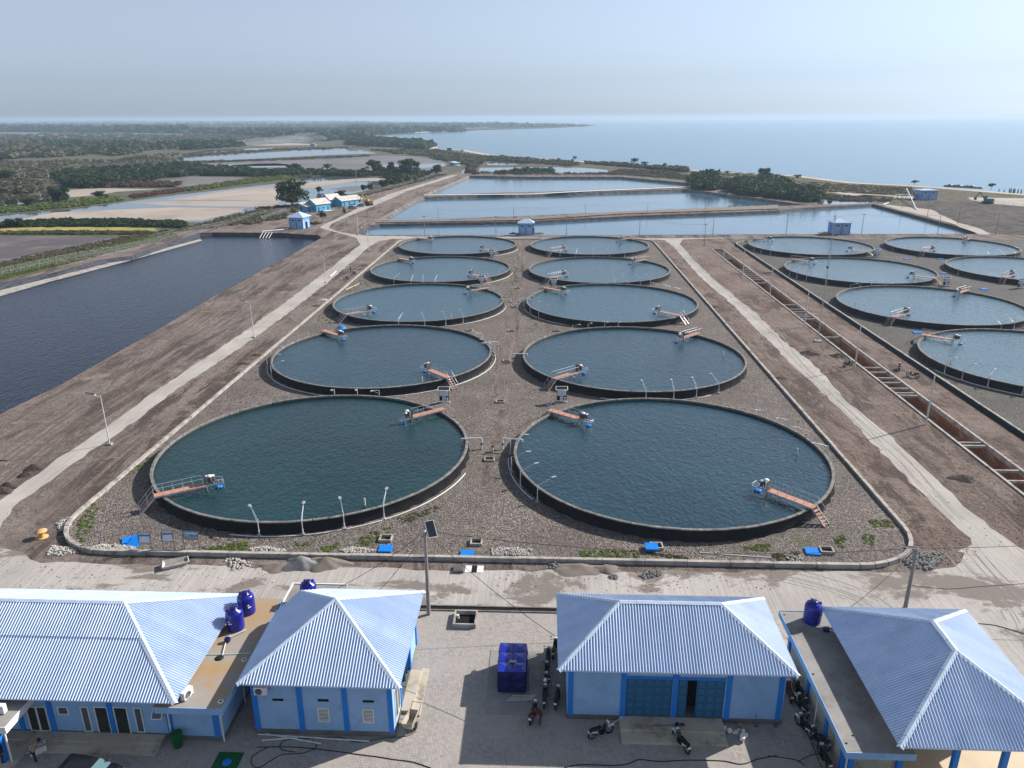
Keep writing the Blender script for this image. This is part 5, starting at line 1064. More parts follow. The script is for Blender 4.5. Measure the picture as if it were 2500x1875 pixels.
TL=[('broad',714,506,436,1.1,'tall broad leafy tree behind the small blue pump house',0),('round',778,470,454,1.1,'round bushy tree behind the blue houses',0),('round',832,482,463,1.3,'low bushy tree right of the blue houses behind the fence',1),('round',886,466,449,1.0,'small round bush tree beside the long fence',0),('round',903,466,448,.9,'small round bush tree, right of a pair beside the fence',1),('round',938,458,436,1.2,'larger round bush tree standing alone by the fence',0),
('broad',918,425,388,1.2,'dark spreading tree in the mudflat row, leftmost of the tall group',1),('round',956,426,392,.9,'dark upright tree in the middle of the mudflat row',1),('broad',995,432,385,1.1,'feathery tall tree in the mudflat row near the road',0),('broad',1066,430,400,1.0,'dark tree standing left of the far road end',1),('round',712,418,398,1.2,'spreading low tree on the levee beyond the pale mudflats',0),('broad',725,420,398,1.4,'airy spreading tree on the levee beyond the pale mudflats',1),('umbrella',800,420,400,1.0,'feathery tree group on the levee before the grey mudflat',0),('cone',840,520,502,1.1,'dark cone shaped shrub in front of the blue houses',0),
('round',147,494,450,1.05,'dense dark green round tree on the left levee',0),('round',70,505,482,1.2,'low dark bush on the left levee beside the channel',1),('round',243,485,464,1.4,'scraggly low tree on the levee by the channel',1),('bare',122,490,438,1.1,'large bare grey tree beside the dense round tree',0),('bare',62,445,400,1.0,'bare grey tree far left before the mangroves',1),('bare',118,435,395,.9,'yellowish thin tree among bare trees at the left',0),('bare',190,425,393,1.0,'bare grey tree in the clearing before the mangroves',1),('bare',245,420,390,1.0,'bare pale tree in the middle of the left marsh',0),('bare',298,418,388,1.0,'bare tree at the start of the grey grove',1),('bare',325,420,382,1.1,'bare tree inside the grey grove, second along',0),('bare',350,420,378,1.1,'tallest bare tree inside the grey grove',1),('bare',378,418,382,1.1,'bare tree inside the grey grove, right of the tallest',0),('bare',405,412,385,1.0,'last bare tree at the right end of the grey grove',1),('round',35,555,530,1.5,'dark low shrub standing on the bushy levee at the left edge',0),('round',5,395,372,1.2,'dense tree cut by the left edge before the mangroves',1),('round',18,450,412,1.2,'dark tree clump at the left edge above the pale pond',0),
('umbrella',1549,404,386,1.0,'flat topped tree on the beach, left of the pair',0),('umbrella',1573,408,394,1.0,'leaning flat topped tree on the beach, right of the pair',1),('umbrella',1622,411,398,.8,'small thin lone tree on the beach',0),('round',1364,392,385,1.2,'small round bush on the shore by itself',0),('umbrella',1403,394,381,.7,'thin twiggy tree above a reddish bush on the shore',1),('round',1397,395,388,1.2,'reddish brown round bush on the shore',1),('round',1429,397,391,1.2,'dark small bush on the shore left of the coastal ponds',0),('round',1864,433,407,1.15,'large round tree standing alone on the beach grass',0),('umbrella',1946,442,426,1.0,'sparse small tree on the beach right of the large round one',1),('umbrella',2232,452,440,1.4,'wide sparse tree on the beach left of the blue beach house',0),('umbrella',2419,463,447,1.0,'small twin tree on the beach near the rows of posts',1),('round',1098,371,360,1.3,'dark rounded tree clump on the shore beyond the road',0),('umbrella',1128,372,366,1.2,'low dark tree on the shore right of a tree clump',0),('umbrella',1775,426,417,1.6,'low spreading scrub tree at the edge of the beach grass',0),
('broad',300,302,297.5,1.6,'big dark tree rising above the far woodland',0),('round',1010,362,350,1.0,'tree at the tip of the shore woodland',1),('bare',1040,366,350,1.0,'thin leafless tree at the end of the shore woodland',0),('bare',1054,366,351,1.0,'leafless tree beside another at the end of the shore woodland',1),('umbrella',788,543,515,.7,'small dark palm like tree between pump house and road',0),('round',2025,498,488,1.2,'single bush in the pale pond beside the mangroves',0)]
for k,x,y,t_,w_,lab,v in TL: tree(k,x,y,ph(x,y,t_),lab,w_,'bare trees of the left marsh' if k=='bare' else None,v)
# ---------------------------------------------------------------- poles
def pole(name,label,p,top,r=.14,mat='pole',kind=None,ang=PI,grp=None):
    g=G(*p); h=ph(p[0],p[1],top); t=thing(name,label,'pole' if name!='street_lamp' else 'street lamp',(g.x,g.y,0),0,grp)
    MB().tube((0,0,-.1),(0,0,h),r,10,r*.62).build('pole_shaft',MT[mat],t)
    if kind=='lamp':
        e=Vector((math.cos(ang),math.sin(ang),0)); MB().tube((0,0,h-.25),e*1.3+Vector((0,0,h+.15)),.05,6).build('lamp_arm',MT[mat],t)
        T=Matrix.Translation(e*1.5+Vector((0,0,h+.22)))@Matrix.Rotation(ang,4,'Z')@Matrix.Rotation(R(-12),4,'Y'); MB().box(-.75,.75,-.22,.22,-.04,.03,T).build('lamp_head',MT['polewhite'],t); MB().box(-.7,.7,-.19,.19,.032,.045,T).build('solar_panel',MT['solar'],t)
        MB().box(-.35,.35,-.3,.3,0,.25).build('footing',MT['concrete'],t)
    if kind=='arm': MB().box(-.7,.7,-.05,.05,h-.5,h-.4).build('cross_arm',MT['steeldark'],t)
    if kind=='solar':
        T=Matrix.Translation((.0,0,h+.1))@Matrix.Rotation(ang,4,'Z')@Matrix.Translation((.55,0,0))@Matrix.Rotation(R(25),4,'X'); MB().box(-.4,.4,-.9,.9,-.05,0,T).build('panel_frame',MT['polewhite'],t); MB().box(-.36,.36,-.85,.85,.003,.015,T).build('solar_panel',MT['solar'],t); MB().lathe([(.12,h-.1),(.14,h),(0,h+.08)],10).build('pole_cap',MT['white'],t)
    return Vector((g.x,g.y,h))
G1='concrete poles along the ponds'; G2='grey poles beside the trench'; G3='white solar street lamps on the left road'
PT={}
PT['fg']=pole('concrete_pole','tall concrete pole with a tilted solar panel between the pyramid roof and store',(1047,1500),1296,.19,'pole','solar',R(20))
PT['fr']=pole('concrete_pole','tall pole with solar panel behind the right hall roof',(2210,1484),1338,.19,'pole','solar',PI)
for p,t_,l in (((268,1086),966,'nearest solar street lamp on the left dirt strip'),((620,824),737,'second solar street lamp along the left road'),((795,691),625,'third solar street lamp along the left road'),((900,611),560,'fourth solar street lamp where the left road meets the junction'),((849,540),505,'small street lamp at the bend by the blue houses'),((930,502),464,'street lamp near the yellow excavator'),((992,468),443,'street lamp beyond the excavator on the road'),((1042,450),428,'farthest street lamp before the back pond')): pole('street_lamp',l,p,t_,.09,'polewhite','lamp',PI*.98,G3)
PT['a']=pole('concrete_pole','pale pole with street light head at the front pond corner',(874,573),525,.16,'polewhite','lamp',PI*.8,G1)
for k,p,t_,l in (('b',(1037,576),526,'first pole standing before the front pond'),('c',(1211,576),526,'pole before the front pond left of the middle pump house'),('d',(1383,576),525,'pole before the front pond right of the middle pump house'),('e',(1561,576),525,'pole before the front pond above the fifth centre tank'),('f',(1740,574),524,'pole before the front pond near the right road'),('g',(1919,572),521.5,'pole before the front pond left of the right pump house'),('h',(2103,571),521,'pole before the front pond right of the right pump house'),('i',(2289,571),522,'pole before the front pond behind the right edge tanks'),('j',(1719,602),545,'pole in the dirt where the right road begins'),('k',(1254,534),505,'pole on the bank between ponds, leftmost'),('m',(1070,537),511,'pole on the bank behind the first pole'),('n',(1429,523),499,'pole on the bank between ponds, third'),('o',(1581,518),496,'pole on the bank between ponds, fourth'),('p',(1722,513),489,'pole on the bank between ponds, fifth'),('q',(2338,547),503,'pole on the sandy track behind the right edge tanks'),('r',(2264,528),497,'pole on the sandy track beyond the front pond corner'),('s',(2430,574),520,'leaning pole in the dark soil at the right edge'),('t',(2202,509),477,'pole beside the sloping white pipe'),('u',(2241,498),478,'pole in front of the blue beach house'),('v',(899,545),512,'dark wooden pole at the left pond corner')):
    PT[k]=pole('concrete_pole',l,p,t_,.12,'pole','arm' if k in 'bcdefghj' else None,grp=G1)
for k,p,t_,l in (('1',(2260,1037),914,'nearest pole beside the trench'),('2',(2086,900),793,'second pole beside the trench'),('3',(1964,797.5),711,'third pole beside the trench'),('4',(1878.5,731),654,'fourth pole beside the trench'),('5',(1812.6,675.7),608,'fifth pole beside the trench'),('6',(1766,635.6),573,'farthest pole beside the trench')): PT['T'+k]=pole('trench_pole',l,p,t_,.13,'polewhite',None,grp=G2)
def mast(label,p,top):
    g=G(*p); h=ph(p[0],p[1],top[1]); d=G(*p); t=thing('antenna_mast',label,'mast',(g.x,g.y,0)); q=ray(*top); k=g.y/q.y; lean=Vector((q.x*k-g.x,0,0)); lean.x=max(-.25,min(.25,lean.x))
    b=MB(); 
    for a in (0,2.1,4.2): b.tube((.16*math.cos(a),.16*math.sin(a),0),Vector((.12*math.cos(a),.12*math.sin(a),h*.93))+lean,.03,5)
    n=int(h/.8)
    for i in range(n):
        z=i*.8; a,c=(i%3)*2.1,((i+1)%3)*2.1; b.tube((.15*math.cos(a),.15*math.sin(a),z),(.15*math.cos(c),.15*math.sin(c),z+.7),.015,4)
    b.build('lattice',MT['galv'],t); MB().tube((0,0,h*.9),Vector((0,0,h))+lean,.03,5).build('tip',MT['galv'],t); MB().lathe([(.2,0),(.28,.2),(.2,.4)],8,(0,0,h*.55)).build('mast_joint',MT['steeldark'],t); MB().box(-.6,.6,-.5,.5,0,.25).build('footing',MT['concrete'],t)
mast('very tall thin lattice mast beside the trench',(1996,834),(2044,500)); mast('thin tall mast beside the blue houses',(874,505),(868,360))
def cable(label,pts,r=.018,sag=.04,n=14,name='cable',sun=True):
    b=MB(); L=[]
    for p,q in zip(pts[:-1],pts[1:]):
        p,q=Vector(p),Vector(q); d=(q-p).length
        for k in range(n): t=k/n; w_=p.lerp(q,t); w_.z-=4*sag*d*t*(1-t); L.append(w_)
    L.append(Vector(pts[-1])); b.path(L,r,4); o=b.build(name,MT['cable']); return tag(o,label,'cable')
fg=PT['fg']; cable('cable sagging from the concrete pole to the pyramid roof, longer one',[fg,(-17.0,54.3,5.2)],.022); cable('cable sagging from the concrete pole to the pyramid roof, shorter one',[fg-Vector((0,0,.2)),(-13.4,54.4,5.1)],.022)
cable('cable falling from the concrete pole to the left side of the store',[fg,(1.2,49,4.9)],.022,.03); cable('power cable running from the concrete pole right to the hall pole',[fg,PT['fr']],.022,.03)
cable('pair of cables between the hall pole and the hall roof',[PT['fr'],(25,53.2,5.2)],.022,.03); cable('cable leaving the hall pole towards the right edge',[PT['fr'],(60,62,8.0)],.022,.02)
for a,c,l in (('b','c','first'),('c','d','second'),('d','e','third'),('e','j','fourth'),('e','f','fifth'),('f','g','sixth'),('g','h','seventh'),('h','i','eighth'),('a','b','leftmost'),('j','f','slack')):
    cable('%s overhead cable span in front of the front pond'%l,[PT[a]-Vector((0,0,.3)),PT[c]-Vector((0,0,.3))],.03,.035,10)
for a,c,l in (('m','k','first'),('k','n','second'),('n','o','third'),('o','p','fourth')): cable('%s overhead cable span on the bank between ponds'%l,[PT[a],PT[c]],.028,.03,10)
# ---------------------------------------------------------------- fences
def fence(name,label,P,h,step,post='pole',mesh=True,lean=.0,every=1):
    t=thing(name,label,'fence'); P=[Vector((p.x,p.y,0)) for p in P]; L=[0]
    for a,b in zip(P[:-1],P[1:]): L.append(L[-1]+(b-a).length)
    def at(s):
        for i in range(len(P)-1):
            if s<=L[i+1] or i==len(P)-2: return P[i].lerp(P[i+1],(s-L[i])/(L[i+1]-L[i]))
    n=int(L[-1]/step); pb=MB(); pb.box(-.05,.05,-.05,.05,0,h); pb.add([(-.05,-.05,h),(.05,-.05,h),(.05,.05,h),(-.05,.05,h),(.25,.3,h+.35),(.3,.3,h+.35),(.3,.35,h+.35),(.25,.35,h+.35)],[(0,1,5,4),(1,2,6,5),(2,3,7,6),(3,0,4,7)]); me=pb.mesh('post',MT[post])
    for i in range(n+1): a=at(min(i*step,L[-1])); link(me,'fence_post',t,a)
    if mesh:
        b=MB(); s=0; d_=.32
        for z in (0.05,h*.5,h): 
            for i in range(n): a,c=at(i*step),at((i+1)*step); b.tube(a+Vector((0,0,z)),c+Vector((0,0,z)),.012,3,cap=False)
        k=int(L[-1]/d_)
        vs=[];fs=[]
        for i in range(k):
            for sg in (1,-1):
                a=at(i*d_); c=at(min(i*d_+h,L[-1])); 
                p,q=(a+Vector((0,0,.05)),c+Vector((0,0,h))) if sg>0 else (a+Vector((0,0,h)),c+Vector((0,0,.05)))
                w_=Vector((0,0,.02)); m=len(vs); vs+=[p,q,q+w_,p+w_]; fs.append((m,m+1,m+2,m+3))
        b.add(vs,fs); o=b.build('wire_mesh',MT['galv'],t); o['kind']='stuff'
    return t
fence('chain_link_fence','chain link fence with leaning concrete posts behind the left pond',[G(*p) for p in A((-200,1420),(0,1372),(110,1345),(500,1262),(830,1205),(1080,1150),(1300,1090),(1520,1030),(1760,985),(1990,910),(2212,880))]+[G(*p) for p in B_((120,950),(350,880))],2.2,3.3)
fence('chain_link_fence','long chain link fence running beside the far road past the excavator',[G(*p) for p in B_((800,768),(960,740),(1240,668),(1400,620),(1560,572))],2.2,4.0)
fence('chain_link_fence','fence with white posts along the back pond',[G(*p) for p in B_((1800,592),(2212,592))]+[G(*p) for p in D_((600,592),(1000,592),(1560,632))],2.0,4.5)
fence('post_fence','dark post fence between the beach grass and the ponds',[G(*p) for p in E_((540,700),(900,720),(1240,735))],1.6,6,'steeldark',False)
fence('post_fence','thin wire fence across the sand at the right edge',[G(*p) for p in E_((1980,815),(2212,838),(2500,860))],1.6,5,'polewhite',True)
# posts in the surf at the right
for i,x in enumerate((2020,2060,2100,2112,2130,2140,2165,2190)):
    g=G(1800+x/K,240+(708+(x-2020)*.1)/K); t=MB().tube((0,0,-2),(0,0,2.2 if x>2090 else 1.2),.5 if x>2090 else .25,6,.3).build('surf_post',MT['steeldark']); t.location=g+Vector((0,0,-.6)); tag(t,'%s dark post standing in the surf from the left'%['first','second','third','fourth','fifth','sixth','seventh','eighth'][i],'post','dark posts in the surf')
for i in range(17):
    x=1605+i*17+random.uniform(-4,4); g=G(1800+x/K,240+(683+i*1.0)/K); h=random.uniform(1.2,2); o=MB().lathe([(0,h),(h*.7,h*.8),(h*.95,h*.4),(h*.8,0)],9).build('beach_boulder',MT['steeldark']); o.location=(g.x,g.y,0); tag(o,'dark rounded lump in the beach row, number %s from the left'%['one','two','three','four','five','six','seven','eight','nine','ten','eleven','twelve','thirteen','fourteen','fifteen','sixteen','seventeen'][i],'boulder','dark lumps along the beach')
# ---------------------------------------------------------------- pump houses and far houses
def pumphouse(label,g,rz,w,d,h,rh,oh=.5,flat=False,door=True,cat='pump house'):
    t=thing('pump_house',label,cat,(g.x,g.y,g.z),rz,None); wl=[]
    MB().box(-w/2,w/2,-d/2,d/2,0,h).build('wall',MT['wallblue'],t)
    for x in (-w/2,0,w/2): MB().box(x-.16,x+.16,-d/2-.07,-d/2-.002,0,h).build('pilaster',MT['pilaster'],t)
    for y in (-d/2,0,d/2): MB().box(w/2+.002,w/2+.07,y-.16,y+.16,0,h).build('pilaster',MT['pilaster'],t); MB().box(-w/2-.07,-w/2-.002,y-.16,y+.16,0,h).build('pilaster',MT['pilaster'],t)
    for x in (-w/4,w/4): MB().box(x-.55,x+.55,-d/2-.03,-d/2-.003,h*.70,h*.79).build('air_vent',MT['black'],t); MB().box(x-.12,x+.12,-d/2-.03,-d/2-.003,h*.35,h*.48).build('number_plate',MT['white'],t)
    for y in (-d/4,d/4): MB().box(w/2+.003,w/2+.03,y-.5,y+.5,h*.70,h*.79).build('air_vent',MT['black'],t)
    if door: MB().box(w/2+.005,w/2+.05,-.9,.1,0,h*.55).build('door',MT['black'],t); MB().box(w/2+.01,w/2+.5,.12,.18,0,h*.55).build('door_leaf',MT['doorblue'],t)
    e=oh; r=bpy.data.objects.new('roof',None); C.objects.link(r); r.parent=t; a,b_,c,d2=[Vector(p) for p in ((-w/2-e,-d/2-e,h),(w/2+e,-d/2-e,h),(w/2+e,d/2+e,h),(-w/2-e,d/2+e,h))]
    hh=min(w,d)/2+e
    if w>=d: ra,rb=Vector((-w/2-e+hh,0,h+rh)),Vector((w/2+e-hh,0,h+rh)); FF=[(a,b_,rb,ra),(c,d2,ra,rb),(b_,c,rb),(d2,a,ra)]
    else: ra,rb=Vector((0,-d/2-e+hh,h+rh)),Vector((0,d/2+e-hh,h+rh)); FF=[(a,b_,ra),(c,d2,rb),(b_,c,rb,ra),(d2,a,ra,rb)]
    for f in FF: MB().add(f,[tuple(range(len(f)))]).build('roof_slope',MT['roofsheet'],r)
    for p,q in ((a,ra),(b_,rb if w>=d else ra),(c,rb),(d2,ra if w>=d else rb)): cap(r,p,q,2,w=.2)
    MB().box(-w/2-e,w/2+e,-d/2-e,d/2+e,h-.15,h-.02).build('fascia',MT['roofwhite'],t); return t
g=G(733,556); t=pumphouse('small blue pump house with open door at the left pond corner',g,R(-8),5.6,6.6,4.6,1.9,.7)
MB().box(-8.5,-2.8,-3.8,-.2,-.02,.18).build('pump_platform',MT['slab'],t)
g=G(1284,574); MB().box(g.x-4,g.x+4.5,g.y+.2,g.y+6,-1.2,.1).build('pump_pad',MT['plinth'])['kind']='structure'; pumphouse('blue pump house with two wall panels between the two tank columns',g+Vector((0,2.5,.1)),0,5.4,4.6,4.4,1.5,.5)
g=G(2053,573); MB().box(g.x-6,g.x+5.5,g.y+.2,g.y+6.5,-1.2,.1).build('pump_pad',MT['plinth'])['kind']='structure'; pumphouse('blue pump house before the front pond behind the tanks at the right',g+Vector((0,2.7,.1)),R(3),6.2,5,4.4,1.1,.6)
g=G(2262,487); pumphouse('blue flat topped beach house beside the sea at the right',g+Vector((0,2,0)),R(5),8.5,7,5,.5,.8)
t=thing('pond_inlet','slanting white inlet pipes on the bank below the small pump house','pipes'); 
for k in range(4):
    p,q=G(600+(205-k*24)/K,240+1038/K,0),G(600+(178-k*24)/K,240+1080/K,-1.1); MB().tube(p+Vector((0,0,.2)),q,.11,6).build('inlet_pipe',MT['pvc'],t)
MB().tube(G(640,567)+Vector((0,0,.3)),G(703,561)+Vector((0,0,.3)),.25,6).build('header_pipe',MT['pvc'],t)
for n,(a,b_,l) in enumerate(((E_((1120,835))[0],E_((1165,815))[0],'white inlet pipe pouring into the corner of the front pond'),(E_((1295,760))[0],E_((1380,860))[0],'long sloping pale pipe in front of the beach house'))):
    p,q=G(*a),G(*b_); tag(MB().tube(p+Vector((0,0,.9 if n==0 else 4.5)),q+Vector((0,0,.6 if n==0 else .2)),.3,6).build('inlet_pipe',MT['pvc']),l,'pipe')
t=thing('pier_deck','low grey timber jetty running from the beach house','jetty',(0,0,0)); p=G(2262-72,487); MB().box(p.x,p.x+15,p.y+1,p.y+4,2.2,2.5).build('jetty_deck',MT['concrete'],t); 
for k in range(7): MB().tube((p.x+.5+k*2.3,p.y+1.1,0),(p.x+.5+k*2.3,p.y+1.1,2.2),.15,6).build('jetty_post',MT['pole'],t)
# house cluster
def gable(label,g,rz,w,d,h,rise,mono=False,dark=False):
    t=thing('blue_house',label,'house',(g.x,g.y,0),rz)
    b=MB(); 
    if mono: vs=[(-w/2,-d/2,0),(w/2,-d/2,0),(w/2,d/2,0),(-w/2,d/2,0),(-w/2,-d/2,h+rise),(w/2,-d/2,h),(w/2,d/2,h),(-w/2,d/2,h+rise)]; b.add(vs,[(0,1,5,4),(1,2,6,5),(2,3,7,6),(3,0,4,7)])
    else: vs=[(-w/2,-d/2,0),(w/2,-d/2,0),(w/2,d/2,0),(-w/2,d/2,0),(-w/2,-d/2,h),(w/2,-d/2,h),(w/2,d/2,h),(-w/2,d/2,h),(0,-d/2,h+rise),(0,d/2,h+rise)]; b.add(vs,[(0,1,5,8,4),(1,2,6,5),(2,3,7,9,6),(3,0,4,7)])
    b.build('wall',MT['housewall'],t); o=.5; s=rise/(w if mono else w/2); r=MB()
    if mono: r.add([(-w/2-o,-d/2-o,h+rise+o*s+.05),(w/2+o,-d/2-o,h-o*s+.05),(w/2+o,d/2+o,h-o*s+.05),(-w/2-o,d/2+o,h+rise+o*s+.05)],[(0,1,2,3)])
    else: r.add([(-w/2-o,-d/2-o,h-o*s+.05),(0,-d/2-o,h+rise+.05),(0,d/2+o,h+rise+.05),(-w/2-o,d/2+o,h-o*s+.05),(w/2+o,-d/2-o,h-o*s+.05),(w/2+o,d/2+o,h-o*s+.05)],[(0,1,2,3),(1,4,5,2)])
    o_=r.build('roof',MT['houseroof'],t); o_.modifiers.new('thick','SOLIDIFY').thickness=.14
    n=max(2,int(d/3))
    for k in range(n):
        y=-d/2+d*(k+.5)/n
        if k%2==0: MB().box(w/2+.003,w/2+.06,y-.45,y+.45,0,2.1).build('door',MT['doorblue'],t)
        else: 
            q=MB().box(w/2+.003,w/2+.06,y-.6,y+.6,1,2.1).build('window',MT['white'],t); MB().box(w/2+.061,w/2+.07,y-.52,y+.52,1.08,2.02).build('pane',MT['glass'],q)
    MB().box(-w/4-.5,-w/4+.5,-d/2-.05,-d/2-.003,1.1,2.2).build('window',MT['glass'],t); MB().box(w/2+.1,w/2+1.4,-.2,d/2,0,.15).build('porch_step',MT['white'],t); return t
hz_=R(-32)
gable('bright blue house with pale gable roof, left of the pair',G(778,514),hz_,7,9,3.6,2.2); gable('bright blue house with steep pale roof, right of the pair',G(798,506)+Vector((1,6,0)),hz_,6,8,3.8,2.2); gable('small blue lean-to left of the blue houses',G(752,516),hz_,5,6,2.8,1.2,True); gable('low long blue house with wide hip like roof near the cars',G(838,503)+Vector((1,4,0)),hz_,7.5,14,3,1.8)
gable('tiny hut with pale roof beside the far end of the road',G(1110,404),R(-40),7,7,2.6,.8,True); gable('tiny pale hut on the levee of the far ponds',G(765,357),0,8,6,3,1)
# ---------------------------------------------------------------- vehicles
def car(label,g,rz,paint,hatch=True,s=1.0):
    t=thing('parked_car',label,'car',(g.x,g.y,.02 if s==1 else .02),rz); L,Wd=4.3*s,1.75*s
    pr=[(-L/2,.35),(-L/2+.05,.75),(-L*.42,.95),(-L*.30,1.0),(-L*.16,1.02),(L*.22,1.0),(L*.40,.88),(L/2-.05,.72),(L/2,.4),(L/2-.1,.25),(-L/2+.1,.25)]
    b=MB(); n=len(pr); cols=[]
    for y,k in ((-Wd/2+.08,.96),(-Wd/2,1),(Wd/2,1),(Wd/2-.08,.96)):
        cols+= [(x*k,y,z if k==1 else z*1.0+(.0)) for x,z in pr]
    b.add(cols,[(q*n+i,q*n+(i+1)%n,(q+1)*n+(i+1)%n,(q+1)*n+i) for q in range(3) for i in range(n)],False); b.add(cols,[tuple(range(n)),tuple(range(3*n,4*n))[::-1]]); b.build('body',MT[paint],t)
    cb=[(-L*.46,1.0),(-L*.40,1.42),(-L*.30,1.52),(L*.02,1.53),(L*.12,1.45),(L*.27,1.0)]; b=MB(); m=len(cb); vs=[]
    for sy in (-1,1): vs+=[(x,sy*(Wd/2-.05-(z-1)*.35),z) for x,z in cb]
    b.add(vs,[(i,i+1,m+i+1,m+i) for i in (1,2,3)]+[(0,5,m+5,m)]); b.build('roof',MT[paint],t)
    b=MB(); b.add(vs,[(0,1,m+1,m)]); b.build('rear_window',MT['glass'],t); b=MB(); b.add(vs,[(4,5,m+5,m+4)]); b.build('windscreen',MT['windscreen'],t); b=MB(); b.add(vs,[tuple(range(m))[::-1],tuple(range(m,2*m))]); b.build('side_window',MT['glass'],t)
    for x in (-L*.31,L*.31):
        for y in (-Wd/2+.1,Wd/2-.1):
            w_=MB().tube((x,y-.1,.32),(x,y+.1,.32),.32,18).build('wheel',MT['rubber'],t); MB().tube((x,y-.115,.32),(x,y+.115,.32),.19,12).build('hubcap',MT['chrome'],w_)
    for y in (-.6*s,.6*s): MB().box(L/2-.08,L/2+.01,y-.2,y+.2,.55,.72).build('headlight',MT['white'],t); MB().box(-L/2-.01,-L/2+.08,y-.2,y+.2,.6,.8).build('tail_light',MT['bikered'],t)
    for y in (-1,1): MB().box(L*.17,L*.22,y*(Wd/2+.1)-.1,y*(Wd/2+.1)+.1,1.0,1.14).build('wing_mirror',MT['chrome'],t)
    MB().box(-.1-L/2,-L/2,-.25,.25,.45,.56).build('number_plate',MT['white'],t); return t
car('silver hatchback parked beside the low blue house',G(861,510),R(8),'carsilver'); car('silver car with dark windows parked behind the hatchback',G(882,504),R(160),'carsilver')
car('black car cut by the lower edge of the photograph',Vector((-30.4,38.9,0)),R(-8),'carblack')
def excavator(label,g,rz,paint,s=1.0):
    t=thing('excavator',label,'excavator',(g.x,g.y,0),rz); t.scale=(s,s,s)
    for y in (-1.2,1.2):
        P=[(-1.7,.15),(1.7,.15),(2.0,.5),(1.7,.85),(-1.7,.85),(-2.0,.5)]; b=MB(); n=6; vs=[(x,y-.28,z) for x,z in P]+[(x,y+.28,z) for x,z in P]; b.add(vs,[(i,(i+1)%n,n+(i+1)%n,n+i) for i in range(n)]+[tuple(range(n))[::-1],tuple(range(n,2*n))]); b.build('track',MT['rubber'],t)
    MB().box(-2.0,1.2,-1.2,1.2,.95,2.0).build('engine_house',MT['rustbrown'] if paint=='yellow' else MT[paint],t); c=MB().box(.2,1.6,-1.2,-.2,2.0,3.0).build('cab',MT[paint],t); MB().box(1.601,1.61,-1.1,-.3,2.1,2.9).build('cab_window',MT['glass'],c)
    MB().tube((1.2,.2,1.6),(3.4,.2,4.6),.22,6).build('boom',MT[paint],t); MB().tube((3.4,.2,4.6),(4.9,.2,2.4),.17,6).build('stick',MT[paint],t)
    b=MB(); b.add([(4.5,-.4,2.4),(5.2,-.4,2.3),(5.1,-.4,1.4),(4.4,-.4,1.6),(4.5,.8,2.4),(5.2,.8,2.3),(5.1,.8,1.4),(4.4,.8,1.6)],[(0,1,2,3),(4,5,6,7),(1,2,6,5),(2,3,7,6),(3,0,4,7)]); b.build('bucket',MT['rustbrown'],t); return t
excavator('yellow excavator with raised arm parked by the road near the blue houses',G(899,502),R(150),'yellow',1.1); excavator('teal excavator with bent arm on the dark soil near the beach',G(2410,497),R(170),'teal',1.25)
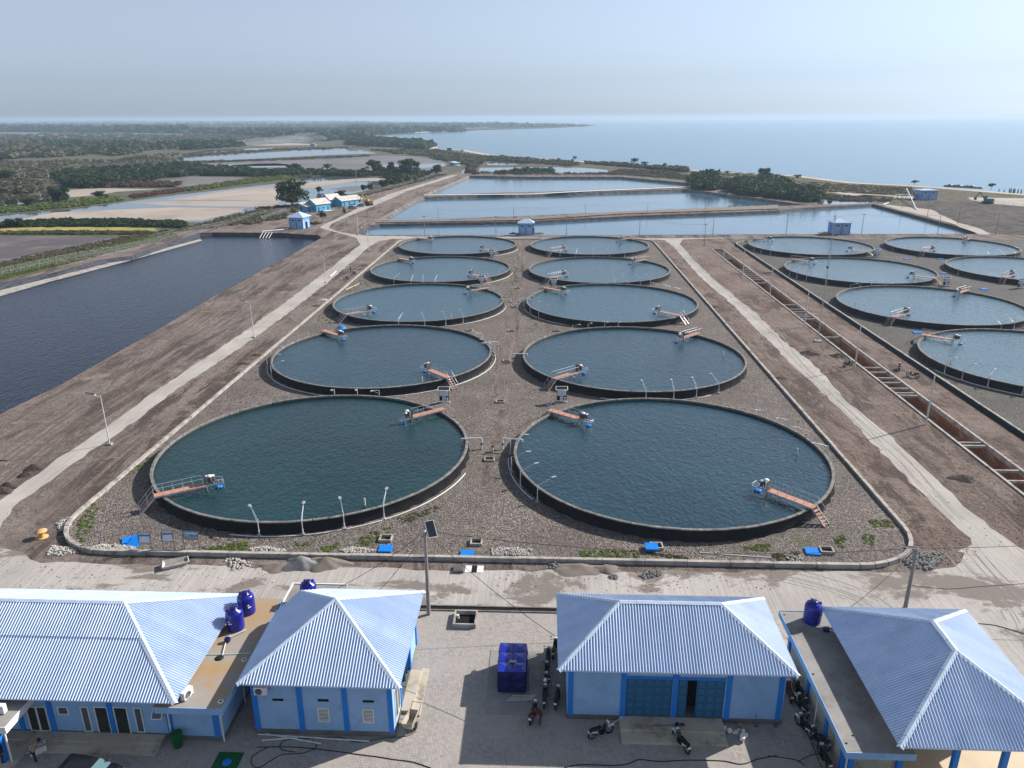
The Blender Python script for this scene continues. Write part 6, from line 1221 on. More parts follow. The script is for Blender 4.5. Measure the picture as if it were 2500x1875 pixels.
# ---------------------------------------------------------------- motorbikes
def make_bike(accent='white',body='bikeblack'):
    t=bpy.data.objects.new('motorbike',None); C.objects.link(t); r=.28
    for x,nm in ((-.62,'rear_wheel'),(.64,'front_wheel')):
        w_=MB(); n=18
        for i in range(n):
            a,b_=2*PI*i/n,2*PI*(i+1)/n; w_.tube((x+r*math.cos(a),0,r+r*math.sin(a)+.02),(x+r*math.cos(b_),0,r+r*math.sin(b_)+.02),.055,6,cap=False)
        o=w_.build(nm,MT['rubber'],t); b=MB().tube((x,-.06,r+.02),(x,.06,r+.02),.13,10).build('rim',MT['chrome'],o)
    b=MB(); sec=[(-.82,.70,.10,.07),(-.6,.66,.14,.13),(-.3,.58,.15,.16),(-.05,.42,.13,.14),(.12,.32,.13,.08)]; n=8; vs=[]
    for x,z,w_,h in sec: vs+=[(x,w_*math.cos(2*PI*i/n),z+h*math.sin(2*PI*i/n)) for i in range(n)]
    b.add(vs,[(q*n+i,q*n+(i+1)%n,(q+1)*n+(i+1)%n,(q+1)*n+i) for q in range(4) for i in range(n)],True); b.add(vs,[tuple(range(n))[::-1],tuple(range(4*n,5*n))]); b.build('body',MT[body],t)
    b=MB(); b.grid(lambda u,v:(-.78+.8*u,(-.13+.26*v)*(1-.25*u),.80-.06*math.sin(u*3)+.03*math.sin(v*PI)),8,4); b.box(-.76,.02,-.11,.11,.72,.78); b.build('seat',MT['seat'],t)
    b=MB(); b.add([(.14,-.19,.3),(.14,.19,.3),(.36,.14,.95),(.36,-.14,.95),(.26,-.12,.3),(.26,.12,.3),(.5,.08,.92),(.5,-.08,.92)],[(0,1,2,3),(4,7,6,5),(0,3,7,4),(1,5,6,2),(3,2,6,7)]); b.build('leg_shield',MT[body],t)
    b=MB(); b.add([(.51,-.1,.92),(.51,.1,.92),(.30,-.16,.5),(.30,.16,.5)],[(0,1,3,2)]); b.box(.42,.95,-.07,.07,.6,.64); b.build('front_fairing',MT[accent],t)
    for y in (-1,1): MB().add([(-.75,y*.16,.72),(-.3,y*.19,.62),(-.35,y*.19,.5),(-.7,y*.15,.62)],[(0,1,2,3)]).build('side_panel',MT[accent],t)
    b=MB(); b.tube((.3,0,.95),(.62,0,.3),.04,6); b.tube((.6,-.08,.3),(.36,-.08,.85),.025,5); b.tube((.6,.08,.3),(.36,.08,.85),.025,5); b.build('fork',MT['steeldark'],t)
    b=MB(); b.path([(.2,-.36,1.02),(.33,-.12,1.0),(.33,.12,1.0),(.2,.36,1.02)],.022,6); b.build('handlebar',MT['steeldark'],t)
    for y in (-.25,.25): q=MB(); q.tube((.28,y,1.02),(.26,y*1.25,1.2),.01,4); q.cbox((.26,y*1.3,1.22),(.02,.13,.08)); q.build('mirror',MT['chrome'],t)
    MB().cbox((.5,0,.97),(.1,.22,.14)).build('headlight',MT['white'],t); MB().cbox((-.88,0,.62),(.03,.2,.14)).build('number_plate',MT['white'],t); MB().cbox((-.86,0,.74),(.05,.14,.06)).build('tail_light',MT['bikered'],t)
    MB().tube((-.85,-.16,.28),(-.2,-.13,.25),.05,7).build('exhaust',MT['steeldark'],t); MB().box(-.1,.2,-.15,.15,.22,.27).build('footboard',MT['seat'],t); MB().tube((0,.1,.25),(-.05,.3,.03),.015,4).build('side_stand',MT['chrome'],t); return t
BK=[make_bike('white'),make_bike('bikeblack'),make_bike('bikered','bikered'),make_bike('bikeblue','bikeblack')]; used=[False]*4
ML=[(0,(1466,1797),25,'black and white scooter standing left of the store steps'),(0,(1662,1822),115,'black scooter with white tail and number plate in front of the store steps'),
(0,(1354,1595),80,'motorbike with white wheel under the left eave of the store, farthest'),(1,(1338,1618),85,'black motorbike between the panel tank and the store, second from the far end'),(1,(1336,1655),95,'black motorbike beside the panel tank pad, middle of the row'),(1,(1333,1682),88,'dark motorbike behind the one with a white helmet'),(0,(1330,1712),86,'black motorbike with a white helmet on its handlebar'),(1,(1360,1715),80,'dark motorbike next to the store wall corner'),
(2,(1925,1700),85,'red motorbike against the right wall of the store'),(1,(1950,1700),100,'dark motorbike in the alley beside the right annex, farthest'),(0,(1955,1735),100,'black motorbike with white stripe in the alley beside the annex'),(0,(1962,1785),110,'black motorbike with bright white fairing near the annex corner'),(3,(1996,1815),120,'blue and black motorbike at the annex front column'),(1,(2010,1862),95,'dark motorbike cut by the lower edge near the annex column'),
(1,(845,683),60,'motorbike parked beside the left road kerb, nearer one'),(1,(863,671),60,'motorbike parked beside the left road kerb, farther one'),(1,(2068,895),20,'black motorbike parked beside the trench poles'),(2,(2195,903),70,'motorbike parked by the retaining wall, left one'),(1,(2228,921),150,'motorbike parked by the retaining wall, right one')]
for v,p,a,l in ML:
    t=BK[v] if not used[v] else copy_tree(BK[v]); used[v]=True; g=G(*p); t.location=(g.x,g.y,.02); t.rotation_euler=(0,R(0),R(a)); t.scale=(1.12,1.12,1.12); tag(t,l,'motorbike','parked motorbikes')
for v in range(4):
    if not used[v]: [bpy.data.objects.remove(o) for o in list(BK[v].children)+[BK[v]]]
t=thing('helmet','white helmet resting on the handlebar of a black motorbike','helmet'); g=G(1331,1703); t.location=(g.x,g.y+.5,1.15); MB().lathe([(0,.26),(.1,.24),(.15,.13),(.14,0),(.1,-.02)],14).build('shell',MT['white'],t); MB().cbox((.12,0,.1),(.06,.2,.08)).build('visor',MT['glass'],t)
# ---------------------------------------------------------------- people
def person(label,g,rz,pose='stand',top='shirtdark',s=1.0,z=0.0,hat=None,legs='trousers'):
    t=thing('person',label,'person',(g.x,g.y,z),rz)
    J={'pelvis':(0,0,.92),'chest':(0.02,0,1.28),'neck':(.03,0,1.47),'head':(.05,0,1.62)}
    if pose=='bend': J={'pelvis':(-.1,0,.86),'chest':(.18,0,1.12),'neck':(.34,0,1.24),'head':(.45,0,1.30)}
    if pose=='crouch': J={'pelvis':(-.12,0,.42),'chest':(.06,0,.78),'neck':(.14,0,.95),'head':(.22,0,1.08)}
    if pose=='sit': J={'pelvis':(-.1,0,.80),'chest':(-.02,0,1.14),'neck':(.02,0,1.33),'head':(.06,0,1.47)}
    P=Vector(J['pelvis']); Cc=Vector(J['chest'])
    V=[P,Cc,Vector(J['neck']),Vector(J['head'])]; Rr=[.15,.17,.07,.105]; E=[(0,1),(1,2),(2,3)]
    def chain(st,pts,rad):
        k=st
        for p,r_ in zip(pts,rad): V.append(Vector(p)); Rr.append(r_); E.append((k,len(V)-1)); k=len(V)-1
    fx=.12 if pose=='stand' else .25
    for sd_ in (-1,1):
        hip_=P+Vector((0,.1*sd_,-.06))
        if pose=='stand' or pose=='bend': ft=[hip_,(P.x*.3+.05*sd_+.03,.11*sd_,.48),(P.x*.3+.04*sd_-.02,.12*sd_,.08),(P.x*.3+.04*sd_+.15,.13*sd_,.04)]
        elif pose=='crouch': ft=[hip_,(.28,.16*sd_,.5),(.06,.16*sd_,.1),(.2,.17*sd_,.04)]
        else: ft=[hip_,(.32,.17*sd_,.72),(.28,.2*sd_,.3),(.42,.2*sd_,.25)]
        chain(0,ft,[.105,.075,.05,.045])
        sh=Cc+Vector((0,.19*sd_,.11)) 
        if pose=='stand': ar=[sh,sh+Vector((-.02,.06*sd_,-.28)),sh+Vector((.08,.06*sd_,-.52)),sh+Vector((.11,.05*sd_,-.60))]
        else: ar=[sh,sh+Vector((.14,.08*sd_,-.24)),sh+Vector((.36,.0,-.32)),sh+Vector((.43,-.02*sd_,-.34))]
        chain(1,ar,[.06,.047,.035,.038])
    me=bpy.data.meshes.new('body'); me.from_pydata(V,E,[]); o=bpy.data.objects.new('body',me); C.objects.link(o)
    sk=o.modifiers.new('skin','SKIN'); 
    for i,r_ in enumerate(Rr): me.skin_vertices[0].data[i].radius=(r_,r_*(1.15 if i<2 else 1)); me.skin_vertices[0].data[i].use_root=(i==0)
    o.modifiers.new('sub','SUBSURF').levels=1
    dg=bpy.context.evaluated_depsgraph_get(); m2=bpy.data.meshes.new_from_object(o.evaluated_get(dg)); bpy.data.objects.remove(o)
    for m_ in (top,legs,'skin'): m2.materials.append(MT[m_])
    hv=Vector(J['head']); hands=[V[11],V[-1]]
    for f in m2.polygons:
        c=f.center; i=1 if (c-P).length<.1 or c.z<P.z-.02 or (pose in('crouch','sit') and c.x>P.x+.12 and c.z<P.z+.12 and abs(c.y)<.26) else 0
        if (c-hv).length<.15 or any((c-h_).length<.13 for h_ in hands): i=2
        f.material_index=i; f.use_smooth=True
    o=bpy.data.objects.new('body',m2); C.objects.link(o); o.parent=t
    T=Matrix.Translation(hv); MB().lathe([(0,.135),(.09,.11),(.125,.04),(.115,-.03)],14,(-.015,0,0),T).build('hair',MT['shirtdark'] if not hat else MT[hat],t)
    b=MB(); b.cbox(hv+Vector((.105,0,-.01)),(.04,.03,.05)); b.build('nose',MT['skin'],t); b=MB(); [b.cbox(hv+Vector((.1,s_*.04,.03)),(.02,.025,.015)) for s_ in (-1,1)]; b.build('eyes',MT['black'],t); b=MB(); b.cbox(hv+Vector((.1,0,-.055)),(.02,.05,.012)); b.build('mouth',MT['bikered'],t)
    b=MB(); [b.cbox(hv+Vector((0,s_*.115,0)),(.04,.025,.06)) for s_ in (-1,1)]; b.build('ears',MT['skin'],t)
    for sd_,h_ in zip((-1,1),hands):
        b=MB(); b.cbox(h_,(.09,.075,.03)); 
        for k in range(4): b.tube(h_+Vector((.04,-.028+.019*k,0)),h_+Vector((.10-.008*abs(k-1.5),-.03+.02*k,-.03)),.009,4)
        b.tube(h_+Vector((0,-.035*sd_,0)),h_+Vector((.05,-.065*sd_,-.015)),.011,4); b.build('hand',MT['skin'],t)
    t.scale=(s,)*3; return t
person('person in a rust red shirt crouching beside a motorbike in front of the panel tank',G(1318,1768),R(190),'bend','shirtred',1.1,.02,None,'rustbrown')
t=copy_tree(BK[1]) if used[1] else None
if t: g=G(1302,1752); t.location=(g.x,g.y,.02); t.rotation_euler=(0,0,R(75)); tag(t,'dark motorbike with raised mirrors beside the person in red','motorbike','parked motorbikes')
person('person in a tan shirt bending over a white box at the lower left',G(88,1858),R(60),'bend','shirttan',1.1,.3*0+.02)
person('person in dark clothes standing at the lower left corner',G(12,1868),R(30),'stand','shirtdark',1.1,.3)
for i,(x,y) in enumerate(((1778,509),(1782,508.5),(1787,508),(1794,507.5))): person('dark silhouette of a person wading in the middle pond, %s of four'%['first','second','third','last'][i],G(x,y,-1.4),R(90*i),'stand','shirtdark',1.15,-1.75)
person('person in dark clothes walking on the bank right of the waders',G(1873,504),R(0),'stand','shirtdark',1.1,.1)
person('person in white shirt standing at the front pond corner',G(882,563),R(-60),'stand','white',1.1)
person('person standing on a far platform before the beach house',G(2183,497),R(10),'stand','white',1.2)
person('person on a motorbike tending the left road kerb',G(857,667),R(200),'stand','shirtdark',1.15)
# ---------------------------------------------------------------- signs
for p0_,p1_,tp,bt,mat_,l in (((343,1344),(372,1344),1302,1325,'signgrey','grey printed sign board on two legs, nearest the blue covers'),((400,1343),(427,1342),1298,1322,'signgrey','pale printed sign board on two legs, middle of the row'),((451,1339),(488,1341),1298,1315,'signblue','blue and yellow printed sign board, right end of the row')):
    a,b_=G(*p0_,GZ),G(*p1_,GZ); zt=GV(p0_[0],tp,a.y).z; zb=GV(p0_[0],bt,a.y).z; t=thing('sign_board',l,'sign',(a.x,a.y,GZ),math.atan2(b_.y-a.y,b_.x-a.x),'information boards by the front kerb'); w_=(b_-a).length; zt-=GZ; zb-=GZ
    for x in (0,w_): MB().box(x-.035,x+.035,-.035,.035,0,zt).build('leg',MT['steeldark'],t)
    T=Matrix.Translation((0,-.05,zb))@Matrix.Rotation(R(-18),4,'X'); h=zt-zb
    MB().box(-.03,w_+.03,-.02,.02,-.03,h+.03,T).build('board_frame',MT['steeldark'],t); MB().box(.03,w_-.03,-.03,-.021,.03,h-.03,T).build('printed_panel',MT[mat_],t)
    if mat_=='signgrey':
        MB().box(.04,w_-.04,-.034,-.031,h*.62,h*.76,T).build('heading_band',MT['signband'],t); b=MB(); [b.box(.12,w_-.15-.1*(k%2),-.034,-.031,h*.5-k*.11,h*.5-k*.11+.03,T) for k in range(4)]; b.build('text_line',MT['white'],t); b=MB(); [b.box(w_*(.2+.17*k),w_*(.2+.17*k)+.1,-.034,-.031,h*.82,h*.9,T) for k in range(4)]; b.build('small_emblem',MT['signband'],t)
    else: MB().box(.06,w_-.06,-.034,-.031,.08,h*.35,T).build('sand_picture',MT['mudpale'],t); MB().box(w_*.3,w_*.9,-.034,-.031,h*.68,h*.8,T).build('text_line',MT['white'],t)
t=thing('small_sign','small red framed square sign on one post left of the sign boards','sign',G(244,1330,GZ),0); MB().box(-.03,.03,-.03,.03,0,1.5).build('post',MT['rustbrown'],t); MB().box(-.28,.28,-.05,-.032,.95,1.5).build('panel_frame',MT['rustbrown'],t); MB().box(-.23,.23,-.06,-.051,1.0,1.45).build('printed_panel',MT['signgrey'],t)
# ---------------------------------------------------------------- cable spool, trough, cart, bin, clutter
g=G(103,1312); t=thing('cable_spool','orange wooden cable spool standing on the dirt at the left','spool',(g.x,g.y,.0)); 
for z,r_ in ((0,.62),(.72,.62)): 
    MB().lathe([(0,z),(r_,z),(r_,z+.07),(0,z+.07)],20).build('flange',MT['spool'],t)
MB().lathe([(.28,.07),(.24,.4),(.28,.72)],14).build('drum',MT['yellow'],t)
g=G(430,1380); t=thing('cement_trough','broken pale mortar trough full of grey sand lying on the road','trough',(g.x,g.y,.01),.5); b=MB(); P=[(-1.0,-.5),(1.0,-.42),(1.05,.45),(-.95,.5)]; 
vs=[(x,y,0) for x,y in P]+[(x*1.25+random.uniform(-.1,.1),y*1.35,.38+random.uniform(-.08,.12)) for x,y in P]; b.add(vs,[(0,1,5,4),(1,2,6,5),(2,3,7,6),(3,0,4,7)]); b.build('trough_wall',MT['stone'],t).modifiers.new('t','SOLIDIFY').thickness=.12; MB().poly([(-1,-.5),(1,-.42),(1.05,.45),(-.95,.5)],0,.22).build('sand_fill',MT['stonedark'],t)
g=G(1003,1775); t=thing('tipping_cart','beige metal tipping cart with two wheels beside the office corner','cart',(g.x,g.y,.02),R(80)); b=MB(); b.add([(-.6,-.32,.35),(.6,-.25,.25),(.6,.25,.25),(-.6,.32,.35),(-.8,-.42,.95),(.85,-.35,.85),(.85,.35,.85),(-.8,.42,.95)],[(0,3,2,1),(0,1,5,4),(1,2,6,5),(2,3,7,6),(3,0,4,7)]); b.build('tub',MT['step'],t).modifiers.new('t','SOLIDIFY').thickness=.03
for y in (-.45,.45): MB().tube((-.1,y-.04,.28),(-.1,y+.04,.28),.28,14).build('wheel',MT['rubber'],t)
b=MB(); b.path([(.6,-.35,.5),(1.5,-.35,.95),(1.5,.35,.95),(.6,.35,.5)],.025,6); b.build('handle',MT['steeldark'],t)
g=G(435,1822); t=thing('waste_bin','dark green round plastic bin at the corner of the annex','bin',(g.x,g.y,.02)); MB().lathe([(.3,0),(.40,.75),(.43,1.1),(.44,1.15)],18).build('bin_body',MT['green'],t); MB().lathe([(.44,1.15),(.3,1.25),(0,1.27)],18).build('bin_lid',MT['green'],t)
g=G(554,1862); t=thing('manhole_cover','blue round cover in a green mat at the lower edge','cover',(g.x,g.y,.02)); MB().box(-.9,.9,-.9,.9,0,.03).build('green_mat',MT['leafdark'] if 0 else MT['green'],t); MB().lathe([(0,.09),(.3,.09),(.33,.03)],18).build('cover_disc',MT['lidblue'],t)
g=G(95,1835); t=thing('white_box','open white foam box beside the bending person','box',(g.x,g.y,.02),R(35)); b=MB(); b.box(-.5,.5,-.3,-.25,0,.5); b.box(-.5,.5,.25,.3,0,.5); b.box(-.5,-.45,-.25,.25,0,.5); b.box(.45,.5,-.25,.25,0,.5); b.box(-.45,.45,-.25,.25,0,.04); b.build('box_wall',MT['white'],t)
g=G(74,1830); t=thing('white_box','tilted white box lid lying by the porch column','box',(g.x,g.y,.05),R(20)); MB().box(-.5,.5,-.35,.35,0,.1,Matrix.Rotation(R(20),4,'X')).build('lid_panel',MT['white'],t)
g=G(1437,1750); t=thing('leaning_board','white board with a brown house shaped board leaning on the store plinth','board',(g.x,g.y-.25,.02)); T=Matrix.Rotation(R(-14),4,'X'); MB().box(-.45,.45,0,.03,0,1.0,T).build('white_sheet',MT['white'],t); b=MB(); b.add([T@Vector(p) for p in ((-.3,-.03,.02),(.3,-.03,.02),(.3,-.03,.55),(0,-.03,.72),(-.3,-.03,.55))],[(0,1,2,3,4)]); b.build('brown_sheet',MT['rustbrown'],t)
g=GV(1655,1762,44.6); t=thing('blue_bucket','small blue bucket on the upper store step','bucket',(g.x,44.8,.4)); MB().lathe([(.13,0),(.17,.36)],14).build('bucket_side',MT['frpblue'],t); MB().lathe([(0,.03),(.13,.03)],14).build('bucket_floor',MT['frpblue'],t)
t=thing('long_tool','dark long handled tool lying across the store steps','tool',(9.3,44.95,.44),.06); MB().tube((-1,0,0),(1.1,0,0),.03,6).build('handle',MT['steeldark'],t); MB().cbox((1.2,0,.05),(.3,.25,.08)).build('tool_head',MT['rustbrown'],t)
g=G(1710,1790); o=MB().lathe([(0,.2),(.18,.16),(.25,.05),(.24,0)],10).build('black_sack',MT['cable']); o.location=(g.x,g.y,.2); tag(o,'small black sack on the lower store step','sack'); g=G(1712,1817); o=MB().lathe([(0,.12),(.1,.1),(.14,0)],9).build('black_sack',MT['cable']); o.location=(g.x,g.y,.02); tag(o,'tiny black lump on the paving before the steps','sack')
for x,l in ((1846,'shovel leaning on the right part of the store wall'),(1893,'dark shovel leaning beside the right corner of the store')):
    g=G(x,1775); t=thing('shovel',l,'shovel',(g.x,g.y,.02)); MB().tube((0,0,.1),(0,.55,1.3),.02,5).build('handle',MT['steeldark'],t); MB().cbox((0,-.02,.12),(.26,.08,.3)).build('blade',MT['steeldark'],t)
g=G(1790,1790); t=thing('rubbish_heap','heap of cardboard and white bags at the end of the store steps','rubbish',(g.x,g.y,.02)); 
for k in range(14): MB().cbox((random.uniform(-.7,.9),random.uniform(-.7,.6),random.uniform(.08,.3)),(random.uniform(.2,.5),random.uniform(.15,.35),random.uniform(.08,.25)),random.uniform(0,3)).build('torn_box' if k%2 else 'plastic_bag',MT['wood' if k%2 else 'white'],t)
def hose(label,pts,r=.03,mat='cable',z=.04,name='hose'):
    P=[G(x,y,z) for x,y in pts]; Q=[]
    for i in range(len(P)-1):
        a,b_,c,d_=P[max(i-1,0)],P[i],P[i+1],P[min(i+2,len(P)-1)]
        for k in range(6):
            t_=k/6; Q.append(.5*((2*b_)+(c-a)*t_+(2*a-5*b_+4*c-d_)*t_**2+(3*b_-a-3*c+d_)*t_**3))
    Q.append(P[-1]); return tag(MB().path(Q,r,5).build(name,MT[mat]),label,'hose')
r2=Z(600,1375,3.318); r3=Z(1200,1375,3.16); r4=Z(1875,1375,3.318)
hose('long black hose snaking along the lower paved yard from the office',r2((90,1490),(400,1490),(700,1520),(920,1550),(1080,1570),(1200,1590),(1350,1610),(1500,1659)),.035)
hose('black hose coil lying before the pyramid roofed office',r2((180,1490),(60,1560),(50,1630),(110,1655),(200,1600),(300,1550),(450,1540),(560,1500),(560,1460),(460,1430),(330,1430),(280,1470),(290,1510),(400,1530)),.03)
hose('thin black cable loop from the cart to the office wall',r2((1380,1360),(1300,1400),(1100,1420),(900,1450),(750,1410),(500,1420),(300,1400),(130,1390)),.025)
hose('black hose running along the bottom of the paved yard before the store',r3((560,1580),(680,1555),(950,1560),(1060,1545),(1140,1515),(1300,1530),(1500,1520),(1780,1525),(1930,1550),(2060,1510),(2200,1485)),.035)
hose('black hose at the lower right near the annex motorbikes',r4((0,1560),(120,1575),(230,1595),(300,1640)),.03); hose('black hose crossing the alley paving towards the annex',r4((240,1610),(330,1560),(420,1540)),.025)
hose('black cable lying across the concrete at the right edge',r4((1700,488),(1850,505),(2074,570)),.03); hose('dark cable lying on the road behind the right hall',r4((1170,180),(1450,208),(1700,190),(2074,165)),.02)
for a,b_,l in ((r2((100,1385))[0],r2((1000,1442))[0],'long white pipe lying along the office plinth'),(r2((160,1380))[0],r2((610,1462))[0],'white pipe lying crosswise before the office'),(r2((130,1435))[0],r2((420,1412))[0],'short white pipe on the paving before the office')):
    tag(MB().tube(G(*a,.07),G(*b_,.09),.05,7).build('pvc_pipe',MT['pvc']),l,'pipe')
tag(MB().tube(G(1487,1772,.06),G(1520,1750,.45),.035,6).build('grey_pipe',MT['pvc']),'pale pipe leaning from the paving onto the store steps','pipe')
tag(MB().tube(G(*R9((1610,1342))[0],.2),G(*R9((2160,1380))[0],.2),.06,6).build('grey_pipe',MT['pvc']),'long thin pale pipe lying on the gravel before the nearest centre tank','pipe')
tag(MB().tube(G(*C5((1240+780,1225-25))[0],.25),G(*C5((2040,1195))[0],.25),.06,6).build('grey_pipe',MT['pvc']),'short pale pipe on the aisle gravel','pipe')
tag(MB().tube(G(*C5((770,655))[0],.2),G(*C5((875,608))[0],.2),.14,6).build('timber_plank',MT['sand']),'pale plank lying on the grass beside the third left tank','plank')
tag(MB().tube(G(*C5((650,553))[0],.1),G(*C5((697,512))[0],.1),.14,6).build('timber_plank',MT['white']),'white plank lying on the left road edge','plank')
# ---------------------------------------------------------------- rubble heaps, sand heaps
ROCK=[]
for s in range(4):
    g_=random.Random(s+40); b=MB(); vs=[(g_.uniform(.7,1.2)*math.cos(a)*(.6 if z else 1),g_.uniform(.6,1)*math.sin(a)*(.6 if z else 1),z*g_.uniform(.5,.9)) for z in (0,1) for a in (0,1.2,2.5,3.7,5.1)]; b.add(vs,[(i,(i+1)%5,5+(i+1)%5,5+i) for i in range(5)]+[(5,6,7,8,9)]); ROCK.append(np.array(vs))
def rubble(label,poly_,n,s0,s1,mat,z=0.0,pile=.25,name='rubble_heap'):
    xs=[p[0] for p in poly_]; ys=[p[1] for p in poly_]; V=[];F=[]; k=0; cx,cy=sum(xs)/len(xs),sum(ys)/len(ys); c=G(cx,cy,z)
    while k<n:
        x,y=random.uniform(min(xs),max(xs)),random.uniform(min(ys),max(ys))
        if not inpoly(poly_,x,y): continue
        g=G(x,y,z); s=random.uniform(s0,s1); a=random.uniform(0,6.3); v=ROCK[k%4]*s; ca,sa=math.cos(a),math.sin(a); b=len(V); dd=math.hypot((x-cx)/(max(xs)-min(xs)+1)*2,(y-cy)/(max(ys)-min(ys)+1)*2); zz=random.uniform(0,pile)*max(0,1-dd)
        V+=[(p[0]*ca-p[1]*sa+g.x,p[0]*sa+p[1]*ca+g.y,p[2]+z+zz) for p in v]; F+=[tuple(b+i for i in f) for f in ((0,1,6,5),(1,2,7,6),(2,3,8,7),(3,4,9,8),(4,0,5,9),(5,6,7,8,9))]; k+=1
    m_=MB(); m_.v=V; m_.f=F; m_.mi=[0]*len(F); m_.sm=[False]*len(F); o=m_.build(name,MT[mat]); return tag(o,label,'rubble',None,'stuff')
rubble('white rubble by the left kerb, upper heap',L9((410,1140),(520,1070),(580,1075),(560,1150),(470,1165)),150,.1,.22,'stone')
rubble('white rubble by the left kerb, lower heap',L9((350,1360),(400,1290),(560,1300),(600,1340),(480,1365)),190,.1,.2,'stone')
rubble('row of white stones inside the front kerb below the signs',L9((700,1300),(760,1280),(1050,1290),(1060,1325),(760,1322)),210,.1,.2,'stone',GZ)
rubble('white stones inside the kerb left of the concrete pole',C9((30,1310),(150,1290),(340,1330),(200,1345),(50,1340)),150,.09,.18,'stone',GZ); rubble('white stones beside the single blue cover',C9((720,1320),(860,1300),(1020,1320),(900,1352),(760,1345)),170,.09,.18,'stone',GZ)
rubble('scattered stones inside the middle of the front kerb',C9((1870,1345),(1940,1300),(2212,1310),(2212,1365),(1940,1362)),160,.08,.16,'stone',GZ); rubble('scattered stones inside the front kerb, centre',R9((0,1310),(280,1320),(290,1360),(0,1365)),150,.08,.16,'stone',GZ)
rubble('small rubble heap on the left part of the front road',L9((1730,1400),(1800,1375),(1950,1420),(1940,1440),(1830,1480),(1790,1470)),90,.1,.2,'stone'); rubble('grey rubble heap against the front kerb, centre',R9((440,1430),(480,1390),(540,1420),(500,1475),(450,1465)),70,.09,.18,'stonedark')
rubble('small grey rubble heap on the sandy road patch',R9((900,1530),(940,1505),(990,1530),(960,1550)),45,.08,.16,'stonedark'); rubble('larger grey rubble heap on the road right of centre',R9((1140,1520),(1200,1475),(1320,1490),(1300,1525),(1180,1550)),130,.09,.18,'stonedark')
rubble('grey concrete rubble heap behind the hall pole',Q9((1250,1380),(1400,1340),(1580,1350),(1560,1420),(1500,1480),(1330,1460)),260,.14,.28,'stonedark'); rubble('small white stones near the right kerb corner',Q9((340,1350),(520,1380),(520,1425),(400,1410)),70,.08,.15,'stone',GZ)
def heap(label,p,rx,ry,h,mat='sandpile',z=0.0,name='sand_heap'):
    g=G(*p,z); s=random.uniform(0,9); n=28
    def fn(u,v):
        r=v; a=2*PI*u; k=1+.18*math.sin(3*a+s)+.1*math.sin(7*a+s*2); x,y=rx*r*k*math.cos(a),ry*r*k*math.sin(a); zz=h*max(0,(1-r**1.4))*(1+.25*math.sin(x*2.3+s)*math.cos(y*2.1)); return (x,y,zz-.02 if r<1 else -.03)
    o=MB().grid(fn,n,9).build(name,MT[mat]); o.location=(g.x,g.y,z); return tag(o,label,'heap')
heap('large grey sand heap against the front kerb',C9((440,1440))[0],2.6,1.2,.9,'stonedark'); heap('brown sand heap right of the grey one',C9((600,1430))[0],2.6,1.3,.7); heap('low trampled sand heap on the left road half',C9((250,1450))[0],2.2,1.1,.35); heap('rippled sand patch on the road, centre right',R9((700,1470))[0],3.4,1.3,.4); heap('small sand mound beside the rippled patch',R9((870,1470))[0],1.5,.9,.5)
for p,l,s in ((L9((255,695))[0],'first',1),(L9((195,745))[0],'second',.8),(L9((60,835))[0],'third',1),(L9((20,870))[0],'fourth',1.1)): heap('%s dark dirt mound beside the left road'%l,p,1.2*s,.9*s,.6*s,'darksoil',name='dirt_mound')
for p,l,s in ((L5((1990,1160))[0],'rubble heap beside the left kerb at the second tank',1.3),(L5((1890,1225))[0],'lower rubble heap beside the left kerb',1.3),(C5((600,735))[0],'stone heap beside the left kerb at the third tank',1.4),(C5((545,780))[0],'dark heap beside the left kerb',1.1),(C5((920,470))[0],'rubble heap beside the kerb at the fourth left tank',1.4),(C5((885,500))[0],'brush heap beside the kerb near the motorbikes',1.2),(D5((1455,495))[0],'dark heap beside the right road, far',1.4),(D5((1710,790))[0],'dark heap with white stones beside the right kerb',1.5),(F_((550,1150))[0],'dark hole spoil beside the right road',2),(F_((780,1170))[0],'dark spoil heap near the trench',1.8),(F_((330,1340))[0],'small dark heap inside the right kerb',1.1),(Q9((1740,770))[0],'dark pit spoil beside the right road',1.7),(F_((235,530))[0],'spoil heap by the far retaining wall',1.6),(E_((660,1040))[0],'stones beside the right pump house',2.2),(D_((370,1045))[0],'brush beside the middle pump house',2),(D_((165,1045))[0],'dark brush left of the middle pump house',1.8)):
    heap(l,p,s,s*.7,s*.28,'darksoil' if 'dark' in l or 'spoil' in l else 'stone' if 'stone' in l else 'rustbrown',name='spoil_heap')
t=thing('log_pile','pile of brown logs beside the small pump house','logs',G(770,547)); [MB().tube((random.uniform(-2.5,2.5),random.uniform(-2,2),.3),(random.uniform(-2.5,2.5),random.uniform(-2,2),random.uniform(.3,1)),.25,6).build('log',MT['rustbrown'],t) for _ in range(22)]
t=thing('tarp_heap','pale crumpled tarpaulins behind the small pump house','tarpaulin',G(685,532)); [MB().lathe([(0,.8),(1.6,.4),(2,0)],9,(x,y,0)).build('tarpaulin',MT['sand'],t) for x,y in ((-4,0),(0,1.5),(3,3))]
for p,l in (((890,478),'yellowish'),((915,478),'pale'),((975,483),'white')): g=G(*p); o=MB().box(-2.5,2.5,-.6,.6,0,.3).build('timber_stack',MT['sand']); o.location=g; o.rotation_euler=(0,0,random.uniform(-.3,.5)); tag(o,'%s stack of planks beside the far road'%l,'planks')
g=G(828,811); t=thing('tarp_bundle','blue tarpaulin bundle behind the walkway of the second left tank','tarpaulin',(g.x,g.y+2,0)); MB().lathe([(0,.9),(.6,.8),(1.1,.3),(1.2,0)],12).build('tarpaulin',MT['lidblue'],t)
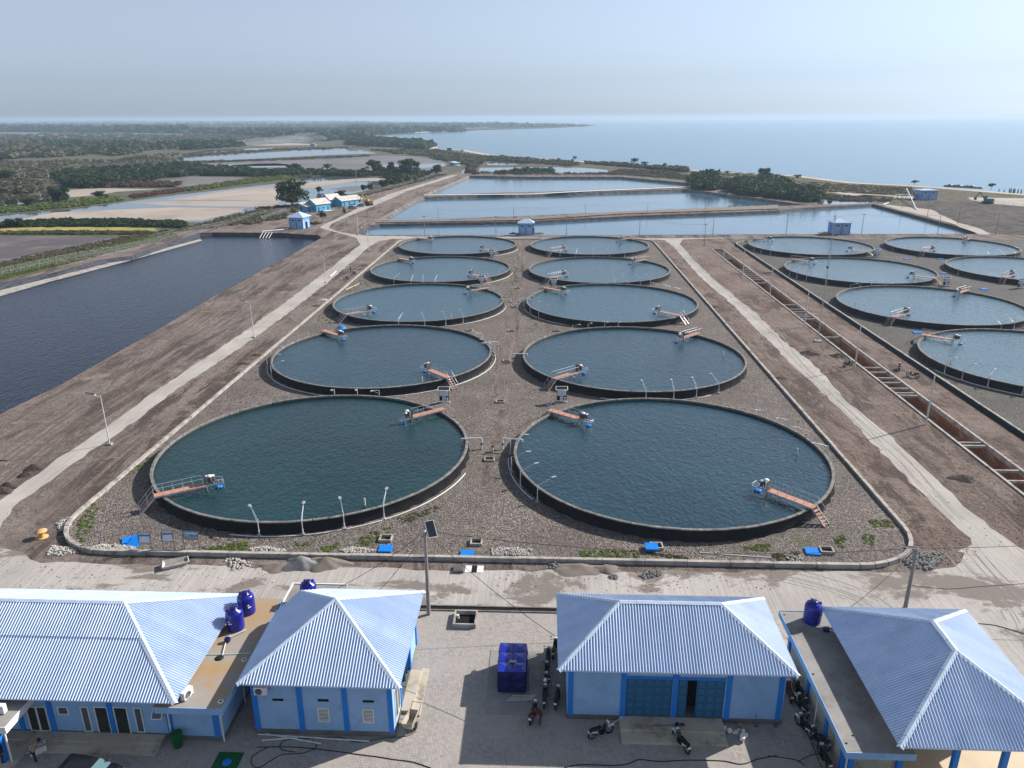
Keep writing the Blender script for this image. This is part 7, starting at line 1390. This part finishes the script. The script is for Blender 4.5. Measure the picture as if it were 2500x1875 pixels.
for p,l in (((1203,1107),'white pipe stub with black cap in the aisle beside the nearest centre tank'),): g=G(*p); t=thing('pipe_stub',l,'pipe',g); MB().tube((0,0,0),(0,0,.9),.14,10).build('stub',MT['pvc'],t); MB().tube((0,0,.9),(0,0,1.1),.16,10).build('stub_cap',MT['cable'],t)
# smoke drifting over the far levee
b=MB(); ico=[]
o=bpy.data.meshes.new('smoke'); bm=bmesh.new()
for x,y,s in ((610,354,26),(640,352,30),(672,350,34),(705,349,36),(735,346,40),(760,342,44),(790,340,40)):
    g=G(x,y); bmesh.ops.create_icosphere(bm,subdivisions=2,radius=1,matrix=Matrix.Translation((g.x,g.y,s*.16))@Matrix.Diagonal((s*1.4,s*1.0,s*.2,1)))
bm.to_mesh(o); bm.free(); so_=bpy.data.objects.new('smoke',o); C.objects.link(so_); ms=bpy.data.materials.new('drifting_smoke'); ms.use_nodes=True; nt=ms.node_tree; nt.nodes.remove(nt.nodes['Principled BSDF']); pv=nt.nodes.new('ShaderNodeVolumePrincipled'); pv.inputs['Color'].default_value=(.9,.93,1,1); pv.inputs['Density'].default_value=.0042; pv.inputs['Density Attribute'].default_value=''
nt.links.new(pv.outputs[0],nt.nodes['Material Output'].inputs['Volume']); o.materials.append(ms); so_['kind']='stuff'

# clods and litter on the bare ground
for nm,P_,n,mt_,s0,s1 in (('dirt_clods',L9((0,200),(400,0),(1250,0),(350,640),(0,880)),260,'sandpile',.03,.10),('dirt_clods',L5((0,1700),(480,1390),(1240,960),(2212,420),(2600,420),(1000,1500)),260,'sandpile',.03,.10),('dirt_clods',Q9((1100,900),(1300,1000),(1780,1250),(1790,1400),(1500,1480),(1250,1440),(1250,1200)),260,'sandpile',.03,.10),('dirt_clods',Q9((1500,400),(2212,850),(2212,1300),(1900,1050)),260,'sandpile',.03,.10),('dirt_clods',F_((0,600),(300,700),(1400,1659),(900,1659),(0,760)),260,'sandpile',.03,.10),
 ('litter',L9((0,0),(1250,0),(350,1000),(0,1300)),70,'stone',.04,.1),('litter',Q9((300,0),(2212,800),(2212,1300),(1300,1400)),110,'stone',.04,.11),('litter',r2((600,1450),(2000,450),(2000,1659)),60,'stone',.03,.07),('road_grit',L9((0,1370),(2212,1380),(2212,1640),(0,1640)),200,'sandpile',.03,.09),('road_grit',R9((0,1420),(2212,1450),(2212,1640),(0,1640)),200,'sandpile',.03,.09),('marsh_snags',a1((300,400),(1270,240),(1270,360),(500,460)),1,'wood',.1,.2)):
    rubble('small clods and grit strewn on the ground',P_,n,s0,s1,mt_,.01,0,nm)
# ---------------------------------------------------------------- air
hz=MB().box(-14900,14900,-320,14900,-4,60).build('haze',[])
mh=bpy.data.materials.new('haze_air'); mh.use_nodes=True; nt=mh.node_tree; nt.nodes.remove(nt.nodes['Principled BSDF'])
pv=nt.nodes.new('ShaderNodeVolumePrincipled'); pv.inputs['Color'].default_value=(.62,.80,1,1); pv.inputs['Density'].default_value=HAZE; pv.inputs['Density Attribute'].default_value=''; pv.inputs['Anisotropy'].default_value=.2
nt.links.new(pv.outputs[0],nt.nodes['Material Output'].inputs['Volume']); hz.data.materials.append(mh); hz['kind']='stuff'; hz.display_type='WIRE'
